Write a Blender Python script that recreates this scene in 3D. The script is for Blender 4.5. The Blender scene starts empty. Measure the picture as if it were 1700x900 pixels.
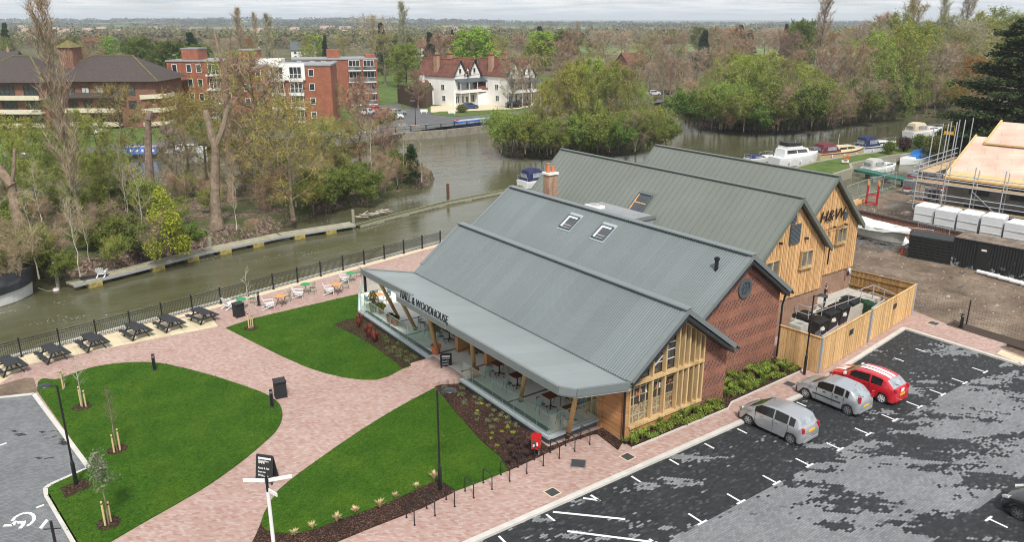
import bpy, bmesh, math, random
import numpy as np
from mathutils import Vector, Matrix
R_ = math.radians
sc = bpy.context.scene
COL = sc.collection
random.seed(7)

# ---------------- camera, sky, sun, exposure ----------------
F, CX, CY, HZ, H = 1302., 850., 450., 30., 20.
pit = math.atan((CY-HZ)/F)
YAW = R_(35.884)
fwd = Vector((math.sin(YAW)*math.cos(pit), math.cos(YAW)*math.cos(pit), -math.sin(pit)))
upv = Vector((math.sin(YAW)*math.sin(pit), math.cos(YAW)*math.sin(pit), math.cos(pit)))
rtv = Vector((math.cos(YAW), -math.sin(YAW), 0))
cd = bpy.data.cameras.new('camera'); cam = bpy.data.objects.new('camera', cd); COL.objects.link(cam)
cam.matrix_world = Matrix(((rtv.x, upv.x, -fwd.x, 0), (rtv.y, upv.y, -fwd.y, 0), (rtv.z, upv.z, -fwd.z, H), (0, 0, 0, 1)))
cd.sensor_width = 36; cd.sensor_fit = 'HORIZONTAL'; cd.lens = 36*F/1700; cd.clip_start = 0.5; cd.clip_end = 30000
sc.camera = cam

SUN_EL, SUN_AZ = R_(52), R_(205)      # azimuth clockwise from +Y: sun stands behind and left of the viewer
w = bpy.data.worlds.new('World'); sc.world = w; w.use_nodes = True
nt = w.node_tree; nt.nodes.clear()
def wn(t, **k):
    n = nt.nodes.new(t)
    for a, b in k.items(): setattr(n, a, b)
    return n
out = wn('ShaderNodeOutputWorld'); bg = wn('ShaderNodeBackground')
sky = wn('ShaderNodeTexSky', sky_type='NISHITA'); sky.sun_disc = False
sky.sun_elevation = SUN_EL; sky.sun_rotation = SUN_AZ; sky.air_density = 1.0; sky.dust_density = 2.0
tc = wn('ShaderNodeTexCoord'); sep = wn('ShaderNodeSeparateXYZ'); nt.links.new(tc.outputs['Generated'], sep.inputs[0])
# a flat cloud deck: direction projected on a plane overhead
mz = wn('ShaderNodeMath', operation='MAXIMUM'); nt.links.new(sep.outputs['Z'], mz.inputs[0]); mz.inputs[1].default_value = 0.0
ad = wn('ShaderNodeMath', operation='ADD'); nt.links.new(mz.outputs[0], ad.inputs[0]); ad.inputs[1].default_value = 0.035
dx = wn('ShaderNodeMath', operation='DIVIDE'); nt.links.new(sep.outputs['X'], dx.inputs[0]); nt.links.new(ad.outputs[0], dx.inputs[1])
dy = wn('ShaderNodeMath', operation='DIVIDE'); nt.links.new(sep.outputs['Y'], dy.inputs[0]); nt.links.new(ad.outputs[0], dy.inputs[1])
cb = wn('ShaderNodeCombineXYZ'); nt.links.new(dx.outputs[0], cb.inputs[0]); nt.links.new(dy.outputs[0], cb.inputs[1])
noi = wn('ShaderNodeTexNoise'); noi.inputs['Scale'].default_value = 0.35; noi.inputs['Detail'].default_value = 8; noi.inputs['Roughness'].default_value = .62
nt.links.new(cb.outputs[0], noi.inputs['Vector'])
cr = wn('ShaderNodeValToRGB'); cr.color_ramp.elements[0].position = .36; cr.color_ramp.elements[1].position = .52
nt.links.new(noi.outputs['Fac'], cr.inputs[0])
noi2 = wn('ShaderNodeTexNoise'); noi2.inputs['Scale'].default_value = 0.8; noi2.inputs['Detail'].default_value = 6
nt.links.new(cb.outputs[0], noi2.inputs['Vector'])
cr2 = wn('ShaderNodeValToRGB')
cr2.color_ramp.elements[0].position = .35; cr2.color_ramp.elements[0].color = (4.3, 4.75, 5.1, 1)
cr2.color_ramp.elements[1].position = .62; cr2.color_ramp.elements[1].color = (6.1, 6.1, 6.05, 1)
nt.links.new(noi2.outputs['Fac'], cr2.inputs[0])
mx = wn('ShaderNodeMix', data_type='RGBA')
mf = wn('ShaderNodeMapRange'); nt.links.new(cr.outputs[0], mf.inputs['Value']); mf.inputs['To Min'].default_value = .62; mf.inputs['To Max'].default_value = 1.0
nt.links.new(mf.outputs[0], mx.inputs['Factor'])
nt.links.new(sky.outputs[0], mx.inputs[6]); nt.links.new(cr2.outputs[0], mx.inputs[7])
nt.links.new(mx.outputs[2], bg.inputs['Color']); bg.inputs['Strength'].default_value = 0.1
nt.links.new(bg.outputs[0], out.inputs['Surface'])
w.cycles.sampling_method = 'AUTOMATIC'

sd = bpy.data.lights.new('sun', 'SUN'); sd.energy = 2.4; sd.angle = R_(8); sd.color = (1, .955, .9)
sun = bpy.data.objects.new('sun', sd); COL.objects.link(sun)
sdir = Vector((math.sin(SUN_AZ)*math.cos(SUN_EL), math.cos(SUN_AZ)*math.cos(SUN_EL), math.sin(SUN_EL)))
sun.rotation_euler = sdir.to_track_quat('Z', 'Y').to_euler()
sun.location = (0, -20, 60)
vs = sc.view_settings; vs.view_transform = 'Standard'; vs.look = 'None'; vs.exposure = 0.74; vs.gamma = 1; vs.use_curve_mapping = False
sc.cycles.max_bounces = 5; sc.cycles.transparent_max_bounces = 12; sc.cycles.volume_bounces = 0
sc.cycles.filter_width = 1.05; sc.cycles.use_adaptive_sampling = True; sc.cycles.use_denoising = True

# ---------------- measuring helpers ----------------
def ray(px, py): return fwd*F + rtv*(px-CX) + upv*(CY-py)
def G(px, py, z=0.):
    d = ray(px, py); t = (z-H)/d.z
    return Vector((d.x*t, d.y*t, z))
def proj(p):
    v = Vector(p)-Vector((0, 0, H)); ww = v.dot(fwd)
    return CX+F*v.dot(rtv)/ww, CY-F*v.dot(upv)/ww, ww
def hgt(px, py, top, z=0.):          # height above z of a thing whose foot is at (px,py) and whose top shows at row top
    g = G(px, py, z); lo, hi = 0., 80.
    for _ in range(40):
        m = (lo+hi)/2
        if proj((g.x, g.y, z+m))[1] > top: lo = m
        else: hi = m
    return lo
RZ = -YAW                            # turns local +x to the viewer's right, +y away

# ---------------- mesh builder ----------------
class MB:
    def __init__(s): s.v = []; s.f = []; s.m = []; s.mi = 0
    def mat(s, i): s.mi = i; return s
    def add(s, vs, fs):
        n = len(s.v); s.v += [tuple(p) for p in vs]
        for f in fs: s.f.append(tuple(n+i for i in f)); s.m.append(s.mi)
        return s
    def box(s, x0, x1, y0, y1, z0, z1):
        return s.add([(x0,y0,z0),(x1,y0,z0),(x1,y1,z0),(x0,y1,z0),(x0,y0,z1),(x1,y0,z1),(x1,y1,z1),(x0,y1,z1)],
                     [(0,3,2,1),(4,5,6,7),(0,1,5,4),(1,2,6,5),(2,3,7,6),(3,0,4,7)])
    def cbox(s, c, sx, sy, sz, rz=0, rx=0, ry=0):
        M = Matrix.Translation(c) @ Matrix.Rotation(rz,4,'Z') @ Matrix.Rotation(ry,4,'Y') @ Matrix.Rotation(rx,4,'X')
        P = [M @ Vector((a*sx/2, b*sy/2, d*sz/2)) for a,b,d in ((-1,-1,-1),(1,-1,-1),(1,1,-1),(-1,1,-1),(-1,-1,1),(1,-1,1),(1,1,1),(-1,1,1))]
        return s.add(P, [(0,3,2,1),(4,5,6,7),(0,1,5,4),(1,2,6,5),(2,3,7,6),(3,0,4,7)])
    def beam(s, a, b, wd, ht=None, up=(0,0,1)):      # rectangular bar from a to b
        a = Vector(a); b = Vector(b); d = (b-a)
        if d.length < 1e-6: return s
        d.normalize(); u = Vector(up)
        if abs(d.dot(u)) > .98: u = Vector((0,1,0))
        sx = d.cross(u).normalized(); uy = sx.cross(d); ht = ht or wd
        P = [p + sx*(i*wd/2) + uy*(j*ht/2) for p in (a,b) for i,j in ((-1,-1),(1,-1),(1,1),(-1,1))]
        return s.add(P, [(0,1,2,3),(7,6,5,4),(0,4,5,1),(1,5,6,2),(2,6,7,3),(3,7,4,0)])
    def tube(s, pts, r, n=6, cap=True):
        pts = [Vector(p) for p in pts]; k = len(pts)
        rs = r if isinstance(r, (list, tuple)) else [r]*k
        V = []
        for i, p in enumerate(pts):
            d = (pts[min(i+1,k-1)]-pts[max(i-1,0)]).normalized()
            u = Vector((0,0,1)) if abs(d.z) < .9 else Vector((1,0,0))
            a = d.cross(u).normalized(); b = a.cross(d)
            for j in range(n):
                t = 2*math.pi*j/n; V.append(p + (a*math.cos(t)+b*math.sin(t))*rs[i])
        Fc = [(i*n+j, i*n+(j+1)%n, (i+1)*n+(j+1)%n, (i+1)*n+j) for i in range(k-1) for j in range(n)]
        if cap: Fc += [tuple(range(n-1,-1,-1)), tuple(range((k-1)*n, k*n))]
        return s.add(V, Fc)
    def cyl(s, x, y, z0, z1, r, r2=None, n=16): return s.tube([(x,y,z0),(x,y,z1)], [r, r if r2 is None else r2], n)
    def lathe(s, prof, c=(0,0,0), n=20):
        V = []; k = len(prof)
        for r, z in prof:
            for j in range(n):
                t = 2*math.pi*j/n; V.append((c[0]+r*math.cos(t), c[1]+r*math.sin(t), c[2]+z))
        Fc = [(i*n+j, i*n+(j+1)%n, (i+1)*n+(j+1)%n, (i+1)*n+j) for i in range(k-1) for j in range(n)]
        if prof[0][0] > 1e-4: Fc.append(tuple(range(n-1,-1,-1)))
        if prof[-1][0] > 1e-4: Fc.append(tuple(range((k-1)*n, k*n)))
        return s.add(V, Fc)
    def prism(s, poly, z0, z1):
        n = len(poly); a = sum(poly[i][0]*poly[(i+1)%n][1]-poly[(i+1)%n][0]*poly[i][1] for i in range(n))
        if a < 0: poly = poly[::-1]
        V = [(p[0],p[1],z0) for p in poly]+[(p[0],p[1],z1) for p in poly]
        return s.add(V, [tuple(range(n-1,-1,-1)), tuple(range(n,2*n))]+[(i,(i+1)%n,n+(i+1)%n,n+i) for i in range(n)])
    def xz(s, poly, y0, y1):                          # polygon in x,z pulled along y
        n = len(poly); V = [(p[0],y0,p[1]) for p in poly]+[(p[0],y1,p[1]) for p in poly]
        a = sum(poly[i][0]*poly[(i+1)%n][1]-poly[(i+1)%n][0]*poly[i][1] for i in range(n))
        fs = [tuple(range(n)), tuple(range(2*n-1,n-1,-1))]+[(i,n+i,n+(i+1)%n,(i+1)%n) for i in range(n)]
        if a < 0: fs = [f[::-1] for f in fs]
        return s.add(V, fs)
    def yz(s, poly, x0, x1):
        n = len(poly); V = [(x0,p[0],p[1]) for p in poly]+[(x1,p[0],p[1]) for p in poly]
        a = sum(poly[i][0]*poly[(i+1)%n][1]-poly[(i+1)%n][0]*poly[i][1] for i in range(n))
        fs = [tuple(range(n-1,-1,-1)), tuple(range(n,2*n))]+[(i,(i+1)%n,n+(i+1)%n,n+i) for i in range(n)]
        if a < 0: fs = [f[::-1] for f in fs]
        return s.add(V, fs)
    def build(s, name, mats, parent=None, smooth=False, loc=None):
        if not s.v: return None
        me = bpy.data.meshes.new(name); me.from_pydata(s.v, [], s.f)
        if not isinstance(mats, (list, tuple)): mats = [mats]
        for m in mats: me.materials.append(M[m] if isinstance(m, str) else m)
        if len(mats) > 1: me.polygons.foreach_set('material_index', s.m)
        if smooth: me.polygons.foreach_set('use_smooth', [True]*len(s.f))
        me.update()
        o = bpy.data.objects.new(name, me); COL.objects.link(o)
        if parent is not None: o.parent = parent
        if loc is not None: o.location = loc
        return o
class NB(MB):
    """builder in world coordinates for the parts of a thing whose root stands unrotated at `off`"""
    def __init__(s, off): super().__init__(); s.off = Vector(off)
    def build(s, name, mats, parent=None, smooth=False, loc=None):
        ox, oy, oz = s.off; s.v = [(a-ox, b-oy, c-oz) for a,b,c in s.v]
        return super().build(name, mats, parent, smooth, loc)
def tag(o, label=None, cat=None, group=None, kind=None):
    if label: o['label'] = label
    if cat: o['category'] = cat
    if group: o['group'] = group
    if kind: o['kind'] = kind
    return o
def thing(name, loc, rz, label, cat, group=None):
    o = bpy.data.objects.new(name, None); COL.objects.link(o); o.location = loc; o.rotation_euler = (0,0,rz)
    o.empty_display_size = .2
    return tag(o, label, cat, group)
KIDS = {}
def kids(o): return [c for c in COL.objects if c.parent == o] if o.name not in KIDS else KIDS[o.name]
def dup(root, loc, rz=None, label=None, group=None, scale=None, cat=None):
    if root.name not in KIDS: KIDS[root.name] = [c for c in COL.objects if c.parent == root]
    r = root.copy(); COL.objects.link(r); r.location = loc
    if rz is not None: r.rotation_euler = (0,0,rz)
    if scale is not None: r.scale = scale if isinstance(scale, (tuple, list)) else (scale,)*3
    if label: r['label'] = label
    if group: r['group'] = group
    if cat: r['category'] = cat
    for ch in KIDS[root.name]:
        c = ch.copy(); COL.objects.link(c); c.parent = r
        if ch.name not in KIDS: KIDS[ch.name] = [g for g in COL.objects if g.parent == ch]
        for g in KIDS[ch.name]:
            d = g.copy(); COL.objects.link(d); d.parent = c
    return r
def text_mesh(txt, size, depth, name, mat, M4, parent, bold=0., shear=0.):
    cu = bpy.data.curves.new(name, 'FONT'); cu.body = txt; cu.size = size; cu.extrude = depth; cu.offset = bold; cu.shear = shear
    cu.resolution_u = 3
    to = bpy.data.objects.new(name+'_tmp', cu); COL.objects.link(to)
    dg = bpy.context.evaluated_depsgraph_get(); me = bpy.data.meshes.new_from_object(to.evaluated_get(dg))
    bpy.data.objects.remove(to); bpy.data.curves.remove(cu)
    me.transform(M4); me.materials.clear(); me.materials.append(M[mat])
    o = bpy.data.objects.new(name, me); COL.objects.link(o); o.parent = parent
    return o
ORD = ['first','second','third','fourth','fifth','sixth','seventh','eighth','ninth','tenth','eleventh','twelfth','thirteenth','fourteenth','fifteenth','sixteenth','seventeenth','eighteenth','nineteenth','twentieth']
def spline(pts, n=6):
    P = [Vector((p[0],p[1],0)) for p in pts]; k = len(P); o = []
    for i in range(k):
        a,b,c,d = P[i-1],P[i],P[(i+1)%k],P[(i+2)%k]
        for j in range(n):
            t = j/n
            q = .5*((2*b)+(c-a)*t+(2*a-5*b+4*c-d)*t*t+(3*b-a-3*c+d)*t**3); o.append((q.x,q.y))
    return o
def GP(L, z=0.): return [tuple(G(x,y,z)[:2]) for x,y in L]

# ---------------- materials ----------------
M = {}
class NT:
    def __init__(s, name):
        m = bpy.data.materials.new(name); m.use_nodes = True; s.m = m; s.t = m.node_tree
        s.b = s.t.nodes['Principled BSDF']; M[name] = m; s._co = None
    def n(s, t, **k):
        x = s.t.nodes.new(t)
        for a, b in k.items(): setattr(x, a, b)
        return x
    def l(s, a, b): s.t.links.new(a, b)
    def co(s, kind='Object'):
        return s.n('ShaderNodeTexCoord').outputs[kind]
    def pos(s): return s.n('ShaderNodeNewGeometry').outputs['Position']
    def noise(s, vec, scale, detail=3, rough=.5):
        x = s.n('ShaderNodeTexNoise'); x.inputs['Scale'].default_value = scale; x.inputs['Detail'].default_value = detail
        x.inputs['Roughness'].default_value = rough; s.l(vec, x.inputs['Vector']); return x.outputs['Fac']
    def ramp(s, fac, stops):
        x = s.n('ShaderNodeValToRGB'); e = x.color_ramp.elements
        while len(e) < len(stops): e.new(.5)
        for i, (p, c) in enumerate(stops): e[i].position = p; e[i].color = (c[0],c[1],c[2],1)
        s.l(fac, x.inputs[0]); return x.outputs[0]
    def mix(s, fac, a, b, bt='MIX'):
        x = s.n('ShaderNodeMix', data_type='RGBA', blend_type=bt)
        for v, i in ((fac,0),(a,6),(b,7)):
            if hasattr(v, 'links'): s.l(v, x.inputs[i])
            else: x.inputs[i].default_value = v if i == 0 else (v[0],v[1],v[2],1)
        return x.outputs[2]
    def math(s, op, a, b=None, c=None):
        x = s.n('ShaderNodeMath', operation=op)
        for i, v in enumerate((a,b,c)):
            if v is None: continue
            if hasattr(v, 'links'): s.l(v, x.inputs[i])
            else: x.inputs[i].default_value = v
        return x.outputs[0]
    def vm(s, op, a, b):
        x = s.n('ShaderNodeVectorMath', operation=op)
        for i, v in enumerate((a,b)):
            if hasattr(v, 'links'): s.l(v, x.inputs[i])
            else: x.inputs[i].default_value = v
        return x.outputs[0]
    def xyz(s, v):
        x = s.n('ShaderNodeSeparateXYZ'); s.l(v, x.inputs[0]); return x.outputs
    def comb(s, x_, y_, z_):
        x = s.n('ShaderNodeCombineXYZ')
        for i, v in enumerate((x_,y_,z_)):
            if hasattr(v, 'links'): s.l(v, x.inputs[i])
            else: x.inputs[i].default_value = v
        return x.outputs[0]
    def col(s, c):
        if hasattr(c, 'links'): s.l(c, s.b.inputs['Base Color'])
        else: s.b.inputs['Base Color'].default_value = (c[0],c[1],c[2],1)
    def set(s, rough=.7, metal=0., spec=.5, **k):
        for nm, v in (('Roughness',rough),('Metallic',metal),('Specular IOR Level',spec)):
            if hasattr(v, 'links'): s.l(v, s.b.inputs[nm])
            else: s.b.inputs[nm].default_value = v
        for a, v in k.items(): s.b.inputs[a.replace('_',' ')].default_value = v
    def bump(s, h, strength=.3, dist=.02):
        x = s.n('ShaderNodeBump'); x.inputs['Strength'].default_value = strength; x.inputs['Distance'].default_value = dist
        s.l(h, x.inputs['Height']); s.l(x.outputs[0], s.b.inputs['Normal'])
def simple(name, c, rough=.7, metal=0., var=.18, scale=3., bump=0., spec=.5, objvar=0., fine=0.):
    t = NT(name); v = t.co()
    f = t.noise(v, scale, 5, .6)
    lo = [max(0,x*(1-var)) for x in c]; hi = [min(1,x*(1+var)) for x in c]
    o = t.ramp(f, [(.3,lo),(.7,hi)])
    if objvar:
        oi = t.n('ShaderNodeObjectInfo').outputs['Random']
        o = t.mix(1.0, o, t.ramp(oi, [(0,(1-objvar,)*3),(1,(1+objvar,1+objvar*.9,1+objvar*.5))]), 'MULTIPLY')
    t.col(o); t.set(rough, metal, spec)
    if bump: t.bump(t.noise(v, fine or scale*6, 4), bump)
    return t

def pavers(name, stops, bw, bh, mortar, rot, zone=None, rough=.85):
    t = NT(name); p = t.pos()
    mp = t.n('ShaderNodeMapping'); mp.inputs['Rotation'].default_value = (0,0,rot); t.l(p, mp.inputs['Vector']); v = mp.outputs[0]
    s = t.xyz(v)
    row = t.math('FLOOR', t.math('DIVIDE', s[1], bh))
    xo = t.math('ADD', s[0], t.math('MULTIPLY', row, bw*.5))
    colm = t.math('FLOOR', t.math('DIVIDE', xo, bw))
    cell = t.comb(colm, row, 0.)
    wn_ = t.n('ShaderNodeTexWhiteNoise'); t.l(cell, wn_.inputs['Vector'])
    fx = t.math('FRACT', t.math('DIVIDE', xo, bw)); fy = t.math('FRACT', t.math('DIVIDE', s[1], bh))
    ex = t.math('MINIMUM', fx, t.math('SUBTRACT', 1., fx)); ey = t.math('MINIMUM', fy, t.math('SUBTRACT', 1., fy))
    jx = t.math('LESS_THAN', ex, mortar/bw); jy = t.math('LESS_THAN', ey, mortar/bh)
    joint = t.math('MAXIMUM', jx, jy)
    return t, p, s, cell, wn_.outputs['Value'], joint, row, colm

def make_mats():
    # pink herringbone paving
    t, p, s, cell, wv, joint, row, colm = pavers('pink_paving', None, .20, .10, .008, R_(45))
    c = t.ramp(wv, [(0,(.32,.195,.165)),(.25,(.38,.25,.215)),(.7,(.405,.285,.25)),(1,(.44,.35,.32))])
    big = t.ramp(t.noise(p, .22, 5, .6), [(.32,(.92,.90,.88)),(.68,(1.06,1.06,1.06))])
    c = t.mix(1., c, big, 'MULTIPLY'); st = t.ramp(t.noise(p, 1.6, 5, .65), [(.62,(1,1,1)),(.78,(.72,.6,.52))]); c = t.mix(.5, c, st, 'MULTIPLY')
    c = t.mix(t.math('MULTIPLY', joint, .5), c, (.34,.24,.2)); t.col(c); t.set(.9, 0, .3); t.bump(t.math('SUBTRACT', 1., joint), .3, .01)
    # dark / light damp block paving of the car park
    for nm, left in (('car_park_blocks', False), ('car_park_blocks_left', True)):
        t, p, s, cell, wv, joint, row, colm = pavers(nm, None, .21, .105, .006, 0. if not left else R_(18))
        q = t.comb(t.math('MULTIPLY', colm, .21), t.math('MULTIPLY', row, .105), 0.)
        # stretch and slant the patches
        mp = t.n('ShaderNodeMapping'); mp.inputs['Rotation'].default_value = (0,0,R_(-35)); mp.inputs['Scale'].default_value = (1.25,.8,1); t.l(q, mp.inputs['Vector'])
        n1 = t.noise(mp.outputs[0], .24, 5, .68); n2 = t.noise(q, .8, 5, .75)
        f = t.math('ADD', t.math('MULTIPLY', n1, .75), t.math('MULTIPLY', n2, .35)); f = t.math('ADD', f, t.math('MULTIPLY', t.math('SUBTRACT', wv, .5), .045))
        if not left:
            sw = t.xyz(p)
            z = t.math('MULTIPLY', t.math('LESS_THAN', sw[1], 17.95), t.math('GREATER_THAN', sw[1], 11.7))   # aisle
            thr = t.math('SUBTRACT', .612, t.math('MULTIPLY', z, .095))
        else: thr = .49
        dry = t.n('ShaderNodeMapRange'); t.l(t.math('SUBTRACT', f, thr), dry.inputs['Value']); dry.inputs['From Min'].default_value = -.004; dry.inputs['From Max'].default_value = .006
        k_ = .70 if left else .80; lightc = t.ramp(wv, [(0,(.205*k_,.215*k_,.225*k_)),(1,(.285*k_,.295*k_,.305*k_))]); darkc = t.ramp(wv, [(0,(.022,.024,.026)),(.85,(.036,.038,.041)),(1,(.07,.074,.078))])
        c = t.mix(dry.outputs[0], darkc, lightc)
        c = t.mix(t.math('MULTIPLY', joint, .55), c, (.035,.037,.04))
        c = t.mix(1., c, t.ramp(t.noise(p, .5, 4), [(.3,(.88,.88,.88)),(.7,(1.1,1.1,1.1))]), 'MULTIPLY')
        t.col(c); rr = t.n('ShaderNodeMapRange'); t.l(dry.outputs[0], rr.inputs['Value']); rr.inputs['To Min'].default_value = .62; rr.inputs['To Max'].default_value = .9
        t.set(rr.outputs[0], 0, .2); t.bump(t.math('SUBTRACT', 1., joint), .25, .01)
    # lawn
    t = NT('lawn_grass'); p = t.pos()
    mp = t.n('ShaderNodeMapping'); mp.inputs['Rotation'].default_value = (0,0,R_(30)); mp.inputs['Scale'].default_value = (1,3,1); t.l(p, mp.inputs['Vector'])
    f1 = t.noise(p, .45, 5, .6); f2 = t.noise(mp.outputs[0], 5., 5, .75); f3 = t.noise(p, 22., 3, .8)
    c = t.ramp(f2, [(.3,(.022,.066,.004)),(.5,(.044,.122,.008)),(.7,(.088,.178,.018))])
    c = t.mix(1., c, t.ramp(f1, [(.3,(.70,.80,.7)),(.5,(1,1,1)),(.72,(1.5,1.18,1.2))]), 'MULTIPLY')
    c = t.mix(1., c, t.ramp(f3, [(.3,(.55,.55,.5)),(.7,(1.5,1.4,1.3))]), 'MULTIPLY')
    t.col(c); t.set(.9, 0, .15); t.bump(t.math('ADD', f3, f2), .9, .06)
    t = NT('bank_grass'); p = t.pos(); f1 = t.noise(p, .35, 6, .7)
    c = t.ramp(f1, [(.3,(.05,.085,.018)),(.5,(.09,.14,.03)),(.66,(.13,.15,.05)),(.8,(.13,.10,.06))]); c = t.mix(1., c, t.ramp(t.noise(p,6.,4),[(.3,(.7,.7,.7)),(.7,(1.3,1.3,1.3))]),'MULTIPLY')
    t.col(c); t.set(.95,0,.2); t.bump(t.noise(p,9.,4), .6, .1)
    # mulch
    t = NT('bark_mulch'); p = t.pos(); v = t.n('ShaderNodeTexVoronoi'); v.inputs['Scale'].default_value = 22; t.l(p, v.inputs['Vector'])
    f = t.xyz(v.outputs['Color'])[0]
    c = t.ramp(f, [(0,(.014,.008,.006)),(.6,(.04,.022,.016)),(.88,(.09,.052,.036)),(1,(.16,.1,.075))]); c = t.mix(1., c, t.ramp(t.noise(p,.7,4),[(.3,(.75,.75,.75)),(.7,(1.4,1.25,1.2))]),'MULTIPLY')
    t.col(c); t.set(.95,0,.2); t.bump(v.outputs['Distance'], .8, .04)
    # leaf litter / woodland floor
    t = NT('leaf_litter'); p = t.pos(); v = t.n('ShaderNodeTexVoronoi'); v.inputs['Scale'].default_value = 5; t.l(p, v.inputs['Vector'])
    f = t.xyz(v.outputs['Color'])[0]; g = t.noise(p, .25, 5, .7)
    c = t.ramp(f, [(0,(.07,.048,.036)),(.6,(.15,.105,.082)),(1,(.29,.22,.17))]); c = t.mix(t.ramp(g, [(.44,(0,0,0)),(.56,(.85,.85,.85))]), c, (.06,.09,.022))
    t.col(c); t.set(.95,0,.2); t.bump(v.outputs['Distance'], .7, .15)
    # mud yard with puddles
    t = NT('mud_yard'); p = t.pos(); f = t.noise(p, .3, 8, .7); f2 = t.noise(p, 4., 6, .8)
    c = t.ramp(f, [(.3,(.060,.042,.028)),(.5,(.155,.112,.078)),(.7,(.26,.20,.15))]); c = t.mix(1., c, t.ramp(f2,[(.3,(.6,.6,.6)),(.7,(1.4,1.38,1.35))]),'MULTIPLY')
    mpp = t.n('ShaderNodeMapping'); mpp.inputs['Scale'].default_value = (.45,1.2,1); mpp.inputs['Rotation'].default_value=(0,0,.3); t.l(p, mpp.inputs['Vector'])
    pud = t.n('ShaderNodeMapRange'); t.l(t.noise(mpp.outputs[0], .42, 4, .55), pud.inputs['Value']); pud.inputs['From Min'].default_value=.635; pud.inputs['From Max'].default_value=.65
    c = t.mix(pud.outputs[0], c, (.10,.095,.085)); t.col(c)
    rr = t.n('ShaderNodeMapRange'); t.l(pud.outputs[0], rr.inputs['Value']); rr.inputs['To Min'].default_value=.9; rr.inputs['To Max'].default_value=.06; t.set(rr.outputs[0],0,.5)
    t.bump(f2, .3, .05)
    # far countryside
    t = NT('far_country'); p = t.pos(); v = t.n('ShaderNodeTexVoronoi'); v.inputs['Scale'].default_value = .0032; t.l(p, v.inputs['Vector'])
    f = t.xyz(v.outputs['Color'])[0]
    c = t.ramp(f, [(0,(.085,.075,.045)),(.4,(.115,.11,.055)),(.6,(.13,.18,.06)),(.8,(.14,.135,.07)),(.93,(.17,.24,.08)),(1,(.27,.24,.15))]); c = t.mix(1., c, t.ramp(t.noise(p,.03,6,.7),[(.3,(.6,.6,.6)),(.7,(1.3,1.3,1.3))]),'MULTIPLY')
    t.col(c); t.set(.95,0,.1)
    t = NT('asphalt'); p = t.pos(); c = t.ramp(t.noise(p, .5, 6, .7), [(.3,(.085,.085,.088)),(.7,(.15,.15,.155))]); t.col(c); t.set(.85,0,.3)
    # river
    t = NT('river_water'); p = t.pos()
    mp = t.n('ShaderNodeMapping'); mp.inputs['Rotation'].default_value = (0,0,R_(-14)); mp.inputs['Scale'].default_value = (.55,1.5,1); t.l(p, mp.inputs['Vector'])
    a = t.noise(mp.outputs[0], 1.6, 5, .62); b = t.noise(mp.outputs[0], .28, 4, .6)
    h = t.math('ADD', t.math('MULTIPLY', a, .6), t.math('MULTIPLY', b, 1.4))
    fo = t.noise(mp.outputs[0], .16, 3, .5); fl = t.noise(p, 5.5, 3, .6)
    fm = t.math('MULTIPLY', t.math('GREATER_THAN', fo, .57), t.math('GREATER_THAN', fl, .665))
    c = t.ramp(b, [(.3,(.072,.070,.034)),(.7,(.104,.102,.058))]); c = t.mix(fm, c, (.5,.5,.47)); t.col(c)
    rr = t.n('ShaderNodeMapRange'); t.l(fm, rr.inputs['Value']); rr.inputs['To Min'].default_value=.06; rr.inputs['To Max'].default_value=.7
    t.set(rr.outputs[0],0,.5); t.b.inputs['IOR'].default_value = 1.33; t.bump(h, .19, .2)
    # bricks
    def brick(nm, c1, c2, mort, bands=False, sc_=1.):
        t = NT(nm); p = t.pos(); s = t.xyz(p); u = t.math('ADD', s[0], s[1]); v = t.comb(u, s[2], 0.)
        b = t.n('ShaderNodeTexBrick'); t.l(v, b.inputs['Vector']); b.inputs['Scale'].default_value = 1.
        b.inputs['Brick Width'].default_value=.225*sc_; b.inputs['Row Height'].default_value=.075*sc_; b.inputs['Mortar Size'].default_value=.008*sc_
        b.inputs['Color1'].default_value=(*c1,1); b.inputs['Color2'].default_value=(*c2,1); b.inputs['Mortar'].default_value=(*mort,1); b.inputs['Bias'].default_value=.1
        c = b.outputs['Color']; c = t.mix(1., c, t.ramp(t.noise(p, .9, 5, .65), [(.3,(.78,.76,.76)),(.7,(1.18,1.15,1.12))]), 'MULTIPLY')
        h = t.math('SUBTRACT', 1., b.outputs['Fac'])
        if bands:
            bz = t.math('LESS_THAN', t.math('FRACT', t.math('DIVIDE', s[2], 1.05)), .56)
            r1 = t.math('FLOOR', t.math('DIVIDE', s[2], .075)); 
            cx_ = t.math('FLOOR', t.math('DIVIDE', t.math('ADD', u, t.math('MULTIPLY', t.math('MODULO', r1, 2.), .1125)), .1125))
            ck = t.math('LESS_THAN', t.math('MODULO', t.math('ADD', cx_, t.math('MULTIPLY', r1, 1.)), 3.), 1.)
            mk = t.math('MULTIPLY', bz, ck); c = t.mix(t.math('MULTIPLY', mk, .8), c, (.075,.05,.048))
            h = t.math('ADD', h, t.math('MULTIPLY', mk, -1.5))
        t.col(c); t.set(.9,0,.25); t.bump(h, .5, .015)
    brick('red_brick', (.33,.12,.068), (.22,.082,.052), (.30,.22,.18), True)
    brick('buff_brick', (.34,.19,.12), (.25,.14,.095), (.36,.30,.25))
    brick('flats_brick', (.33,.115,.065), (.27,.085,.05), (.36,.2,.14), sc_=1.)
    brick('brown_brick', (.27,.125,.085), (.20,.09,.062), (.28,.2,.16))
    brick('chimney_brick', (.42,.24,.13), (.30,.15,.09), (.5,.45,.4))
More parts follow.
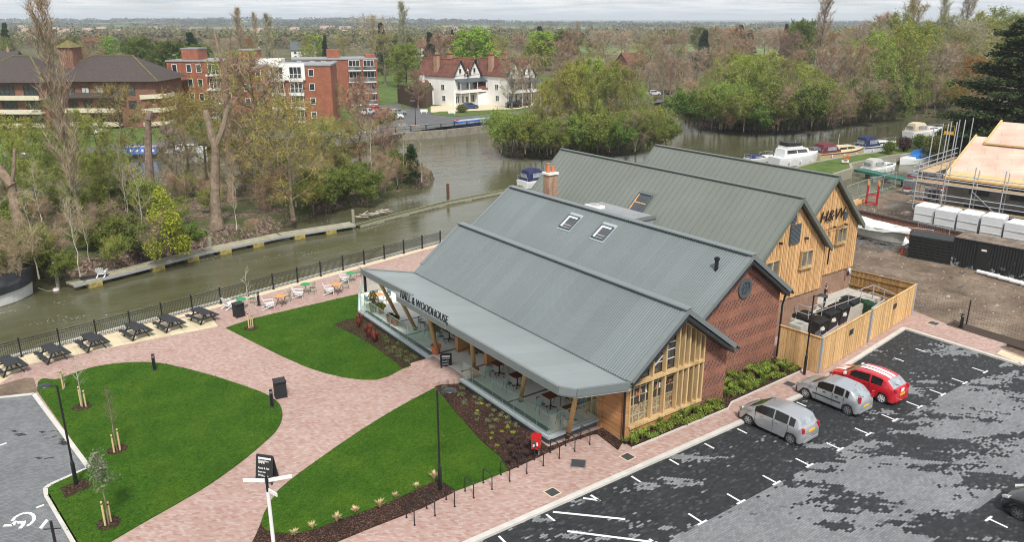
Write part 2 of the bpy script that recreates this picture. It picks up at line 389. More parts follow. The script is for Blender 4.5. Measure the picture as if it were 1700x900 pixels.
    # metal roofs
    def roofm(nm, c, seams):
        t = NT(nm); p = t.pos(); s = t.xyz(p)
        f = t.noise(p, .25, 4, .6); cc = t.ramp(f, [(.3,[x*.93 for x in c]),(.7,[x*1.07 for x in c])])
        if seams:
            sl = t.math('LESS_THAN', t.math('FRACT', t.math('DIVIDE', s[1], 1.0)), .035)
            cc = t.mix(t.math('MULTIPLY', sl, .3), cc, [x*1.5 for x in c])
            pn = t.n('ShaderNodeTexWhiteNoise'); t.l(t.comb(t.math('FLOOR', s[1]), 0.,0.), pn.inputs['Vector'])
            cc = t.mix(1., cc, t.ramp(pn.outputs['Value'], [(0,(.96,.96,.96)),(1,(1.05,1.05,1.05))]), 'MULTIPLY')
            # fixing screws in rows
            dx_ = t.math('LESS_THAN', t.math('ABSOLUTE', t.math('SUBTRACT', t.math('FRACT', t.math('DIVIDE', s[0], .95)), .5)), .018)
            dy_ = t.math('LESS_THAN', t.math('ABSOLUTE', t.math('SUBTRACT', t.math('FRACT', t.math('DIVIDE', s[1], .42)), .5)), .07)
            cc = t.mix(t.math('MULTIPLY', t.math('MULTIPLY', dx_, dy_), .45), cc, (.07,.08,.085))
        t.col(cc); t.set(.42, .0, .5)
    roofm('roof_sheet', (.146,.171,.172), True)
    roofm('canopy_sheet_skylit', (.24,.268,.268), True)  # lighter than the roofs: the canopy's stronger sky reflection is in its colour
    roofm('roof_seam_green', (.162,.178,.156), False)
    simple('roof_trim', (.165,.188,.188), .4, 0, .06); simple('roof_trim_green', (.13,.15,.13), .45, 0, .06)
    simple('roof_trim_pale', (.36,.41,.42), .45, 0, .08)
    simple('dark_metal', (.022,.026,.03), .45, 0, .2); simple('black_paint', (.012,.013,.015), .4, 0, .2); simple('grey_steel', (.30,.31,.33), .45, .6, .15)
    simple('galvanised', (.42,.44,.46), .5, .3, .15, 8); simple('slate_grey', (.075,.092,.105), .5, 0, .1)
    simple('black_stain', (.020,.021,.024), .6, 0, .35, 12)
    # timber
    def timber(nm, c, along='z', board=.14, dark=.35, var=.35):
        t = NT(nm); v = t.co('Object'); s = t.xyz(v)
        ax = {'z': t.math('ADD', s[0], s[1]), 'x': s[2], 'y': s[2]}[along]
        bn = t.n('ShaderNodeTexWhiteNoise'); t.l(t.comb(t.math('FLOOR', t.math('DIVIDE', ax, board)), 0., 0.), bn.inputs['Vector'])
        mp = t.n('ShaderNodeMapping'); mp.inputs['Scale'].default_value = (14,14,1.2) if along == 'z' else (1.2,1.2,14); t.l(v, mp.inputs['Vector'])
        g = t.noise(mp.outputs[0], 1., 5, .7)
        cc = t.ramp(g, [(.28,[x*(1-var) for x in c]),(.5,c),(.75,[min(1,x*(1+var*.7)) for x in c])])
        cc = t.mix(1., cc, t.ramp(bn.outputs['Value'], [(0,(.72,.68,.62)),(1,(1.15,1.15,1.15))]), 'MULTIPLY')
        kn = t.noise(v, 7., 2, .5); cc = t.mix(t.ramp(kn, [(.72,(0,0,0)),(.76,(.6,.6,.6))]), cc, [x*.3 for x in c])
        jl = t.math('LESS_THAN', t.math('FRACT', t.math('DIVIDE', ax, board)), .07); cc = t.mix(t.math('MULTIPLY', jl, dark*1.8), cc, [x*.15 for x in c])
        t.col(cc); t.set(.75,0,.3); t.bump(t.math('SUBTRACT', 1., jl), .4, .01)
    timber('larch_cladding', (.68,.42,.20), 'z', .12, .1); timber('larch_horizontal', (.52,.27,.12), 'x', .14)
    simple('batten_gap_shade', (.11,.062,.03), .9, 0, .2); timber('fence_boards', (.70,.46,.22), 'z', .13); timber('oak_fin', (.52,.37,.19), 'z', .5, 0); timber('fence_old', (.36,.22,.09), 'z', .13)  # batten backing: shade of the gaps painted as dark brown
    timber('pole_pine', (.56,.37,.17), 'z', 9., 0, .3); timber('scaffold_board', (.52,.38,.23), 'x', 9., 0)
    t = NT('plywood_roof'); p = t.pos(); b = t.n('ShaderNodeTexBrick'); t.l(p, b.inputs['Vector'])
    mp = t.n('ShaderNodeMapping'); mp.inputs['Rotation'].default_value = (0,0,R_(67)); t.l(p, mp.inputs['Vector']); t.l(mp.outputs[0], b.inputs['Vector'])
    b.inputs['Scale'].default_value=1; b.inputs['Brick Width'].default_value=2.4; b.inputs['Row Height'].default_value=1.; b.inputs['Mortar Size'].default_value=.015
    b.inputs['Color1'].default_value=(.58,.44,.35,1); b.inputs['Color2'].default_value=(.64,.50,.41,1); b.inputs['Mortar'].default_value=(.42,.28,.2,1)
    t.col(t.mix(1., b.outputs['Color'], t.ramp(t.noise(p,.35,4),[(.35,(.88,.78,.75)),(.65,(1.06,1.08,1.08))]),'MULTIPLY')); t.set(.8)
    simple('concrete', (.46,.44,.39), .9, 0, .12, 2., .2); simple('kerb_stone', (.52,.50,.46), .9, 0, .12, 1.5); simple('beige_slab', (.62,.53,.37), .9, 0, .08)
    t = NT('beige_flags'); p = t.pos(); b = t.n('ShaderNodeTexBrick'); b.offset = 0.
    mp = t.n('ShaderNodeMapping'); mp.inputs['Rotation'].default_value=(0,0,R_(-4)); t.l(p, mp.inputs['Vector']); t.l(mp.outputs[0], b.inputs['Vector'])
    b.inputs['Scale'].default_value=1; b.inputs['Brick Width'].default_value=.9; b.inputs['Row Height'].default_value=.9; b.inputs['Mortar Size'].default_value=.012
    b.inputs['Color1'].default_value=(.60,.51,.34,1); b.inputs['Color2'].default_value=(.66,.57,.40,1); b.inputs['Mortar'].default_value=(.4,.33,.2,1)
    t.col(t.mix(1., b.outputs['Color'], t.ramp(t.noise(p,1.2,5),[(.3,(.85,.85,.83)),(.7,(1.08,1.08,1.08))]),'MULTIPLY')); t.set(.9)
    simple('terrace_concrete', (.76,.75,.70), .8, 0, .1, .8); simple('white_paint', (.78,.78,.76), .5, 0, .05); simple('road_paint', (.74,.74,.72), .7, 0, .12, 9)
    simple('white_render', (.80,.80,.77), .85, 0, .07, .6); simple('cream_trim', (.66,.60,.46), .8, 0, .1, 1.)
    simple('white_plastic', (.72,.73,.74), .35, 0, .05); simple('boat_white', (.76,.77,.77), .28, 0, .05); simple('boat_cream', (.66,.55,.33), .35, 0, .08)
    simple('maroon_canvas', (.12,.018,.026), .7, 0, .2); simple('navy_canvas', (.012,.018,.075), .7, 0, .25); simple('blue_canvas', (.012,.13,.42), .65, 0, .2)
    simple('black_canvas', (.022,.023,.027), .55, 0, .4, 3, .4, fine=5.); simple('grey_canvas', (.42,.42,.38), .8, 0, .12); simple('beige_canvas', (.52,.43,.31), .8, 0, .1)
    simple('narrowboat_blue', (.035,.16,.58), .35, 0, .2); simple('terracotta', (.42,.16,.075), .85, 0, .2, 5); simple('clay_pot_orange', (.55,.17,.07), .8, 0, .12, 4)
    simple('glazed_pot', (.33,.24,.11), .5, 0, .2, 5); simple('red_gloss', (.50,.012,.012), .3, 0, .05); simple('orange_plastic', (.75,.12,.03), .5, 0, .08)
    simple('table_green', (.012,.27,.085), .45, 0, .08); simple('chair_green', (.045,.16,.085), .5, 0, .15); simple('chair_sage', (.20,.29,.27), .6, 0, .1)
    simple('orange_wood', (.60,.30,.10), .55, 0, .15, 6); simple('dark_wood', (.13,.042,.022), .35, 0, .25, 5); simple('pale_stake', (.60,.44,.22), .8, 0, .15, 8)
    simple('rope', (.4,.37,.3), .9); simple('pile_rust', (.12,.042,.028), .85, 0, .4, 3); simple('weathered_wood', (.29,.27,.21), .9, 0, .25, 5, .3)
    simple('float_yellow', (.34,.27,.08), .8, 0, .45, 2.5); simple('moss', (.075,.085,.022), .95, 0, .45, 1.6, .5)
    t = NT('jetty_deck'); v = t.co(); s = t.xyz(v); f = t.noise(v, 1.2, 6, .7); c = t.ramp(f, [(.3,(.20,.18,.11)),(.5,(.34,.31,.20)),(.7,(.44,.41,.29))])
    g = t.math('LESS_THAN', t.math('FRACT', t.math('DIVIDE', s[0], .22)), .14); c = t.mix(t.math('MULTIPLY', g, .5), c, (.08,.07,.04)); t.col(c); t.set(.9)
    simple('bin_black', (.014,.016,.016), .5, 0, .2); simple('bin_green', (.012,.062,.024), .45, 0, .15); simple('net_green', (.02,.13,.09), .7, 0, .25, 6)
    simple('dark_tile', (.062,.048,.043), .85, 0, .25, 2.5, .3); simple('red_tile', (.15,.058,.040), .85, 0, .45, .9, .3); simple('tile_ridge', (.36,.12,.06), .8, 0, .2)
    simple('flat_roof_grey', (.26,.27,.28), .8, 0, .15, 1.); simple('moss_tile', (.15,.125,.045), .9, 0, .3, 2.)
    simple('container_black', (.018,.019,.020), .5, 0, .3, 1.5); simple('rust_roof', (.17,.13,.10), .8, 0, .5, 1.2); simple('block_grey', (.17,.165,.155), .9, 0, .25, 1.2, .3)
    simple('wrap_white', (.66,.68,.70), .35, 0, .08, 1.5, .3, fine=4.); simple('wrap_grey', (.16,.16,.165), .3, 0, .5, 5, .3); simple('tarp_white', (.66,.68,.66), .55, 0, .1, 1.2, .5, fine=3.)
    simple('stone_wall', (.23,.21,.17), .9, 0, .35, 1.5, .5); simple('twine', (.3,.22,.12), .9)
    simple('skin', (.52,.31,.22), .6, 0, .05); simple('black_cloth', (.016,.017,.022), .85, 0, .2); simple('navy_cloth', (.012,.016,.035), .85, 0, .2); simple('hair_dark', (.018,.010,.008), .6)
    simple('rubber', (.016,.016,.017), .8, 0, .15); simple('alloy', (.42,.43,.45), .35, .7, .05); simple('alloy_white', (.72,.72,.72), .35, .1, .05); simple('alloy_dark', (.16,.165,.17), .4, .6, .1)
    simple('tail_red', (.38,.012,.02), .2, 0, .05); simple('lamp_clear', (.62,.62,.60), .12, .2, .05); simple('plate_yellow', (.72,.42,.03), .5, 0, .05)
    simple('trim_black', (.02,.021,.022), .6, 0, .1); simple('drain_cover', (.055,.058,.06), .7, .2, .3, 12); simple('blackboard', (.016,.017,.018), .8, 0, .3, 6)
    simple('soil', (.05,.033,.022), .95, 0, .4, 20); simple('hedge_green', (.035,.062,.014), .9, 0, .35, 5, 1., fine=9.); simple('hedge_brown', (.085,.05,.03), .9, 0, .3, 5, 1., fine=9.)
    simple('ivy_dark', (.018,.042,.012), .7, 0, .4, 4); simple('logs', (.26,.19,.11), .85, 0, .8, 9, .8, fine=12.); simple('book_mixed', (.25,.2,.15), .7, 0, .9, 9)
    simple('yellow_paint', (.72,.42,.03), .5); simple('gold_flower', (.6,.45,.03), .8)
    def carpaint(nm, c, metal, rough=.28):
        t = NT(nm); t.col(c); t.set(rough, metal, .5, Coat_Weight=.8, Coat_Roughness=.06)
    carpaint('paint_silver', (.46,.47,.49), .55); carpaint('paint_silver_blue', (.43,.455,.485), .5); carpaint('paint_red', (.50,.010,.020), .0); carpaint('paint_black', (.006,.006,.007), 0.)
    carpaint('paint_white', (.75,.75,.75), 0.); carpaint('paint_blue', (.03,.07,.2), .2); carpaint('paint_grey', (.12,.125,.13), .4)
    def glass(nm, c, rough=.06):
        t = NT(nm); v = t.pos(); t.col(t.ramp(t.noise(v, .6, 4), [(.35,[x*.5 for x in c]),(.65,[x*1.5 for x in c])])); t.set(rough, 0, 1.); t.b.inputs['IOR'].default_value = 1.6
    glass('window_glass', (.035,.042,.048)); glass('car_glass', (.010,.011,.012), .12); M['car_glass'].node_tree.nodes['Principled BSDF'].inputs['IOR'].default_value = 1.4; glass('window_blind', (.5,.5,.47), .3); glass('curtain_glass', (.16,.17,.16), .1)
    simple('screen_vinyl', (.30,.33,.36), .15, 0, .4, 2.)
    t = NT('balustrade_glass'); t.t.nodes.remove(t.b); tr = t.n('ShaderNodeBsdfTransparent'); tr.inputs[0].default_value = (.93,.975,.96,1); gl = t.n('ShaderNodeBsdfGlossy'); gl.inputs['Roughness'].default_value=.03; gl.inputs[0].default_value=(.9,1,.97,1)
    df = t.n('ShaderNodeBsdfDiffuse'); df.inputs[0].default_value=(.45,.6,.55,1)
    m1 = t.n('ShaderNodeMixShader'); m1.inputs[0].default_value = .07; t.l(tr.outputs[0], m1.inputs[1]); t.l(df.outputs[0], m1.inputs[2])
    m2 = t.n('ShaderNodeMixShader'); m2.inputs[0].default_value = .09; t.l(m1.outputs[0], m2.inputs[1]); t.l(gl.outputs[0], m2.inputs[2]); t.l(m2.outputs[0], t.t.nodes['Material Output'].inputs[0])
    simple('glass_edge', (.30,.52,.50), .2)
    # bark, twigs, leaves: hue varies from tree to tree
    def plant(nm, c, var=.35, ov=.18, rough=.85, scale=1.5, trans=0.):
        t = NT(nm); v = t.pos(); f = t.noise(v, scale, 3, .6)
        cc = t.ramp(f, [(.3,[x*(1-var) for x in c]),(.7,[x*(1+var) for x in c])])
        oi = t.n('ShaderNodeObjectInfo').outputs['Random']
        cc = t.mix(1., cc, t.ramp(oi, [(0,(1-ov,1-ov,1-ov)),(.5,(1+ov,1,1-ov*.5)),(1,(1,1+ov,1))]), 'MULTIPLY')
        t.col(cc); t.set(rough,0,.2)
        if trans: t.b.inputs['Subsurface Weight'].default_value = 0
    plant('bark_grey', (.19,.165,.125), .4, .15, scale=2.); plant('bark_pale', (.42,.40,.34), .3, .1, scale=2.); plant('bark_brown', (.225,.165,.13), .4, .1, scale=2.); plant('bark_dark', (.075,.06,.045), .4, .1)
    plant('twig_brown', (.32,.245,.175)); plant('twig_red', (.295,.20,.15)); plant('twig_olive', (.29,.26,.125)); plant('twig_grey', (.35,.305,.24)); plant('twig_orange', (.27,.165,.075))
    plant('leaf_spring', (.225,.29,.045), .35, .2); plant('leaf_fresh', (.18,.245,.045), .35, .12); plant('leaf_yellow', (.25,.22,.04), .35, .15); plant('leaf_mid', (.10,.15,.03), .4, .2); plant('leaf_dark', (.022,.045,.016), .4, .2)
    plant('leaf_cedar', (.040,.062,.022), .45, .1); plant('leaf_olive', (.13,.15,.05), .35, .15); plant('leaf_lime', (.24,.29,.03), .35, .1); plant('leaf_silver', (.16,.19,.13), .3, .15); plant('leaf_orange', (.25,.145,.045), .35, .1)
    plant('leaf_red', (.16,.04,.032), .4, .15); plant('straw', (.55,.44,.26), .3, .1); plant('leaf_plum', (.06,.035,.035), .4, .1)
make_mats()
# ================= THE SETTING =================
def sheet(name, poly, z0, z1, mat, kind='structure', cat=None, label=None):
    o = MB().prism(poly, z0, z1).build(name, mat); tag(o, label, cat, None, kind); return o
def bankland(name, poly, z1, mat, slope=1.2, z0=-3.5, zn=0.):
    """island: flat top with an uneven sloping bank going down below the water"""
    n = len(poly); a = sum(poly[i][0]*poly[(i+1)%n][1]-poly[(i+1)%n][0]*poly[i][1] for i in range(n))
    if a < 0: poly = poly[::-1]
    c = Vector((sum(p[0] for p in poly)/n, sum(p[1] for p in poly)/n)); m = MB(); V = []; 
    rings = [(-slope, z1), (0., z1-.35), (.35*slope, -1.3), (slope*1.5, z0)]
    for off, z in rings:
        for i in range(n):
            p = Vector(poly[i]); t = (Vector(poly[(i+1)%n])-Vector(poly[i-1])).normalized(); nr = Vector((t.y, -t.x))
            q = p + nr*(off + random.uniform(-.25,.25)); V.append((q.x, q.y, z + (random.uniform(-.15,.15) if z > -2 else 0)))
    fs = [tuple(range(n))]
    for k in range(3):
        for i in range(n): fs.append((k*n+i, (k+1)*n+i, (k+1)*n+(i+1)%n, k*n+(i+1)%n))
    m.add(V, fs); o = m.build(name, mat); tag(o, kind='structure'); return o

water = MB().add([(-500,-50,-1.4),(1500,-50,-1.4),(1500,1500,-1.4),(-500,1500,-1.4)], [(0,1,2,3)]).build('river_water', 'river_water'); tag(water, kind='structure')
rb = MB().add([(-500,-60,-3.4),(1500,-60,-3.4),(1500,1500,-3.4),(-500,1500,-3.4)], [(0,1,2,3)]).build('river_bed', 'soil'); tag(rb, kind='structure')

near = [(-300,-300),(900,-300),(900,40)]+[(300,60),(200,66),(160,68)]+GP([(1545,232),(1462,250),(1421,255),(1353,267),(1321,276)])+[(90,59.5),(88,50.5)]+[]
near = [(-300,-300),(900,-300),(900,30),(104,49.9),(96.9,49.6),(86.5,48.5),(80.,47.8),(76,50),(74,66),(45,63.5),(34,61.3),(13,56.9),(0,54.5),(-20,51.5),(-300,20)]
sheet('ground', near, -3.3, -.12, 'mud_yard')
marina = GP([(1545,232),(1500,240),(1462,250),(1421,255),(1353,267),(1321,276)])+[(90,62.5),(97.2,60.0),(103.3,60.9),(112.9,59.6),(118.7,59.5),(128,57),(128,50),(104,49.95),(900,30.05),(900,45),(260,70),(150,68.5)]
# marina bank: a grass strip beyond a mooring basin
sheet('marina_bank', GP([(1321,277),(1353,268),(1421,256),(1462,251),(1545,233)])+[(150,70),(172,75),(230,68),(900,60),(900,30.2),(112,50.2),(124,50.6),(129,54),(130,61.3),(124,62.3),(119.5,63.3),(106,63.1),(102.6,60.8),(95.3,59.4)], -3.3, -.1, 'bank_grass')
km = MB()
def edge(m, pts, w, z0, z1, closed=False):
    k = len(pts)
    for i in range(k if closed else k-1):
        a = Vector((*pts[i], (z0+z1)/2)); b = Vector((*pts[(i+1)%k], (z0+z1)/2)); d = (b-a).normalized()*(w*.35)
        m.beam(a-d*0, b+d*0, w, z1-z0)
edge(km, GP([(1321,277),(1353,268),(1421,256),(1462,251),(1545,233)]), .5, -2.5, -.02)
edge(km, [(95.3,59.3),(102.7,60.6),(106.1,62.9),(119.5,63.1),(124,62.1),(130,61.1),(129,54)], .4, -2.5, -.03)
tag(km.build('bank_edging', 'weathered_wood'), kind='structure')

far_bank = GP([(-300,330),(-100,300),(0,285),(120,268),(280,250),(400,240),(560,232),(650,222),(740,216),(850,204),(920,195),(1010,187),(1060,183)], -1.3)
rtb = GP([(1125,188),(1160,207),(1205,213),(1250,215),(1300,215),(1350,212),(1400,204),(1450,198),(1500,195),(1570,188),(1650,182),(1750,178)], -1.3)
far_poly = [(-3000,100)]+far_bank+[(146,146),(150,141)]+rtb+[(420,70),(4000,40),(5200,-600),(9000,3000),(9000,12000),(-4000,12000),(-6000,3000)]
o = sheet('far_ground', far_poly, -3.3, -.1, 'far_country')
# green meadow and gardens just behind the far bank
sheet('far_verge', far_bank[1:]+[(146,147),(158,150)]+[(200,180),(230,330),(60,420),(-120,330)], -.095, -.06, 'bank_grass')
islandL = GP([(-260,500),(-100,478),(0,466),(60,455),(100,458),(160,453),(230,436),(290,423),(340,407),(372,402),(400,395),(440,383),(480,371),(520,355),(560,345),(600,338),(640,318),(690,311),(712,303),(715,296),(700,285),(670,281),(640,280),(570,288),(450,300),(300,315),(150,335),(0,350),(-150,365),(-300,400)], -1.3)
bankland('left_island', islandL, .15, 'leaf_litter')
islandM = GP([(823,240),(832,249),(845,254),(870,257),(930,256),(1000,252),(1060,247),(1095,241),(1112,236),(1110,222),(1080,212),(1040,206),(980,205),(900,207),(850,215),(828,228)], -1.3)
bankland('middle_island', islandM, .0, 'leaf_litter')
rsl = bankland('wooded_bank', rtb[:-1]+[(420,84),(420,300),(200,300),(160,160)], .02, 'leaf_litter', 1.0)
# quay wall of the near bank and its stone coping
qp = [(-60,45),(-20,51.2),(0,54.2),(13,56.6),(34,61.0),(45,63.2),(74,65.7)]
m = MB(); edge(m, [(x,y+.16) for x,y in qp], .4, -3.2, .0); tag(m.build('quay_wall', 'concrete'), kind='structure')
# terraces and paving (flush sheets a few mm apart)
pav = [(-40,22.6),(38.2,22.62),(39.3,23.1),(50.6,24.55),(50.6,17.4),(51.8,17.4),(52.3,19.3),(53.2,19.1),(53.6,23.2),(54.3,26.1),(54.3,31),(54,57),(45,63),(34,60.8),(13,56.4),(0,54.0),(-20,51.0),(-40,47.8)]
sheet('pink_paving', pav, -.11, 0., 'pink_paving')
sheet('beige_flagstones', GP([(-60,658),(0,637),(50,605),(200,574),(362,542),(345,520),(250,541),(100,578),(0,604),(-60,620)]), -.05, .012, 'beige_flags')
sheet('quay_coping', [(x,y-1.05) for x,y in qp[1:6]]+[(x,y-.2) for x,y in qp[1:6]][::-1], -.05, .018, 'beige_slab')
sheet('tactile_paving', GP([(1662,581),(1704,598),(1720,606),(1690,602),(1655,588)]), -.05, .012, 'beige_flags')
sheet('car_park', [(-40,-60),(90,-60),(90,17.1),(50.4,17.1),(50.4,24.3),(39.4,22.9),(38.2,22.4),(-40,22.4)], -.115, -.08, 'car_park_blocks')
lc = GP([(-70,669),(0,661),(56,655),(148,778),(84,806),(76,812),(78,824),(125,905),(150,960)])+[(-40,28)]
sheet('left_car_park', lc, -.02, .006, 'car_park_blocks_left')
sheet('bare_soil_patch', GP([(-60,672),(0,662),(58,654),(62,648),(56,628),(40,628),(0,640),(-60,655)]), -.02, .01, 'mud_yard')
m = MB()
edge(m, [(-40,22.52),(38.2,22.54),(39.3,23.0),(50.55,24.45)], .28, -.11, .035)
edge(m, [(50.5,24.5),(50.5,17.2),(51.9,17.2),(60,17.2)], .25, -.11, .034)
edge(m, GP([(-70,669),(0,661),(56,655),(148,778),(84,806),(76,812),(78,824),(125,905),(150,960)]), .22, -.05, .05)
tag(m.build('kerb', 'kerb_stone'), kind='structure')
lawn1 = spline(GP([(62,650),(100,630),(150,612),(200,604),(255,603),(300,611),(350,624),(400,640),(440,655),(462,670),(469,690),(460,714),(436,738),(400,768),(350,804),(300,834),(240,868),(185,900),(140,925)]))[:-6]+GP([(128,905),(80,824),(80,812),(90,805),(152,777)])
sheet('lawn', lawn1, -.03, .05, 'lawn_grass')
lawn2 = GP([(375,545),(420,530),(500,511),(607,486),(604,520),(640,555),(706,600),(690,606),(668,613),(645,625),(625,631),(600,631),(570,627),(540,620),(515,612),(500,606),(460,588),(420,568)])
sheet('lawn', lawn2, -.03, .05, 'lawn_grass')
lawn3 = GP([(722,645),(680,667),(640,690),(600,715),(560,742),(525,767),(500,785),(480,800),(462,816),(448,836),(438,855),(433,870),(438,880),(455,886),(492,888),(530,878),(560,866),(600,852),(640,838),(690,815),(728,797),(757,816),(800,800),(842,783),(838,772),(830,760),(800,735),(760,690)])
sheet('lawn', lawn3, -.03, .05, 'lawn_grass')
for poly, nm in ((GP([(553,540),(575,532),(607,527),(640,552),(706,599),(668,613),(650,598),(625,580),(590,558)]), 0),
             (GP([(405,930),(425,890),(433,871),(440,881),(455,887),(492,888.5),(530,879),(560,867),(600,853),(640,839),(690,816),(728,797.5),(745,810),(756,817),(700,845),(620,876),(540,909),(480,935)]), 1),
             (GP([(722,643),(768,631),(910,744),(1000,712),(1034,735),(1026,748),(992,722),(985,722),(945,735),(900,757),(842,783.5),(838,771),(830,759),(800,734),(760,689)]), 2),
             ([(24.6,23.95),(31.6,23.9),(32.3,24.25),(39.0,24.45),(39.2,24.6),(39.2,26.5),(32.2,26.5),(32.2,24.8),(24.6,24.8)], 3)):
    sheet('planting_bed', poly, -.03, .056, 'bark_mulch')
for px, py in ((137,677),(195,748),(181,871),(417,546)):
    g = G(px,py); sheet('planting_bed', [(g.x+.5*math.cos(t*.45)*random.uniform(.85,1.1), g.y+.5*math.sin(t*.45)*random.uniform(.85,1.1)) for t in range(14)], .0, .058, 'bark_mulch')
sheet('planting_bed', GP([(100,812),(108,829),(155,810),(142,796)]), .0, .059, 'bark_mulch')
sheet('planting_bed', [(53.0,16.0),(53.4,23.1),(54.6,23.1),(54.4,16.0)], -.1, .02, 'soil')
m = MB(); edge(m, [(24.5,23.9),(31.6,23.85),(32.3,24.2),(39.0,24.4)], .07, -.02, .07); tag(m.build('bed_edging', 'kerb_stone'), kind='structure')
# painted bay marks
m = MB()
def mark(a, b, wd=.1, z=-.0765):
    a = Vector((*a, z)); b = Vector((*b, z)); d = (b-a).normalized(); n = Vector((-d.y, d.x, 0))*wd/2
    m.add([a-n, b-n, b+n, a+n], [(0,1,2,3)])
for i in range(13):
    x = 22.83+2.5*i
    if x > 50: break
    mark((x,18.75),(x,18.05)); mark((x-.28,17.99),(x+.28,17.99))
    mark((x+.05,22.25),(x+.05,21.65))
for i in range(1):
    x = 32.8; mark((x,10.35),(x,11.05)); mark((x-.28,11.1),(x+.28,11.1))
mark(G(918,848)[:2], G(1038,860)[:2], .12); mark(G(942,880)[:2], G(1092,899)[:2], .12); mark(G(968,825)[:2], G(996,829)[:2], .12); mark(G(981,820)[:2], G(996,830)[:2], .12)
mark(G(907,852)[:2], G(921,863)[:2], .1); mark(G(1078,893)[:2], G(1094,903)[:2], .1); mark(G(828,888)[:2], G(842,902)[:2], .1)
mk = m; mk.build('bay_markings', 'road_paint')['kind'] = 'structure'
m = MB()
mark(G(0,740)[:2], G(11,736)[:2], .12, .009); mark(G(60,844)[:2], G(73,839)[:2], .12, .009)
# wheelchair symbol on the disabled bay
def stroke(P, wd, z):
    for p, q in zip(P[:-1], P[1:]): mark(G(*p)[:2], G(*q)[:2], wd, z)
stroke([(20,866),(25,860),(32,855.5),(40,852.8),(48,852.5),(54,855),(57,859.5),(56,865),(51,870.5),(45,874)],.13,.0095)
stroke([(6,873.5),(21,873),(27,868.5),(39,868.5)],.15,.0105); stroke([(40,866),(38,873),(33,878.5)],.16,.0115); stroke([(22,868),(27,868.5)],.2,.0125)
m.build('disabled_bay_symbol', 'road_paint')['kind'] = 'structure'
# far road, drive and car parks by the white house
road = GP([(560,243),(640,226),(700,215),(760,207),(840,197),(905,188),(1000,177),(1110,168),(1120,158),(1000,166),(905,180),(860,184),(820,188),(760,193),(725,189),(690,176),(672,178),(668,192),(640,206),(600,216),(550,230)])
sheet('far_road', road, -.06, -.02, 'asphalt')
sheet('far_road', GP([(-60,272),(120,256),(300,240),(560,224),(560,218),(300,232),(120,246),(-60,262)]), -.06, -.025, 'asphalt')
sheet('far_car_park', GP([(600,212),(668,190),(665,172),(610,175),(590,185)]), -.055, -.03, 'asphalt')
sheet('gravel_drive', GP([(715,186),(860,180),(905,172),(880,166),(800,170),(715,176)]), -.05, -.022, 'beige_slab')
sheet('lawn', GP([(712,189),(730,185),(812,184),(815,187),(780,192),(745,193)]), -.05, .05, 'bank_grass')
qf = MB(); edge(qf, GP([(560,231),(650,221),(740,215),(850,203),(920,194),(1010,186),(1060,182)]), .6, -3, -.0); tag(qf.build('far_quay_wall', 'stone_wall'), kind='structure')

# far hills: long low ridges along the horizon
def ridge(dist, pxa, pxb, tops, mat, depth=700):
    m = MB(); n = 70; V = []
    for i in range(n+1):
        px = pxa+(pxb-pxa)*i/n; d = ray(px, 60); d.z = 0; d.normalize()
        wd = d.dot(Vector((fwd.x,fwd.y,0)).normalized()); t = i/n*(len(tops)-1); k = min(int(t), len(tops)-2); ty = tops[k]+(tops[k+1]-tops[k])*(t-k) + math.sin(i*1.7)*.5+math.sin(i*.6)*.6
        L = dist/wd; z = H-(ty-HZ)*dist/F*1.0
        for s_, h_ in ((-1.,-.5),(-.45,z*.55 if z > 0 else z),(0,z),(.5,z*.6),(1.,-.5)):
            q = d*(L+depth*s_); V.append((q.x,q.y,h_))
    m.add(V, [(i*5+j,(i+1)*5+j,(i+1)*5+j+1,i*5+j+1) for i in range(n) for j in range(4)]); o = m.build('far_hills', mat, smooth=True); tag(o, kind='structure'); return o
t = NT('hill_woods'); p = t.pos(); v = t.n('ShaderNodeTexVoronoi'); v.inputs['Scale'].default_value = .0045; t.l(p, v.inputs['Vector'])
c = t.ramp(t.xyz(v.outputs['Color'])[0], [(0,(.045,.055,.05)),(.45,(.08,.085,.065)),(.55,(.10,.16,.06)),(.75,(.17,.25,.08)),(.85,(.09,.085,.06)),(1,(.24,.22,.14))]); t.col(t.mix(1., c, t.ramp(t.noise(p,.02,5,.7),[(.35,(.5,.5,.5)),(.65,(1.4,1.4,1.4))]),'MULTIPLY')); t.set(1,0,0)
ridge(3100, -500, 2200, [34,34,34,33.5,33,33,31.5,31,31.5,33,35,37,38,38,37.5,36.5,36.5,36.5,36.5,36,36], 'hill_woods', 1300)
ridge(2000, -600, 700, [46,42,39.5,39,40,39,38.5,39,40,41,43,45,48], 'hill_woods', 500)
# ================= THE PUB =================
pub = thing('pub_building', (30,34,0), 0, 'riverside pub of four gabled ranges with grey metal roofs, brick and larch walls', 'pub building')
OFF = (30,34,0)
def N(): return NB(OFF)
Y1, YB1 = 24.0, 45.0
simple('shelf_pale', (.38,.35,.23), .8)
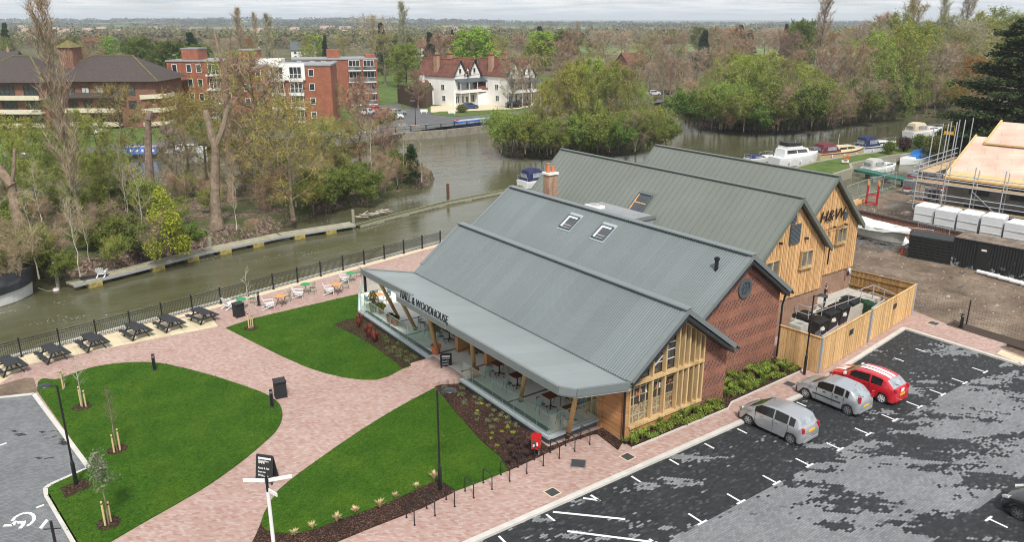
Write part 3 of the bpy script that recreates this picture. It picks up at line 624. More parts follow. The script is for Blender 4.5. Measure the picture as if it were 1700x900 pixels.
# --- range 1 (front, glazed gable) ---
def wallblock(name, poly, y0, y1, mat): return N().xz(poly, y0, y1).build(name, mat, pub)
wallblock('brick_wall', [(30.32,0),(32.3,0),(32.3,3.05),(30.32,4.5)], 24.8, 44.5, 'red_brick')
wallblock('inner_wall', [(24.95,0),(30.3,0),(30.3,4.3),(28.1,5.9),(24.95,3.6)], 25.5, 44.4, 'slate_grey')
sk = .757
def roofslab(m, xr, zr, xe, y0, y1, th, sgn, slope, pitch=.17, amp=.022, corr=True):
    """corrugated sheet from the ridge (xr,zr) down to x=xe, real corrugations running down the slope"""
    ze = zr - abs(xe-xr)*slope; n = max(2, int((y1-y0)/pitch*2)) if corr else 1
    V = []
    for i in range(n+1):
        y = y0+(y1-y0)*i/n; a = amp*(1 if i % 2 else -1) if corr else 0
        V += [(xr,y,zr+a),(xe,y,ze+a)]
    k = len(V); fs = [(2*i,2*i+1,2*i+3,2*i+2) if sgn < 0 else (2*i,2*i+2,2*i+3,2*i+1) for i in range(n)]
    m.add(V, fs)
    m.xz([(xr,zr-.05),(xe,ze-.05),(xe,ze-th),(xr,zr-th)], y0+.02, y1-.02)
m = N(); roofslab(m, 28.1, 6.42, 24.32, Y1+.12, YB1, .2, -1, sk); roofslab(m, 28.1, 6.42, 32.1, Y1+.12, YB1, .2, 1, .73)
m.build('roof', 'roof_sheet', pub)
m = N(); 
def verge(m, xa, za, xb, zb, y, w=.34, h=.34): m.beam((xa,y,za-.06),(xb,y,zb-.06), w, h, up=(0,1,0))
def bargeboard(m, xr, zr, xl, zl, xe, ze, y0, th=.32, w=.3, up=.06):
    m.xz([(xl,zl+up),(xr,zr+up),(xe,ze+up),(xe,ze+up-th),(xr,zr+up-th),(xl,zl+up-th)], y0, y0+w)
bargeboard(m, 28.1, 6.42, 24.32, 3.56, 32.12, 3.49, Y1, .30)
bargeboard(m, 28.1, 6.42, 24.9, 4.0, 32.12, 3.49, YB1-.2, .30)
m.beam((28.1,Y1,6.46),(28.1,YB1,6.46),.5,.07); m.beam((32.08,Y1,3.42),(32.08,YB1,3.42),.16,.16)
m.build('roof_trim', 'roof_trim', pub)
m = N(); m.xz([(24.5,3.4),(28.1,6.1),(31.95,3.28),(31.95,3.08),(28.1,5.88),(24.5,3.2)], Y1+.05, 24.78); m.tube([(32.2,Y1-.02,3.33),(32.2,Y1+.5,3.33)],.09,8); m.build('soffit', 'dark_metal', pub)
# glazed gable
def roofz(x): return (6.42-(28.1-x)*sk if x < 28.1 else 6.42-(x-28.1)*.73)-.38
m = N(); m.xz([(24.78,0),(30.3,0),(30.3,.5),(24.78,.5)], 24.72, 24.95); m.xz([(24.78,0.5),(25.0,.5),(25.0,3.3),(24.78,3.2)], 24.72, 24.95)
m.xz([(24.7,0),(24.95,0),(24.95,3.3),(24.7,3.2)], 24.96, 26.4)
m.build('larch_panel', 'larch_horizontal', pub)
gw = N().box(25.02,30.28,24.98,25.02,.52,2.84).build('window', 'soil', pub); N().box(25.04,28.3,24.962,24.978,.52,1.52).build('log_stack','logs',gw)
g = N(); 
for x in np.arange(25.05,27.6,.42): g.box(x,x+.05,24.93,24.97,.5,2.84)
for z in (1.0,1.55,2.05,2.5): g.box(25.0,28.3,24.94,24.96,z,z+.045)
g.build('shelf', 'shelf_pale', gw)
g = N(); rnd = random.Random(4)
for i in range(22):
    x = rnd.uniform(25.1,28.2); z = rnd.choice((1.6,2.1,2.1,2.55)); g.mat(rnd.randrange(4)); s_ = rnd.uniform(.05,.10); g.box(x,x+s_,24.9,24.96,z,z+rnd.uniform(.1,.28))
g.build('shelf_ornament', ['terracotta','white_paint','leaf_mid','dark_wood'], gw)
gu = N().xz([(25.1,2.98),(30.25,2.98),(30.25,4.2),(28.1,roofz(28.1)-.15),(25.1,3.2)], 24.97, 25.03).build('window', 'window_glass', pub)
m = N()
for a, b in (((25.05,2.9),(30.3,2.9)),((25.05,.58),(30.3,.58))): m.xz([(a[0],a[1]-.06),(b[0],b[1]-.06),(b[0],b[1]+.06),(a[0],a[1]+.06)], 24.62, 24.94)
for x in (25.02,26.55,27.45,28.35,28.75,29.15,29.55,29.95,30.3):
    z1 = roofz(x)
    m.box(x-.05,x+.05,24.68,24.93,.64,min(2.84,z1)); 
    if z1 > 3.2: m.box(x-.05,x+.05,24.68,24.93,2.96,z1-.02)
m.beam((28.05,24.75,roofz(28.05)-.02),(30.3,24.75,roofz(30.3)-.02),.3,.1,up=(0,1,0)); m.build('window_fin', 'oak_fin', pub)
g = N()
for z in (4.4,4.0,3.5): g.box(26.6,28.3,24.94,24.965,z,z+.03)
g.beam((26.7,24.93,3.3),(27.5,24.93,3.9),.05); g.build('window_bar', 'white_paint', gu)
dp = N(); dp.tube([(24.62,24.66,3.2),(24.62,24.66,.35),(24.55,24.5,.12),(24.5,24.35,.08)], .055, 8); dp.tube([(24.62,24.66,3.2),(24.62,24.66,3.35)], .09, 8); dp.build('downpipe', 'black_paint', pub)
# --- range 2 (round window) ---
wallblock('brick_wall', [(31.5,0),(39.0,0),(39.0,4.42),(35.4,7.05),(31.5,4.2)], 26.5, 48.6, 'red_brick')
m = N(); roofslab(m, 35.4, 7.45, 31.2, 26.02, 49.1, .2, -1, .72); roofslab(m, 35.4, 7.45, 39.35, 26.02, 49.1, .2, 1, .72); m.build('roof', 'roof_sheet', pub)
m = N(); bargeboard(m, 35.4,7.45, 31.2,4.43, 39.38,4.58, 25.9, .3); m.beam((35.4,25.9,7.49),(35.4,49.1,7.49),.5,.07); bargeboard(m, 35.4,7.45, 31.2,4.43, 39.38,4.58, 48.95, .3); m.beam((39.3,25.9,4.52),(39.3,49,4.52),.15,.15); m.build('roof_trim','roof_trim', pub)
m = N(); m.xz([(31.5,4.42),(35.4,7.12),(39.2,4.4),(39.2,4.2),(35.4,6.92),(31.5,4.22)], 25.95, 26.48); m.tube([(39.4,25.88,4.42),(39.4,26.3,4.42)],.09,8); m.build('soffit', 'dark_metal', pub)
m = N(); m.xz([(31.9,4.3),(35.4,6.8),(38.75,4.35),(38.75,4.15),(35.4,6.55),(31.9,4.1)], 26.44, 26.5); m.build('brick_verge_course', 'red_brick', pub)
rw = N(); P = []
for k in range(28):
    t = 2*math.pi*k/28
    P.append((35.55+.42*math.cos(t), 5.32+.42*math.sin(t)))
rw = rw.xz(P, 26.46, 26.49).build('window', 'window_glass', pub)
m = N(); 
for k in range(28):
    t, u = 2*math.pi*k/28, 2*math.pi*(k+1)/28
    m.xz([(35.55+r*math.cos(a), 5.32+r*math.sin(a)) for r, a in ((.4,t),(.58,t),(.58,u),(.4,u))], 26.4, 26.49)
for d in (-.14,.14): m.box(35.55+d-.02,35.55+d+.02,26.43,26.455,4.94,5.7); m.box(35.15,35.95,26.43,26.455,5.32+d-.02,5.32+d+.02)
m.build('frame', 'slate_grey', rw)
fl = N(); fl.lathe([(.11,0),(.11,.75),(.17,.76),(.17,.86),(.12,.87),(.12,.92),(.02,.95)], (34.05,25.2+2.2,6.3), 14); fl.build('flue', 'black_paint', pub)
# roof windows on range 2
def skylight(cx, cy, xr, zr, slope, sgn, w, l, frame='slate_grey', blind=True, glassm='window_glass', up=.14):
    ang = math.atan(slope)*(1 if sgn < 0 else -1)
    zc = zr-abs(cx-xr)*slope; M4 = Matrix.Translation((cx-OFF[0], cy-OFF[1], zc)) @ Matrix.Rotation(-ang,4,'Y')
    def bb(name, mat, boxes, par):
        q = MB()
        for b in boxes: q.box(*b)
        q.v = [tuple(M4 @ Vector(v)) for v in q.v]; return q.build(name, mat, par)
    sl = bb('skylight', 'roof_trim_pale' if blind else 'roof_trim_green', [(-l/2-.22,l/2+.35,-w/2-.16,w/2+.16,.0,.035)], pub)
    bb('frame', frame, [(-l/2-.09,-l/2,-w/2-.09,w/2+.09,.02,up),(l/2,l/2+.09,-w/2-.09,w/2+.09,.02,up),(-l/2,l/2,-w/2-.09,-w/2,.02,up),(-l/2,l/2,w/2,w/2+.09,.02,up)], sl)
    bb('pane', glassm, [(-l/2,l/2,-w/2,w/2,.03,.06)], sl)
    if blind: bb('reveal', 'white_render', [(-l/2+.001,-l/2+.04,-w/2,w/2,.061,.1),(l/2-.14,l/2,-w/2,w/2,.061,.1),(-l/2+.04,l/2-.14,w/2-.15,w/2,.061,.09),(-l/2+.04,l/2-.14,-w/2,-w/2+.03,.061,.09)], sl); bb('sash','bark_pale',[(-.3,-.24,-w/2+.03,w/2-.15,.061,.085)],sl)
    else: bb('glazing_bar', 'larch_cladding', [(-.04,.04,-w/2,w/2,.061,.1),(-l/2,l/2,w/2-.1,w/2,.061,.1)], sl)
    return sl
def onroof(px, py, xr, zr, slope):   # point of the left slope seen at a pixel
    d = ray(px, py); # z = zr-(xr-x)*slope ; x=d.x t ; z=20+d.z t
    t = (zr-xr*slope-H)/(d.z-slope*d.x); return d*t+Vector((0,0,H))
for px, py in ((946,370),(1001,387)):
    q = onroof(px, py, 35.4, 7.45, .72); skylight(q.x, q.y, 35.4, 7.45, .72, -1, 1.0, 1.05)
# --- range 3 and 4 (larch gables, seamed roofs) ---
def larchgable(x0, x1, xr, zr, yw, zb, slope, back, ovh, ze_r, name_off):
    zl = zr-(xr-x0)*slope-.2; zr_ = zr-(x1-xr)*slope-.2
    wallblock('brick_wall', [(x0,0),(x1,0),(x1,zb),(x0,zb)], yw+.06, back-.5, 'buff_brick')
    wallblock('gable_wall', [(x0,zb+.01),(x1,zb+.01),(x1,zr_),(xr,zr-.22),(x0,zl)], yw+.0, back-.52, 'batten_gap_shade')  # dark face stands in for the shadow between the battens
    m = N(); x = x0+.05
    while x < x1-.03:
        zt = zr-abs(x-xr)*slope-.3; off = random.uniform(-.012,.012); m.box(x-.052,x+.052,yw-.06+off,yw+.002,zb-.12+random.uniform(-.02,.02),zt); x += .142
    m.build('cladding_battens', 'larch_cladding', pub)
    # roof
    m = N(); 
    for xe, sg in ((xr-(zr-ze_r)/slope, -1), (xr+(zr-ze_r)/slope, 1)):
        m.xz([(xr,zr),(xe,ze_r),(xe,ze_r-.14),(xr,zr-.14)], yw-ovh+.05, back)
        y = yw-ovh+.55
        while y < back-.1: m.beam((xr,y,zr+.02),(xe,y,ze_r+.02), .035, .05, up=(0,0,1)); y += .52
    m.build('roof', 'roof_seam_green', pub)
    m = N(); hx = (zr-ze_r)/slope
    bargeboard(m, xr, zr, xr-hx, ze_r, xr+hx, ze_r, yw-ovh, .34, .16, .05); bargeboard(m, xr, zr, xr-hx, ze_r, xr+hx, ze_r, back-.05, .3, .12, .05)
    m.beam((xr,yw-ovh,zr+.035),(xr,back,zr+.035),.3,.06); m.build('roof_trim', 'roof_trim_green', pub)
larchgable(38.9, 46.4, 42.6, 9.38, 28.5, 2.72, .98, 51.7, .55, 5.6, 0)
larchgable(44.6, 52.35, 48.5, 9.85, 29.85, 2.8, .98, 46.4, .5, 5.9, 1)
def gwin(x0, x1, z0, z1, y, n=2, curtain=True):
    wdw = N().box(x0,x1,y-.07,y-.02,z0,z1).build('window', 'curtain_glass' if curtain else 'window_glass', pub)
    m = N(); t = .09
    m.box(x0-t,x1+t,y-.16,y-.015,z0-t,z0); m.box(x0-t,x1+t,y-.16,y-.015,z1,z1+t); m.box(x0-t,x0,y-.16,y-.015,z0,z1); m.box(x1,x1+t,y-.16,y-.015,z0,z1)
    for i in range(1,n): x = x0+(x1-x0)*i/n; m.box(x-.05,x+.05,y-.14,y-.072,z0,z1)
    m.box(x0-.16,x1+.16,y-.2,y-.02,z0-.17,z0-t); m.build('frame', 'oak_fin', wdw); return wdw
gwin(43.62,44.7,4.6,5.6,28.42); gwin(39.95,41.2,4.45,5.5,28.42); gwin(49.68,50.7,4.95,5.9,29.77)
def louvre(x0,x1,z0,z1,y):
    m = N(); m.box(x0,x1,y-.08,y-.02,z0,z1); z = z0+.05
    while z < z1-.03: m.cbox(((x0+x1)/2,y-.1,z), x1-x0-.06,.05,.02, rx=.6); z += .085
    m.build('louvre', 'slate_grey', pub)
louvre(42.12,42.62,7.75,8.3,28.42); louvre(42.15,43.2,6.35,7.62,28.42); louvre(50.25,50.66,6.55,7.1,29.77)
m = N()
for x, z in ((41.2,6.6),(43.9,6.5)): m.box(x-.06,x+.06,28.2,28.42,z-.05,z+.08)
m.tube([(47.6,29.6,6.12),(50.9,29.6,6.12)], .02, 6); 
for x in (48.6,49.9): m.beam((x,29.75,6.12),(x,29.3,6.35),.035); m.box(x-.08,x+.08,29.2,29.4,6.3,6.38)
m.build('wall_light', 'dark_metal', pub)
mm = text_mesh('H&W', 1.12, .02, 'gable_lettering', 'black_paint', Matrix.Translation((47.25-OFF[0],29.66-OFF[1],6.72)) @ Matrix.Rotation(R_(90),4,'X') @ Matrix.Scale(1.08,4,(1,0,0)), pub, -.004, .2)
N().tube([(46.75,28.38,5.5),(46.75,28.38,4.2)],.05,8).build('downpipe','black_paint',pub)
m = N(); m.tube([(39.15,26.2,4.3),(39.15,26.35,3.6),(39.15,26.35,.2)],.06,8); m.build('downpipe','black_paint',pub)
m = N(); m.lathe([(.02,.16),(.07,.1),(.1,-.06),(.11,-.12)], (51.6,29.6,2.35), 10); m.beam((51.6,29.85,2.5),(51.6,29.6,2.5),.04); m.build('wall_light','black_paint',pub)
m = N(); m.box(51.85,52.1,29.74,29.85,2.15,2.6); m.build('wall_box','white_plastic',pub)
# flat roof with rooflight between ranges 2 and 3, big roof window of range 3
m = N(); m.box(37.2,39.6,37.6,43.2,5.2,6.75); m.build('link_flat_roof','flat_roof_grey',pub)
m = N(); m.box(37.15,39.65,37.5,37.62,6.6,6.85); m.box(37.15,39.6,43.2,43.3,6.6,6.85); m.build('parapet','roof_trim',pub)
q = onroof(1063,338, 42.6, 9.38, .98); skylight(q.x, q.y, 42.6, 9.38, .98, -1, 1.25, 1.5, 'slate_grey', False)
rl = N().box(37.45,38.35,41.4,42.7,6.75,6.93).build('rooflight','white_paint',pub); N().box(37.6,38.2,41.55,42.55,6.93,6.96).build('pane','window_blind',rl)
# chimney
ch = N(); cx, cy = 38.15, 47.6; ch.box(cx-.42,cx-.02,cy-.35,cy+.35,5.4,8.35); ch.box(cx+.02,cx+.42,cy-.35,cy+.35,5.4,8.35); ch.box(cx-.36,cx+.36,cy-.3,cy+.3,5.4,8.2); ch = ch.build('chimney','chimney_brick',pub)
m = N(); m.box(cx-.5,cx+.0,cy-.45,cy+.45,8.35,8.5); m.box(cx+.02,cx+.52,cy-.45,cy+.45,8.35,8.5); m.build('chimney_cap','white_paint',ch)
for dx_, h_ in ((-.22,.75),(.24,.42)): N().lathe([(.17,0),(.15,h_*.9),(.17,h_*.92),(.17,h_),(.11,h_)], (cx+dx_,cy,8.5), 12).build('chimney_pot','clay_pot_orange',ch)
N().tube([(cx+.3,cy,8.5),(cx+.3,cy,9.6)],.012,4).build('aerial','grey_steel',ch)
# --- canopy ---
cz = lambda x: 3.5+(24.32-x)*.19
m = N(); xs = 20.25
top = [(24.3,24.1),(20.95,24.05),(20.35,24.55),(20.3,39.6),(21.25,39.6),(20.95,46.0),(24.3,45.0)]
def cp(p, dz=0): return (p[0],p[1],cz(p[0])+dz)
n_ = len(top); V = [cp(p) for p in top]+[cp(p,-.07) for p in top]
m.add(V, [tuple(range(n_-1,-1,-1)), tuple(range(n_,2*n_))]+[(i,(i+1)%n_,n_+(i+1)%n_,n_+i) for i in range(n_)]); can = m.build('canopy','canopy_sheet_skylit',pub)
m = N()
for a, b in zip(top[:-1], top[1:]): m.beam(cp(a,-.12), cp(b,-.12), .14, .36)
m.build('fascia','roof_trim',can)
m = N()
for a, b in zip(top[:-1], top[1:]):
    a2, b2 = Vector(cp(a,-.37)), Vector(cp(b,-.37)); m.beam(a2+Vector((.1,.06,0)), b2+Vector((.1,.06,0)), .12, .14)
q1 = [(24.2,24.2),(21.0,24.2),(20.5,24.6),(20.45,39.5),(21.4,39.5),(21.1,45.8),(24.2,44.8)]
V = [cp(p,-.3) for p in q1]; m.add(V, [tuple(range(len(V)))])
for y in np.arange(25.5,46,2.9): m.beam(cp((21.3,y),-.38), cp((24.3,y),-.38), .12,.22)
m.build('canopy_underside','roof_trim_pale',can)  # unseen underside made pale to bounce light onto the terrace floor
m = N(); m.beam((24.4,24.0,3.47),(24.4,45,3.47),.14,.1); m.build('gutter','black_paint',can)
m = N(); m.add([cp((20.3,41.0),.03),cp((20.22,34.2),.03),cp((20.42,34.2),.04),cp((20.95,39.7),.035)],[(0,1,2,3)]); m.box(20.12,20.26,34.0,39.55,3.98,4.3); m.build('sign_board','roof_trim',can)
text_mesh('HALL & WOODHOUSE', .62, .03, 'sign_lettering', 'black_paint', Matrix.Translation((20.2-OFF[0],39.2-OFF[1],4.33)) @ Matrix.Rotation(R_(-90),4,'Z') @ Matrix.Rotation(R_(82),4,'X') @ Matrix.Scale(.85,4,(1,0,0)), can, -.011)
# posts
feet = [(23.0,45.1),(22.9,42.5),(22.1,38.3),(22.3,34.5),(22.5,30.3),(22.55,26.42)]; tops_ = [(21.35,44.2),(21.35,41.9),(21.0,37.4),(21.3,33.2),(21.6,28.6),(21.85,25.0)]
for f_, t_ in zip(feet, tops_):
    p = N(); z0 = .5 if f_[1] > 26.6 else .15
    p.tube([(f_[0],f_[1],z0+.1),((f_[0]+t_[0])/2,(f_[1]+t_[1])/2,(z0+cz(t_[0])-.4)/2+.05),(t_[0],t_[1],cz(t_[0])-.42)], [.115,.125,.115], 10)
    p = p.build('canopy_post','pole_pine',pub, smooth=True); b_ = N(); b_.tube([(f_[0],f_[1],z0),(f_[0],f_[1],z0+.16)],.13,8); b_.tube([(t_[0],t_[1],cz(t_[0])-.5),(t_[0],t_[1],cz(t_[0])-.3)],.11,8); b_.build('post_shoe','black_paint',p)
N().box(20.98,21.12,45.7,45.85,2.6,4.0).build('canopy_bracket','black_paint',can)
# --- terrace ---
ter = [(24.7,26.45),(21.35,26.45),(21.35,34.55),(21.75,34.55),(21.75,38.2),(21.4,38.2),(21.45,48.0),(23.0,51.2),(27.1,50.2),(30.0,52.5),(33,50),(33,44),(24.7,44)]
tf = N().prism(ter, .38, .5).build('terrace_floor','terrace_concrete',pub)
sd_ = [(24.7,26.6),(21.47,26.6),(21.47,34.6),(21.8,34.6),(21.8,38.1),(21.5,38.1),(21.55,47.95),(23.1,51.05),(27.1,50.05),(33,50),(33,44),(24.7,44)]
N().prism(sd_, -.05, .378).build('terrace_plinth','slate_grey',pub)
m = N()
for i in range(7):
    if i in (2,3,4): continue
    a, b = ter[i], ter[i+1]; m.beam((*a,.44),(*b,.44),.1,.135)
m.build('terrace_edge_strip','roof_trim_pale',pub)
m = N()
for y in (30.6,35.3,38.3,42.0,44.4): m.box(21.9,24.7,y-.07,y+.07,.5,.506)
m.box(21.62,21.9,27,34.2,.5,.507); m.box(21.65,21.95,38.4,47.6,.5,.507); m.build('drain_channel','slate_grey',pub)
def glassrun(pts, n):
    a, b = Vector((*pts[0],0)), Vector((*pts[1],0))
    for i in range(n):
        p, q = a.lerp(b,(i+.012)/n), a.lerp(b,(i+.988)/n)
        g_ = N().beam((p.x,p.y,1.05),(q.x,q.y,1.05),.018,1.06).build('glass_panel','balustrade_glass',bal)
        N().beam((p.x,p.y,1.59),(q.x,q.y,1.59),.022,.02).beam((p.x,p.y,.53),(p.x,p.y,1.58),.012,.012).build('edge','glass_edge',g_)
bal = N(); bal.beam((24.5,26.55,.54),(21.47,26.55,.54),.1,.09); bal.beam((21.47,26.55,.54),(21.47,34.4,.54),.1,.09); bal.beam((21.52,38.4,.54),(21.55,47.9,.54),.1,.09); bal = bal.build('glass_balustrade','galvanised',pub)
for p in bal.children: pass
glassrun([(24.6,26.55),(21.5,26.55)],3); glassrun([(21.47,26.6),(21.47,34.4)],8); glassrun([(22.3,38.5),(21.55,41.0)],1) ; glassrun([(21.52,41.0),(21.55,47.9)],6); glassrun([(21.6,47.95),(23.1,51.0)],3); glassrun([(23.2,51.05),(27.0,50.1)],3)
# front wall behind the terrace
N().box(24.62,24.9,26.3,26.75,0,3.3).build('larch_panel','larch_horizontal',pub); N().box(24.72,24.95,25.0,26.3,0,3.3).build('larch_panel','larch_horizontal',pub)
m = N(); m.box(24.8,24.95,26.75,35.0,.5,.75); m.build('larch_panel','larch_horizontal',pub)
m = N()
for y in np.arange(26.95,31.4,.42): m.box(24.55,24.85,y,y+.09,.6,3.4)
m.build('window_fin','oak_fin',pub)
fw = N().box(24.86,24.9,26.75,35.0,.75,3.3).build('window','window_glass',pub)
m = N()
for y in np.arange(31.5,35,.9): m.box(24.78,24.86,y,y+.07,.7,3.3)
m.build('frame','dark_metal',fw)
for a in ((23.55,24.9,34.9,35.35),(23.1,23.55,37.95,38.3)): pass
N().box(23.5,24.9,35.0,35.3,.5,3.28).build('larch_panel','larch_horizontal',pub); N().box(23.2,24.9,37.7,38.0,.5,3.28).build('larch_panel','larch_horizontal',pub)
dr = N().box(24.3,24.36,35.3,37.7,.5,3.2).build('door','window_glass',pub); m = N()
for y in (35.3,36.1,36.85,37.6): m.box(24.24,24.3,y,y+.08,.5,3.2)
m.box(24.24,24.3,35.3,37.7,2.65,2.75); m.build('frame','dark_metal',dr)
m = N(); m.box(24.86,24.95,38.0,44.5,.5,.8); m.build('larch_panel','larch_horizontal',pub)
fw2 = N().box(24.88,24.92,38.0,44.5,.8,3.3).build('window','window_glass',pub); m = N()
for y in np.arange(38.1,44.5,1.25): m.box(24.78,24.88,y,y+.1,.7,3.3)
m.build('frame','oak_fin',fw2)
wallblock('inner_wall', [(24.95,0),(32,0),(32,4.2),(24.95,3.6)], 44.42, 44.9, 'larch_horizontal')
# pink ramp up to the terrace
a, b, c_, d_ = G(765,640), G(730,605), Vector((21.8,38.1,0)), Vector((21.8,34.6,0))
m = MB(); m.add([(19.6,35.9,.004),(20.3,39.0,.004),(21.78,38.1,.495),(21.78,34.62,.495),(21.78,38.1,-.05),(21.78,34.62,-.05)], [(3,2,1,0),(0,5,3),(1,2,4),(2,3,5,4)]); tag(m.build('entrance_ramp','pink_paving'), kind='structure')
# service yard platform
pl = N(); pl.box(43.5,52.3,27.3,29.9,0,1.0); pl.build('service_platform','concrete',pub)
# ================= FOREGROUND THINGS =================
def nth(i, n, what):   # "leftmost", "second from the left" ...
    if i == 0: return 'leftmost of ' + what
    if i == n-1: return 'rightmost of ' + what
    return ORD[i] + ' from the left of ' + what
# picnic tables
def picnic(loc, rz, label):
    t = thing('picnic_table', loc, rz, label, 'picnic table', 'black picnic tables along the river railing')
    for k in range(5): pass
    m = MB()
    for k in range(5): m.box(-.9,.9,-.36+k*.148,-.36+k*.148+.135,.72,.76)
    m.box(-.6,-.53,-.36,.37,.66,.718); m.box(.53,.6,-.36,.37,.66,.718); m.build('tabletop','black_stain',t)
    for sg in (-1,1):
        m = MB()
        for k in range(2): m.box(-.9,.9,sg*.64-.14+k*.15,sg*.64-.14+k*.15+.135,.42,.46)
        m.build('bench_seat','black_stain',t)
        m = MB(); x = sg*.62
        m.beam((x,-.56,.0),(x,-.18,.70),.06,.1,up=(1,0,0)); m.beam((x,.56,.0),(x,.18,.70),.06,.1,up=(1,0,0)); m.beam((x+.06*sg,-.78,.38),(x+.06*sg,.78,.38),.05,.09); m.beam((x-.1*sg,0,.38),(x-.5*sg,0,.68),.05,.06)
        m.build('trestle','black_stain',t)
    return t
pt = None
PT = [(-38,644),(17,618),(89,597),(155,578),(227,559),(282,546),(337,533)]
ang = math.atan2(G(337,533).y-G(89,597).y, G(337,533).x-G(89,597).x)
for i, (px,py) in enumerate(PT[1:]):
    g = G(px,py); l = 'black picnic table, ' + nth(i, 6, 'six beside the river railing')
    if pt is None: pt = picnic(tuple(g), ang+R_(90)+.1, l)
    else: dup(pt, (g.x,g.y,.012), ang+R_(90)+.1+random.uniform(-.06,.06), l)
pt.location.z = .012
# river railing
rt_ = [(-20,50.6),(0.2,53.75),(6.6,54.7),(13.2,56.1),(22,58.0),(33.8,60.4),(36,60.8)]
fr = thing('river_railing', (0.2,53.75,0), 0, 'long black metal railing with posts along the edge of the river', 'railing')
class RB(NB): pass
def along(path, step):
    out_ = []; carry = 0
    for a, b in zip(path[:-1], path[1:]):
        a = Vector(a); b = Vector(b); L = (b-a).length; s_ = carry
        while s_ < L: out_.append(a+(b-a)*(s_/L)); s_ += step
        carry = s_-L
    return out_
pp = along(rt_, 2.18)
for i, p in enumerate(pp):
    q = NB((0.2,53.75,0)); q.box(p.x-.045,p.x+.045,p.y-.045,p.y+.045,0,1.25); q.lathe([(.05,0),(.055,.04),(.0,.07)],(p.x,p.y,1.25),8); q.box(p.x-.09,p.x+.09,p.y-.09,p.y+.09,.018,.05); q.build('post','black_paint',fr)
    if i+1 < len(pp):
        r_ = pp[i+1]; a = Vector((p.x,p.y,1.12)); b = Vector((r_.x,r_.y,1.12)); q = NB((0.2,53.75,0)); q.beam(a,b,.05,.04); q.beam(a-Vector((0,0,.14)),b-Vector((0,0,.14)),.035,.03); q.beam(a-Vector((0,0,1.0)),b-Vector((0,0,1.0)),.035,.03)
        nb = 19
        for k in range(1,nb): c = a.lerp(b,k/nb); q.beam((c.x,c.y,.12),(c.x,c.y,.98),.02,.02)
        q.build('railing_panel','black_paint',fr)
# litter bins
def bin_(loc, rz, label):
    t = thing('litter_bin', loc, rz, label, 'litter bin', 'black slatted litter bins')
    m = MB(); m.box(-.28,.28,-.28,.28,.04,.86); 
    for k in range(6):
        x = -.26+k*.104
        for s_ in (-1,1): m.box(x-.035,x+.035,s_*.29-.015,s_*.29+.015,.05,.84); m.box(s_*.29-.015,s_*.29+.015,x-.035,x+.035,.05,.84)
    m.build('body','black_stain',t)
    m = MB(); m.box(-.33,.33,-.33,.33,.93,.99); m.box(-.3,-.24,-.3,-.24,.86,.93); m.box(.24,.3,.24,.3,.86,.93); m.box(.24,.3,-.3,-.24,.86,.93); m.box(-.3,-.24,.24,.3,.86,.93); m.build('lid','black_stain',t)
    m = MB(); m.box(-.32,.32,-.32,.32,0,.05); m.build('base','dark_metal',t); return t
b0 = bin_(tuple(G(466,658)), -.15, 'black slatted bin beside the bollard at the edge of the round lawn')
dup(b0, tuple(G(397,525)), .2, 'black slatted bin near the river railing beside the green table')
# bollards
def bollard(loc, label):
    t = thing('bollard_light', loc, R_(-30), label, 'bollard', 'black bollard lights')
    m = MB(); m.box(-.075,.075,-.075,.075,0,1.0); m.build('post','black_paint',t); m = MB(); m.box(-.08,.08,-.082,-.076,.8,.93); m.box(-.05,.05,-.084,-.0825,.82,.90); m.build('lamp','grey_steel',t)
    m = MB(); m.box(-.15,.15,-.15,.15,0,.02); m.build('base_plate','dark_metal',t); return t
bl = None
for px, py, l in ((257,614,'black bollard light at the top edge of the round lawn'),(452,675,'black bollard light beside the litter bin at the lawn tip'),(430,507,'black bollard light close to the river railing'),(1595,544,'black bollard light at the end of the car park by the wire fence')):
    g = G(px,py,.05 if px in(257,452) else 0.)
    if bl is None: bl = bollard(tuple(g), l)
    else: dup(bl, tuple(g), R_(-30), l)
# lamp posts
def lamp(loc, rz, h, label, armlen=.55):
    t = thing('lamp_post', loc, rz, label, 'lamp post', 'black lamp posts')
    m = MB(); m.cyl(0,0,0,1.15,.085,.085,12); m.cyl(0,0,1.15,1.25,.085,.05,12); m.build('base_section','black_paint',t)
    m = MB(); m.tube([(0,0,1.2),(0,0,h-.05),(0,0,h)],[.05,.042,.042],10); m.tube([(0,0,h-.06),(armlen*.5,0,h-.02)],.03,8); m.build('pole','black_paint',t)
    m = MB(); V = []
    m.lathe([(.02,.0),(.24,.01),(.27,.035),(.24,.07),(.1,.1),(.0,.1)], (armlen*.5+.25,0,h-.06), 20); m.build('lamp_head','dark_metal',t)
    return t
l1 = lamp(tuple(G(731,815)), R_(-36), 4.95, 'black lamp post in the mulch bed behind the cycle hoops')
dup(l1, tuple(G(127,806)), R_(144), 'black lamp post between the left car park and the round lawn')
dup(l1, tuple(G(1335,622)), R_(-30), 'black lamp post in front of the timber bin enclosure beside the cars')
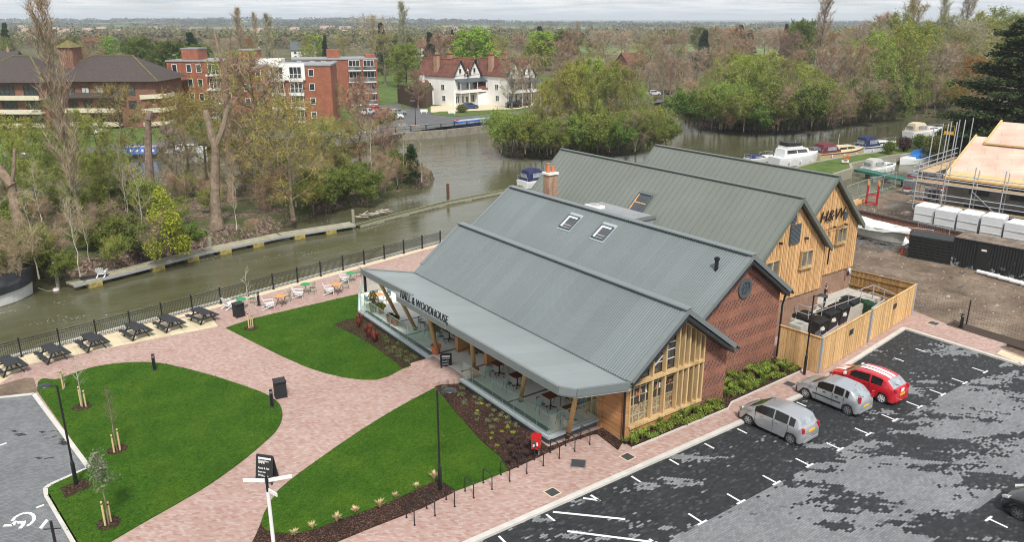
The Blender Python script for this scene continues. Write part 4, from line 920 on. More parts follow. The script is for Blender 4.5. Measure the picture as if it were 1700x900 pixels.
# CCTV pole and finger post
cp_ = thing('camera_pole', tuple(G(104,960)), R_(-36), 'black pole with white security camera at the corner of the left car park', 'camera pole')
m = MB(); hh = hgt(104,960,866); m.cyl(0,0,0,hh,.06,.05,10); m.build('pole','black_paint',cp_); m = MB(); m.beam((-.32,0,hh-.35),(.32,.0,hh-.3),.03); m.build('cross_arm','black_paint',cp_)
m = MB(); m.tube([(-.1,-.02,hh+.06),(-.22,-.3,hh-.1)],.06,10); m.build('camera','white_plastic',cp_)
fp = thing('finger_post', tuple(G(466,1010)), R_(-36), 'tall fingerpost with white arms over the mulch at the lawn tip', 'fingerpost')
hh = hgt(466,1010,790); zb = hh*.50; m = MB(); m.cyl(0,0,0,zb,.075,.07,12); m.build('base_section','black_paint',fp); m = MB(); m.cyl(0,0,zb,hh-.62,.065,.06,12); m.build('white_sleeve','white_paint',fp); m = MB(); m.cyl(0,0,hh-.62,hh,.05,.045,12); m.cyl(0,0,hh,hh+.1,.06,.02,12); m.build('top_section','black_paint',fp)
for (a0, L, z) in ((R_(178), .80, hh-.2),(R_(20), .82, hh-.2),(R_(-38), .52, hh-.55)):
    m = MB(); d = Vector((math.cos(a0), math.sin(a0), 0)); m.beam(d*.06+Vector((0,0,z)), d*L+Vector((0,0,z)), .035, .13); m.build('sign_arm','white_paint',fp)
# sandwich boards
def aboard(loc, rz, w_, h_, label, lines, title):
    t = thing('chalkboard_sign', loc, rz, label, 'pavement sign', 'folding black chalkboards'); tilt = .22
    for s_ in (-1,1):
        Mx = Matrix.Translation((0,s_*math.sin(tilt)*h_,0)) @ Matrix.Rotation(s_*tilt,4,'X')
        q = MB(); q.box(-w_/2,w_/2,-.015,.015,.12,h_-.03); q.v = [tuple(Mx@Vector(v)) for v in q.v]; b_ = q.build('board','blackboard',t)
        q = MB(); q.box(-w_/2-.05,-w_/2,-.025,.025,0,h_); q.box(w_/2,w_/2+.05,-.025,.025,0,h_); q.box(-w_/2,w_/2,-.025,.025,h_-.05,h_+.03); q.box(-w_/2,w_/2,-.025,.025,.1,.15); q.v = [tuple(Mx@Vector(v)) for v in q.v]; q.build('frame','black_stain',b_)
        if s_ < 0:
            F4 = Mx @ Matrix.Translation((-w_/2+.06,-.019,h_-.24)) @ Matrix.Rotation(R_(90),4,'X')
            q = MB(); q.box(-w_/2+.05,w_/2-.05,-.0195,-.0155,h_-.19,h_-.1); q.v = [tuple(Mx@Vector(v)) for v in q.v]; q.build('title_strip','white_paint',b_)
            for i, (tx, sz) in enumerate(lines):
                text_mesh(tx, sz, .001, 'chalk_writing', 'white_paint', F4 @ Matrix.Translation((0.01,-.06-i*.17,0.002)), b_, .002)
    q = MB(); q.beam((-w_/2-.02,-.12,.5),(-w_/2-.02,.12,.5),.012); q.build('chain','grey_steel',t)
    return t
aboard(tuple(G(444,798)), R_(-50), .74, 1.32, 'chalkboard with white lettering on the path near the fingerpost', [('Drinks Here',.1),('***',.26),('Food & Ale',.12),('Every day',.1),('Welcome',.13)], 1)
aboard(tuple(G(741,618)), R_(-28), .58, 1.2, 'chalkboard menu at the entrance of the glazed terrace', [('Hot Meals',.1),('Breakfast',.1),('Lunches',.11),('Dinners',.1),('Welcome',.1)], 1)
# cycle hoops
hp = None
HB = [((674,860),(686,873)),((710,845),(722,859)),((743,831),(756,845)),((775,819),(788,832)),((807,806),(821,819)),((838,794),(852,806)),((868,782),(881,795)),((897,770),(911,782)),((925,759),(938,769)),((951,747),(966,757)),((978,736),(993,746))]
for i, (a_, b_) in enumerate(HB):
    a = G(*a_); b = G(*b_); a = Vector((12.93+i*1.02*.995, 25.42+i*.062, 0)); b = a+Vector((0.02,-.62,0)); c = (a+b)/2; d = (b-a); rz = math.atan2(d.y,d.x); L = .66
    lb = 'black cycle hoop, ' + nth(i, len(HB), 'the row of eleven')
    if hp is None:
        hp = thing('cycle_hoop', tuple(c), rz, lb, 'cycle hoop', 'black cycle hoops')
        for x_ in (-L/2, L/2): MB().cyl(x_,0,0,.02,.05,.05,10).build('foot','black_paint',hp)
        P = [(-L/2,0,0),(-L/2,0,.68)]+[(-L/2+.09-.09*math.cos(t),0,.68+.09*math.sin(t)) for t in (.5,1.0,1.57)]+[(L/2-.09+.09*math.sin(t),0,.68+.09*math.cos(t)) for t in (0.,.57,1.07,1.57)]+[(L/2,0,0)]
        MB().tube(P,.024,8).build('hoop','black_paint',hp)
    else: dup(hp, tuple(c), rz, lb)
# drain covers
for i, (px,py,s_,l) in enumerate(((960,770,.62,'square dark drain cover beside the cycle hoops'),(1042,759,.5,'square dark drain cover below the downpipe of the gable'),(917,818,.5,'square dark drain cover near the kerb below the cycle hoops'),(1311,638,.5,'square dark drain cover by the kerb in front of the silver cars'),(1550,537,.62,'square dark drain cover at the car park end by the bollard'))):
    g = G(px,py); t = thing('drain_cover', (g.x,g.y,.0), R_(45) if i == 0 else (0 if i else 0)+random.uniform(-.04,.04)+R_(4), l, 'drain cover', 'drain covers in the paving')
    MB().box(-s_/2,s_/2,-s_/2,s_/2,.0,.012).build('lid','drain_cover',t); MB().box(-s_/2-.05,s_/2+.05,-s_/2-.05,-s_/2,0,.009).box(-s_/2-.05,s_/2+.05,s_/2,s_/2+.05,0,.009).box(-s_/2-.05,-s_/2,-s_/2,s_/2,0,.009).box(s_/2,s_/2+.05,-s_/2,s_/2,0,.009).build('frame','beige_slab' if i in (1,2,4) else 'grey_steel',t)
# red box on posts
rbx = thing('defibrillator_box', tuple(G(890,757)), R_(-50), 'bright red cabinet on short grey legs at the terrace corner', 'red cabinet')
m = MB(); m.box(-.21,.21,-.16,.16,.42,1.05); m.xz([(-.23,1.05),(.23,1.05),(.23,1.09),(.18,1.13),(-.18,1.13),(-.23,1.09)],-.18,.18); m.build('cabinet','red_gloss',rbx); m = MB(); m.box(-.15,.0,-.172,-.162,.5,.9); m.build('window','window_glass',rbx); m = MB(); m.box(-.13,-.03,-.178,-.1735,.62,.68); m.box(-.13,-.03,-.178,-.1735,.55,.59); m.box(.05,.12,-.172,-.162,.62,.8); m.build('notice','white_paint',rbx)
for x_ in (-.13,.13): MB().box(x_-.03,x_+.03,-.03,.03,0,.42).build('leg','grey_steel',rbx)

# ---------- cafe furniture ----------
def fold_table_round(loc, label):
    t = thing('cafe_table', loc, random.random(), label, 'cafe table', 'cafe tables by the railing')
    MB().lathe([(.0,.70),(.36,.70),(.37,.715),(.36,.73),(0,.73)],n=24).build('tabletop','table_green',t)
    m = MB()
    for k in range(4): a = k*math.pi/2+.4; m.tube([(.3*math.cos(a),.3*math.sin(a),0),(-.12*math.cos(a),-.12*math.sin(a),.69)],.013,6)
    m.build('leg_frame','chair_green',t); return t
def fold_table_sq(loc, rz, label):
    t = thing('cafe_table', loc, rz, label, 'cafe table', 'cafe tables by the railing'); m = MB()
    for k in range(7): m.box(-.36,.36,-.36+k*.104,-.36+k*.104+.095,.71,.735)
    m.build('tabletop','orange_wood',t); m = MB()
    for y_ in (-.26,.26): m.beam((-.3,y_,0),(.3,y_,.7),.03); m.beam((.3,y_*.9,0),(-.3,y_*.9,.7),.03)
    m.build('leg_frame','dark_metal',t); return t
def adirondack(loc, rz, label, grp='white garden chairs by the railing', s=1.):
    t = thing('garden_chair', loc, rz, label, 'garden chair', grp); m = MB()
    for k in range(5): x_ = -.24+k*.12; m.beam((x_,.2,.28),(x_*1.15,.45,.92-abs(k-2)*.03),.1,.02,up=(0,1,0))
    m.build('backrest','white_plastic',t); m = MB()
    for k in range(5): m.cbox((0,-.28+k*.12,.36-k*.025),.56,.1,.02,rx=-.2)
    m.build('seat','white_plastic',t)
    for s_ in (-1,1):
        MB().box(s_*.34-.06,s_*.34+.06,-.35,.32,.55,.575).build('armrest','white_plastic',t)
        MB().beam((s_*.33,-.3,0),(s_*.33,-.3,.55),.08,.03).build('leg','white_plastic',t); MB().beam((s_*.29,-.34,.34),(s_*.29,.5,.02),.09,.03).build('leg','white_plastic',t)
    return t
def wire_chair(loc, rz, label, mat, grp, pad=None, cat='cafe chair'):
    t = thing('cafe_chair', loc, rz, label, cat, grp)
    m = MB()
    if pad: m.lathe([(0,.44),(.2,.44),(.23,.46),(.2,.485),(0,.49)],n=14); m.build('seat',pad,t)
    else:
        for k in range(6): m.box(-.2,.2,-.2+k*.07,-.2+k*.07+.045,.44,.455)
        m.build('seat',mat,t)
    m = MB(); P = [(.23*math.cos(a),.04+.23*math.sin(a),.80+.05*math.sin(a)) for a in np.linspace(-.35,math.pi+.35,12)]
    m.tube(P,.014,6); 
    for k in range(5): a = .5+k*.54; m.tube([(.22*math.cos(a),.04+.22*math.sin(a),.81),(.19*math.cos(a),.2*math.sin(a),.47)],.01,5)
    if pad:
        P2 = []; 
        m.build('back_frame',mat,t); m = MB(); A = np.linspace(.35,math.pi-.35,9); V = [(.215*math.cos(a),.04+.215*math.sin(a),z) for z in (.52,.84) for a in A]+[(.245*math.cos(a),.04+.245*math.sin(a),z) for z in (.52,.86) for a in A]
        n9 = 9; fs = [(i,i+1,n9+i+1,n9+i) for i in range(8)]+[(18+i,27+i,28+i,19+i) for i in range(8)]+[(9+i,10+i,28+i,27+i) for i in range(8)]+[(0,9,27,18),(8,26,35,17)]
        m.add(V, fs); m.build('backrest',pad,t)
    else: m.build('backrest',mat,t)
    for x_, y_ in ((-.19,-.18),(.19,-.18),(-.17,.18),(.17,.18)): MB().tube([(x_,y_,.45),(x_*1.35,y_*1.4,0)],.014,5).build('leg',mat,t)
    return t
zf = .02
GT = [(402,503+6,'on the coping beside the litter bin'),(508,483,'between a white and a green chair'),(583,464,'nearest the canopy end'),(640,452,'half hidden beyond the canopy end')]
r0 = None
for i, (px,py,l) in enumerate(GT[:3]):
    g = G(px,py+4); r = fold_table_round((g.x,g.y,zf), 'round green folding table '+l) if r0 is None else dup(r0,(g.x,g.y,zf),random.random(),'round green folding table '+l); r0 = r0 or r
s0 = None
for px,py,l in ((467,507,'square orange slatted table left of the green round tables by the railing'),(560,487,'square orange slatted table between the two green round tables')):
    g = G(px,py); 
    if s0 is None: s0 = fold_table_sq((g.x,g.y,0), R_(30), l)
    else: dup(s0,(g.x,g.y,0),R_(24),l)
w0 = None
for px,py,rz,l in ((447,512,.9,'on the left of the first orange table'),(496,494,.8,'on the left of the middle green table'),(547,488,.9,'beside the second orange table'),(573,469,.8,'left of the green table nearest the canopy'),(381,512,1.2,'half hidden behind the litter bin')):
    g = G(px,py); l = 'white slatted garden chair '+l
    if w0 is None: w0 = adirondack((g.x,g.y,0), R_(-36)+rz+1.1, l)
    else: dup(w0,(g.x,g.y,0),R_(-36)+rz+1.1+random.uniform(-.2,.2),l)
g0 = None
for px,py,l in ((478,501,'right of the first orange table'),(519,487,'right of the middle green table'),(574,480,'right of the second orange table'),(595,461,'right of the green table nearest the canopy'),(419,505,'behind the thin staked tree near the railing')):
    g = G(px,py); l = 'green metal cafe chair '+l
    if g0 is None: g0 = wire_chair((g.x,g.y,0), R_(-120), l, 'chair_green', 'green cafe chairs by the railing')
    else: dup(g0,(g.x,g.y,0),R_(-120)+random.uniform(-.4,.4),l)
gtb = None
# terrace tables: dark tops on pedestals, pairs of sage chairs
def ped_table(loc, rz, label, top='dark_wood'):
    t = thing('terrace_table', loc, rz, label, 'table', 'square tables on the terrace')
    MB().box(-.38,.38,-.34,.34,.72,.75).build('tabletop',top,t); m = MB(); m.cyl(0,0,.05,.72,.035,.035,8); 
    for k in range(4): a = k*math.pi/2+.78; m.beam((0,0,.1),(.32*math.cos(a),.32*math.sin(a),.03),.05,.04)
    m.build('pedestal','black_paint',t); return t
def TT(px,py,z=1.22): g = G(px,py,z); return g
tabs = [(965,672,'nearest the open corner of the terrace'),(935,655,None)]
spots = [((856+0+1.2*0,0),)]
tt0 = None; cc0 = None
TS = [((850,525),2),((695,432),2),((445,280),2),((310,190),2)]     # tabletop centres in the 4.5x crop that starts at (760,560)
names = ['at the open terrace corner','second from the terrace corner','third from the terrace corner','beside the entrance panel']
for i, ((cx_,cy_),_) in enumerate(TS):
    g = G(760+cx_/4.5, 560+cy_/4.5, 1.24); l = 'square dark wood table on the terrace, '+names[i]
    if tt0 is None: tt0 = ped_table((g.x,g.y,.5), 0, l)
    else: dup(tt0,(g.x,g.y,.5),random.uniform(-.06,.06),l)
    for k, (ddx, ddy) in enumerate(((-.72,-.12),(.72,.1))):
        l2 = 'sage chair on the %s side of the table %s' % (('lawn','wall')[k], names[i])
        rz = (R_(90) if k == 0 else R_(-90))+random.uniform(-.3,.3)
        if cc0 is None: cc0 = wire_chair((g.x+ddx,g.y+ddy,.5), rz, l2, 'dark_metal', 'sage padded chairs on the terrace', 'chair_sage')
        else: dup(cc0,(g.x+ddx,g.y+ddy,.5),rz,l2)
TS2 = [(700,570,'beside the larch entrance pillar'),(612,520,'under the wall lettering'),(560,470,'farthest under the lettering')]
for i,(cx_,cy_,l) in enumerate(TS2):
    g = G(590+cx_/4.5, 420+cy_/4.5, 1.24); dup(tt0,(g.x,g.y,.5),random.uniform(-.06,.06),'square dark wood table '+l)
    for k, (ddx, ddy) in enumerate(((-.7,-.1),(.7,.1))):
        dup(cc0,(g.x+ddx,g.y+ddy,.5),(R_(90) if k == 0 else R_(-90))+random.uniform(-.3,.3),'sage chair on the %s side of the table %s' % (('lawn','wall')[k], l))
g = G(627,489,1.24); ot = ped_table((g.x,g.y,.5), .1, 'orange topped square table at the river end of the terrace', 'orange_wood')
for k, (ddx, ddy, l) in enumerate(((-.75,0,'left of the orange terrace table'),(.8,.1,'right of the orange terrace table'),(.15,.85,'behind the orange terrace table'))): dup(cc0,(g.x+ddx,g.y+ddy,.5),(R_(90),R_(-90),R_(180))[k],'sage cafe chair '+l)

# ---------- plants ----------
def leafball(m, c, r, n, size, rng=random, flat=1., hollow=.35):
    for _ in range(n):
        a = rng.uniform(0,2*math.pi); z = rng.uniform(-1,1); q = math.sqrt(1-z*z); rr = r*(hollow+(1-hollow)*rng.random()**.6)
        p = Vector((c[0]+rr*q*math.cos(a), c[1]+rr*q*math.sin(a), c[2]+rr*z*flat))
        u = Vector((rng.gauss(0,1),rng.gauss(0,1),rng.gauss(0,1))).normalized(); v = u.cross(Vector((rng.gauss(0,1),rng.gauss(0,1),rng.gauss(0,1)))).normalized(); s_ = size*rng.uniform(.6,1.3)
        m.add([p-u*s_, p-v*s_*.45, p+u*s_, p+v*s_*.45], [(0,1,2,3)])
def potplant(loc, label, potmat, h, r, kind):
    t = thing('potted_plant', loc, random.random(), label, 'potted plant', 'plant pots on the terrace')
    MB().lathe([(0,0),(r*.68,0),(r*.95,h*.85),(r*1.05,h*.86),(r*1.05,h),(r*.9,h),(r*.88,h*.9),(0,h*.9)],n=20).build('pot',potmat,t,smooth=False)
    if kind == 'olive':
        MB().tube([(0,0,h*.9),(.02,0,h+.5),(0,.02,h+.95)],.02,6).build('stem','bark_grey',t); m = MB(); leafball(m,(0,0,h+1.2),.38,520,.055,flat=.9); m.build('foliage','leaf_olive',t)
    elif kind == 'tall':
        m = MB()
        for k in range(5): a = random.random()*6; m.tube([(0,0,h*.9),(.1*math.cos(a),.1*math.sin(a),h+.5)],.01,4)
        m.build('stem','bark_brown',t); m = MB(); leafball(m,(0,0,h+.45),.32,260,.08,flat=1.4); m.build('foliage','leaf_yellow',t)
    elif kind == 'broad':
        m = MB(); leafball(m,(0,0,h+.1),.3,150,.11,flat=.7); m.build('foliage','leaf_lime',t)
    else: m = MB(); leafball(m,(0,0,h+.02),.26,170,.06,flat=.6); m.build('foliage','leaf_dark',t)
    return t
for px,py,l,pm,h,r,k in ((724,587,'terracotta pot with a clipped olive tree at the terrace entrance','clay_pot_orange',.55,.32,'olive'),(787,626,'terracotta pot with a small olive behind the glass by the entrance','terracotta',.5,.3,'olive'),
    (657,540,'terracotta pot with low dark plant, nearer of the pair by the glass','terracotta',.55,.28,'low'),(648,535,'terracotta pot with low green plant, farther of the pair by the glass','terracotta',.52,.28,'low'),(633,520,'small brown pot of broad lime leaves beside the glazed pot','terracotta',.45,.24,'broad'),(620,518,'tall glazed pot with yellow shrub at the terrace end','glazed_pot',.65,.3,'tall')):
    g = G(px,py,.5); potplant((g.x,g.y,.5), l, pm, h, r, k)
# staked young trees
def young(px,py,top,label,kind,stk=2):
    g = G(px,py); h = hgt(px,py,top); t = thing('young_tree', (g.x,g.y,.05), random.random()*6, label, 'young tree', 'staked young trees on the lawns'); rng = random.Random(px)
    m = MB(); m.tube([(0,0,0),(.03,.02,h*.3),(-.02,.03,h*.6),(.02,0,h*.85)],[.035,.03,.02,.01],6); B = []
    for k in range(26 if kind != 'thin' else 14):
        z = h*(.42+.5*k/26 if kind != 'thin' else .4+.55*k/14); a = rng.random()*6.3; L = (.55 if kind != 'thin' else .7)*(1.1-z/h)*rng.uniform(.7,1.2)*h/3.2
        e = Vector((L*math.cos(a),L*math.sin(a),z+L*1.0)); m.tube([(0,0,z),(e.x*.5,e.y*.5,z+L*.45),e],[.010,.007,.003],4,False); B.append(e)
        for q in range(3): f = e*(rng.uniform(.5,.9)); f.z = z+L*.5; e2 = f+Vector((rng.gauss(0,.12),rng.gauss(0,.12),.2)); m.tube([f,e2],[.005,.002],3,False); B.append(e2)
    m.build('trunk','bark_grey' if kind != 'thin' else 'bark_pale',t)
    m = MB()
    if kind == 'leafy':
        for e in B: leafball(m,e*0.9+Vector((0,0,.1*h*.5)),.2,9,.055,rng)
        m.build('crown','leaf_silver',t)
    else:
        for e in B: leafball(m,e,.16,4 if kind == 'thin' else 5,.022,rng)
        m.build('crown','leaf_olive',t)
    if stk:
        for s_ in range(stk):
            o_ = (-.13,.0) if s_ == 0 else (.12,.14)
            if kind == 'guy': m = MB().beam((o_[0]*4,o_[1]*2,0),(0,0,1.3),.05).build('stake','pale_stake',t)
            else: hs = 1.15 if s_ == 0 else .95; q = MB().cyl(o_[0],o_[1],0,hs,.042,.042,8).build('stake','pale_stake',t); MB().cyl(o_[0],o_[1],hs-.12,hs-.07,.05,.05,8).build('tie','rubber',q)
    return t
young(181,873,745,'young leafy tree with two stakes, nearest of those on the round lawn','leafy'); young(195,750,640,'thin young tree with two stakes in the middle of the round lawn','bare'); young(137,677,590,'bare young tree with two stakes near the picnic tables','thin')
young(417,546,440,'bare young tree on splayed stakes at the corner of the lawn by the river','thin'); young(108,646,622,'tiny staked sapling at the top of the round lawn','thin',1)
# bed plants: spiky red, silver and green clumps
def spiky(name, mat, n, h, spread, seed, wd=.02):
    rng = random.Random(seed); m = MB()
    for k in range(n):
        a = rng.random()*6.3; L = h*rng.uniform(.6,1.1); s_ = spread*rng.uniform(.2,1); d = Vector((math.cos(a),math.sin(a),0)); sd__ = Vector((-d.y,d.x,0))*wd
        p1 = d*s_*.5+Vector((0,0,L*.7)); p2 = d*s_+Vector((0,0,L)); m.add([-sd__, sd__, p1+sd__, p1-sd__, p2], [(0,1,2,3),(3,2,4)])
    return m.build(name, mat)
def scatter(proto_fn, pts, label, cat, grp, smin=.7, smax=1.2, labels=None, zz=.056):
    p = None
    for i, (x_, y_) in enumerate(pts):
        if p is None: o = p = proto_fn(); o.location = (x_,y_,zz)
        else: o = p.copy(); COL.objects.link(o); o.location = (x_,y_,zz)
        o.rotation_euler = (0,0,random.random()*6.3); s_ = random.uniform(smin,smax); o.scale = (s_,s_,s_*random.uniform(.85,1.15)); tag(o, labels[i] if labels else label, cat, grp)
red = [(598,548),(603,545),(652,560),(655,556),(676,575),(683,568),(714,560),(722,575),(720,590)]
scatter(lambda: spiky('spiky_shrub','leaf_red',46,.75,.5,1,.022), [tuple(G(590+a*240/1080,420+b*240/1080)[:2]) for a,b in ((25,570),(35,545),(78,600),(98,640),(110,620),(145,675),(160,665))], 'spiky dark red plant in the mulch bed beside the far terrace', 'shrub', 'spiky red plants in the far bed')
def clump(nm, mat, n, r, size, seed, flat=.7, two=None):
    rng = random.Random(seed); m = MB()
    for q in range(7):
        a = rng.random()*6.3; d = rng.random()*r*.7; m.mat(0 if not two or rng.random() < .6 else 1); leafball(m,(d*math.cos(a),d*math.sin(a),r*.45),r*.5,n//7,size,rng,flat)
    return m.build(nm, [mat]+([two] if two else []))
def polyfill(poly, n, rng, mind=.3):
    xs_ = [p[0] for p in poly]; ys_ = [p[1] for p in poly]; out_ = []; tries = 0
    while len(out_) < n and tries < n*60:
        tries += 1; x_ = rng.uniform(min(xs_),max(xs_)); y_ = rng.uniform(min(ys_),max(ys_)); ins = False
        for i in range(len(poly)):
            (x1,y1),(x2,y2) = poly[i-1],poly[i]
            if (y1 > y_) != (y2 > y_) and x_ < (x2-x1)*(y_-y1)/(y2-y1)+x1: ins = not ins
        if ins and all((x_-a)**2+(y_-b)**2 > mind**2 for a,b in out_): out_.append((x_,y_))
    return out_
rng = random.Random(3)
scatter(lambda: clump('bed_plant','leaf_silver',110,.25,.04,5,.7,'leaf_mid'), polyfill(GP([(628,560),(650,556),(700,595),(668,608),(640,590)]), 17, rng, .4), 'low silvery green plant in the mulch at the near end of the far bed', 'plant', 'silvery plants in the far bed')
scatter(lambda: clump('bed_plant','leaf_silver',110,.26,.04,6,.7,'leaf_olive'), polyfill(GP([(727,645),(762,638),(842,690),(860,712),(820,728),(790,705),(762,680)]), 21, rng, .45), 'low silvery plant in the mulch bed beside the near terrace', 'plant', 'silvery plants in the near bed')
scatter(lambda: clump('bed_plant','leaf_lime',90,.15,.045,21), [tuple(G(760+a/4.5,560+b/4.5)[:2]) for a,b in ((375,690),(410,728),(255,728),(250,768),(462,765),(292,822),(150,560),(170,510),(330,715))], 'small bright lime plant in the mulch bed by the near terrace', 'plant', 'lime green plants in the near bed')
scatter(lambda: spiky('spiky_shrub','leaf_plum',50,.35,.4,3,.012), polyfill(GP([(850,720),(880,735),(900,750),(848,778),(835,760)]), 16, rng, .35), 'low dark wispy grass clump in the mulch bed behind the red cabinet', 'plant', 'dark wispy clumps by the red cabinet')
scatter(lambda: spiky('grass_tuft','straw',90,.30,.26,4,.011), [tuple(G(x_,y_)[:2]) for x_,y_ in ((489,892),(519,880),(560,869),(590,853),(631,846),(657,829),(691,813),(721,799))], 'straw pale grass tuft', 'grass tuft', 'straw coloured tufts along the mulch edge', .75, 1.25, ['straw coloured grass tuft, '+nth(i,8,'eight along the mulch edge') for i in range(8)])
# green shrubs of the strip below the brick gables
pts = polyfill([(24.7,24.02),(31.5,24.0),(31.5,24.7),(24.7,24.7)], 40, rng, .3)+polyfill([(32.4,24.5),(38.8,24.6),(38.9,26.3),(32.5,26.3)], 62, rng, .34)
half = [p for i,p in enumerate(pts) if i%4]; other = [p for i,p in enumerate(pts) if i%4 == 0]
scatter(lambda: clump('ground_shrub','leaf_fresh',170,.36,.06,9,.8,'leaf_mid'), half, 'low bushy green shrub in the strip bed under the brick gables', 'shrub', 'green shrubs under the gables', .75, 1.2)
scatter(lambda: spiky('ground_shrub','leaf_fresh',70,.5,.34,10,.018), other, 'low arching green plant among the shrubs under the brick gables', 'plant', 'arching plants under the gables', .8, 1.2)

# ---------- bin enclosure ----------
bf = thing('bin_enclosure', (39.35,23.6,0), 0, 'pale close-boarded timber fence and gates around the bin yard', 'timber fence')
def BN(): return NB((39.35,23.6,0))
FH = 2.25
def panel(a, b, name, mat='fence_boards', th=.06, h0=.03, h1=FH, back=False):
    a = Vector((*a,0)); b = Vector((*b,0)); L = (b-a).length; n = int(L/.14); m = BN(); nr = Vector((-(b-a).y,(b-a).x,0)).normalized()
    for i in range(n):
        p, q = a.lerp(b,(i+.03)/n), a.lerp(b,(i+.97)/n); o_ = nr*((i%2)*.012); p = p+o_; q = q+o_
        m.beam((p.x,p.y,(h0+h1)/2),(q.x,q.y,(h0+h1)/2),.022,h1-h0)
    m.beam((a.x,a.y,h1+.02),(b.x,b.y,h1+.02),.12,.04)
    for z in (.4,1.15,1.9): aa, bb_ = a+nr*.05, b+nr*.05; m.beam((aa.x,aa.y,z),(bb_.x,bb_.y,z),.07,.09)
    return m.build(name, mat, bf)
c1, c2, c3, c4, c5 = (39.15,26.4),(39.38,23.62),(46.15,24.5),(53.35,25.5),(52.75,30.2)
panel(c1, c2, 'fence_panel'); p1 = panel((39.5,23.62),(45.95,24.48),'gate'); p2 = panel((46.3,24.52),(53.3,25.48),'gate'); panel(c4, c5, 'fence_panel','fence_old'); 
for g_, xx, yy in ((p1,43.3,24.13),(p2,49.9,25.02)): q = BN(); q.cbox((xx,yy-.025,1.55),.5,.03,.34,rz=.13); q.build('hatch','dark_metal',g_)
for x_, y_, mt in ((39.42,23.6,'galvanised'),(46.12,24.48,'galvanised'),(53.35,25.5,'galvanised'),(52.75,30.1,'concrete'),(53.1,27.9,'concrete')): q = BN(); q.box(x_-.06,x_+.06,y_-.06,y_+.06,0,FH+.06); q.build('post',mt,bf)
for a, b in (((39.42,23.68,2.34),(41.7,24.12,2.34)),((46.12,24.56,2.34),(48.4,24.98,2.34))): q = BN(); q.beam(a,b,.07,.07); q.build('brace','galvanised',bf)
# wheeled bins
def wheelie(loc, rz, w_, d_, h_, mat, label, grp, name):
    t = thing(name, loc, rz, label, 'wheeled bin', grp); m = MB(); a, b = w_/2, d_/2
    m.add([(-a*.86,-b*.82,.12),(a*.86,-b*.82,.12),(a*.86,b*.82,.12),(-a*.86,b*.82,.12),(-a,-b,h_*.9),(a,-b,h_*.9),(a,b,h_*.9),(-a,b,h_*.9)],[(0,3,2,1),(4,5,6,7),(0,1,5,4),(1,2,6,5),(2,3,7,6),(3,0,4,7)]); m.box(-a-.03,a+.03,-b-.03,b+.03,h_*.9,h_*.93); m.build('body',mat,t)
    m = MB(); m.yz([(-b-.05,h_*.93),(b+.05,h_*.93),(b+.05,h_*.97),(0,h_*1.0+.05),(-b-.05,h_*.97)],-a-.04,a+.04)
    for k in range(5): x_ = -a+.1+k*(2*a-.2)/4; m.yz([(-b-.04,h_*.975),(b+.04,h_*.975),(b+.04,h_*.985),(0,h_+.075),(-b-.04,h_*.985)],x_-.03,x_+.03)
    m.build('lid',mat,t)
    m = MB(); m.box(-a*.55,a*.1,-b*.955-.02,-b*.9-.012,h_*.55,h_*.72); m.box(-a*.2,a*.3,-b*.955-.024,-b*.9-.012,h_*.5,h_*.62); m.build('sticker','white_paint',t)
    for x_ in (-a*.7,a*.7): q = MB(); q.tube([(x_-.03,b*.7,.1),(x_+.03,b*.7,.1)],.1,12); q.build('wheel','rubber',t)
    return t
dxy = Vector((.99,.13)).normalized(); rb_ = math.atan2(dxy.y,dxy.x)
BB = [(1424,484+8),(0,0)]
wb = None
tops = [(1300+0,0)]
for i,(px,py,nm) in enumerate(((1333,520,'furthest left, behind the lamp post'),(1357,530,'second from the left'),(1376,516,'middle one'),(1394,507,'fourth from the left'),(1412,497,'rightmost, beside the green bins'))):
    g = G(px,py,1.3); l = 'large black bin with ribbed lid, '+nm
    if wb is None: wb = wheelie((g.x,g.y,0), rb_-.05, 1.2, 1.0, 1.3, 'bin_black', l, 'large black bins in the yard', 'wheeled_bin')
    else: dup(wb,(g.x,g.y,0),rb_-.05+random.uniform(-.05,.05),l)
wg = None
for i,(px,py) in enumerate(((1411,494),(1425,497),(1440,501),(1455,507))):
    g = G(px,py,1.1); l = 'green wheeled bin in the bin yard, '+nth(i,4,'the four green ones')
    if wg is None: wg = wheelie((g.x,g.y+.1,0), rb_-.1, .62, .75, 1.1, 'bin_green', l, 'green bins in the yard', 'wheeled_bin')
    else: dup(wg,(g.x,g.y+.1,0),rb_-.1+random.uniform(-.06,.06),l)
# service unit boxes, cage trolley
g = G(1312,542,1.9)
us = thing('service_unit', (39.9,25.6,0), R_(6), 'pale grey box units on a stand behind the fence corner', 'service unit'); MB().box(-.45,.45,-.4,.4,1.5,2.45).build('upper_box','grey_canvas',us); MB().box(-.4,.4,-.35,.35,.35,1.2).build('lower_box','grey_canvas',us); m = MB()
for x_,y_ in ((-.42,-.37),(.42,-.37),(.42,.37),(-.42,.37)): m.box(x_-.025,x_+.025,y_-.025,y_+.025,0,1.5)
m.box(-.45,.45,-.4,.4,1.44,1.5); m.build('stand','galvanised',us)
ct = thing('cage_trolley', (41.6,24.9,0), R_(10), 'wire cage trolley with cardboard inside behind the first gate', 'trolley'); m = MB()
for z in (.15,.5,.9,1.3): 
    for a,b in (((-.4,-.35),(.4,-.35)),((.4,-.35),(.4,.35)),((.4,.35),(-.4,.35)),((-.4,.35),(-.4,-.35))): m.beam((*a,z),(*b,z),.02)
for k in range(7):
    x_ = -.4+k*.8/6
    for y_ in (-.35,.35): m.beam((x_,y_,.15),(x_,y_,1.7),.015)
m.build('cage','galvanised',ct); MB().box(-.36,.36,-.3,.3,.17,.95).build('cardboard','scaffold_board',ct)
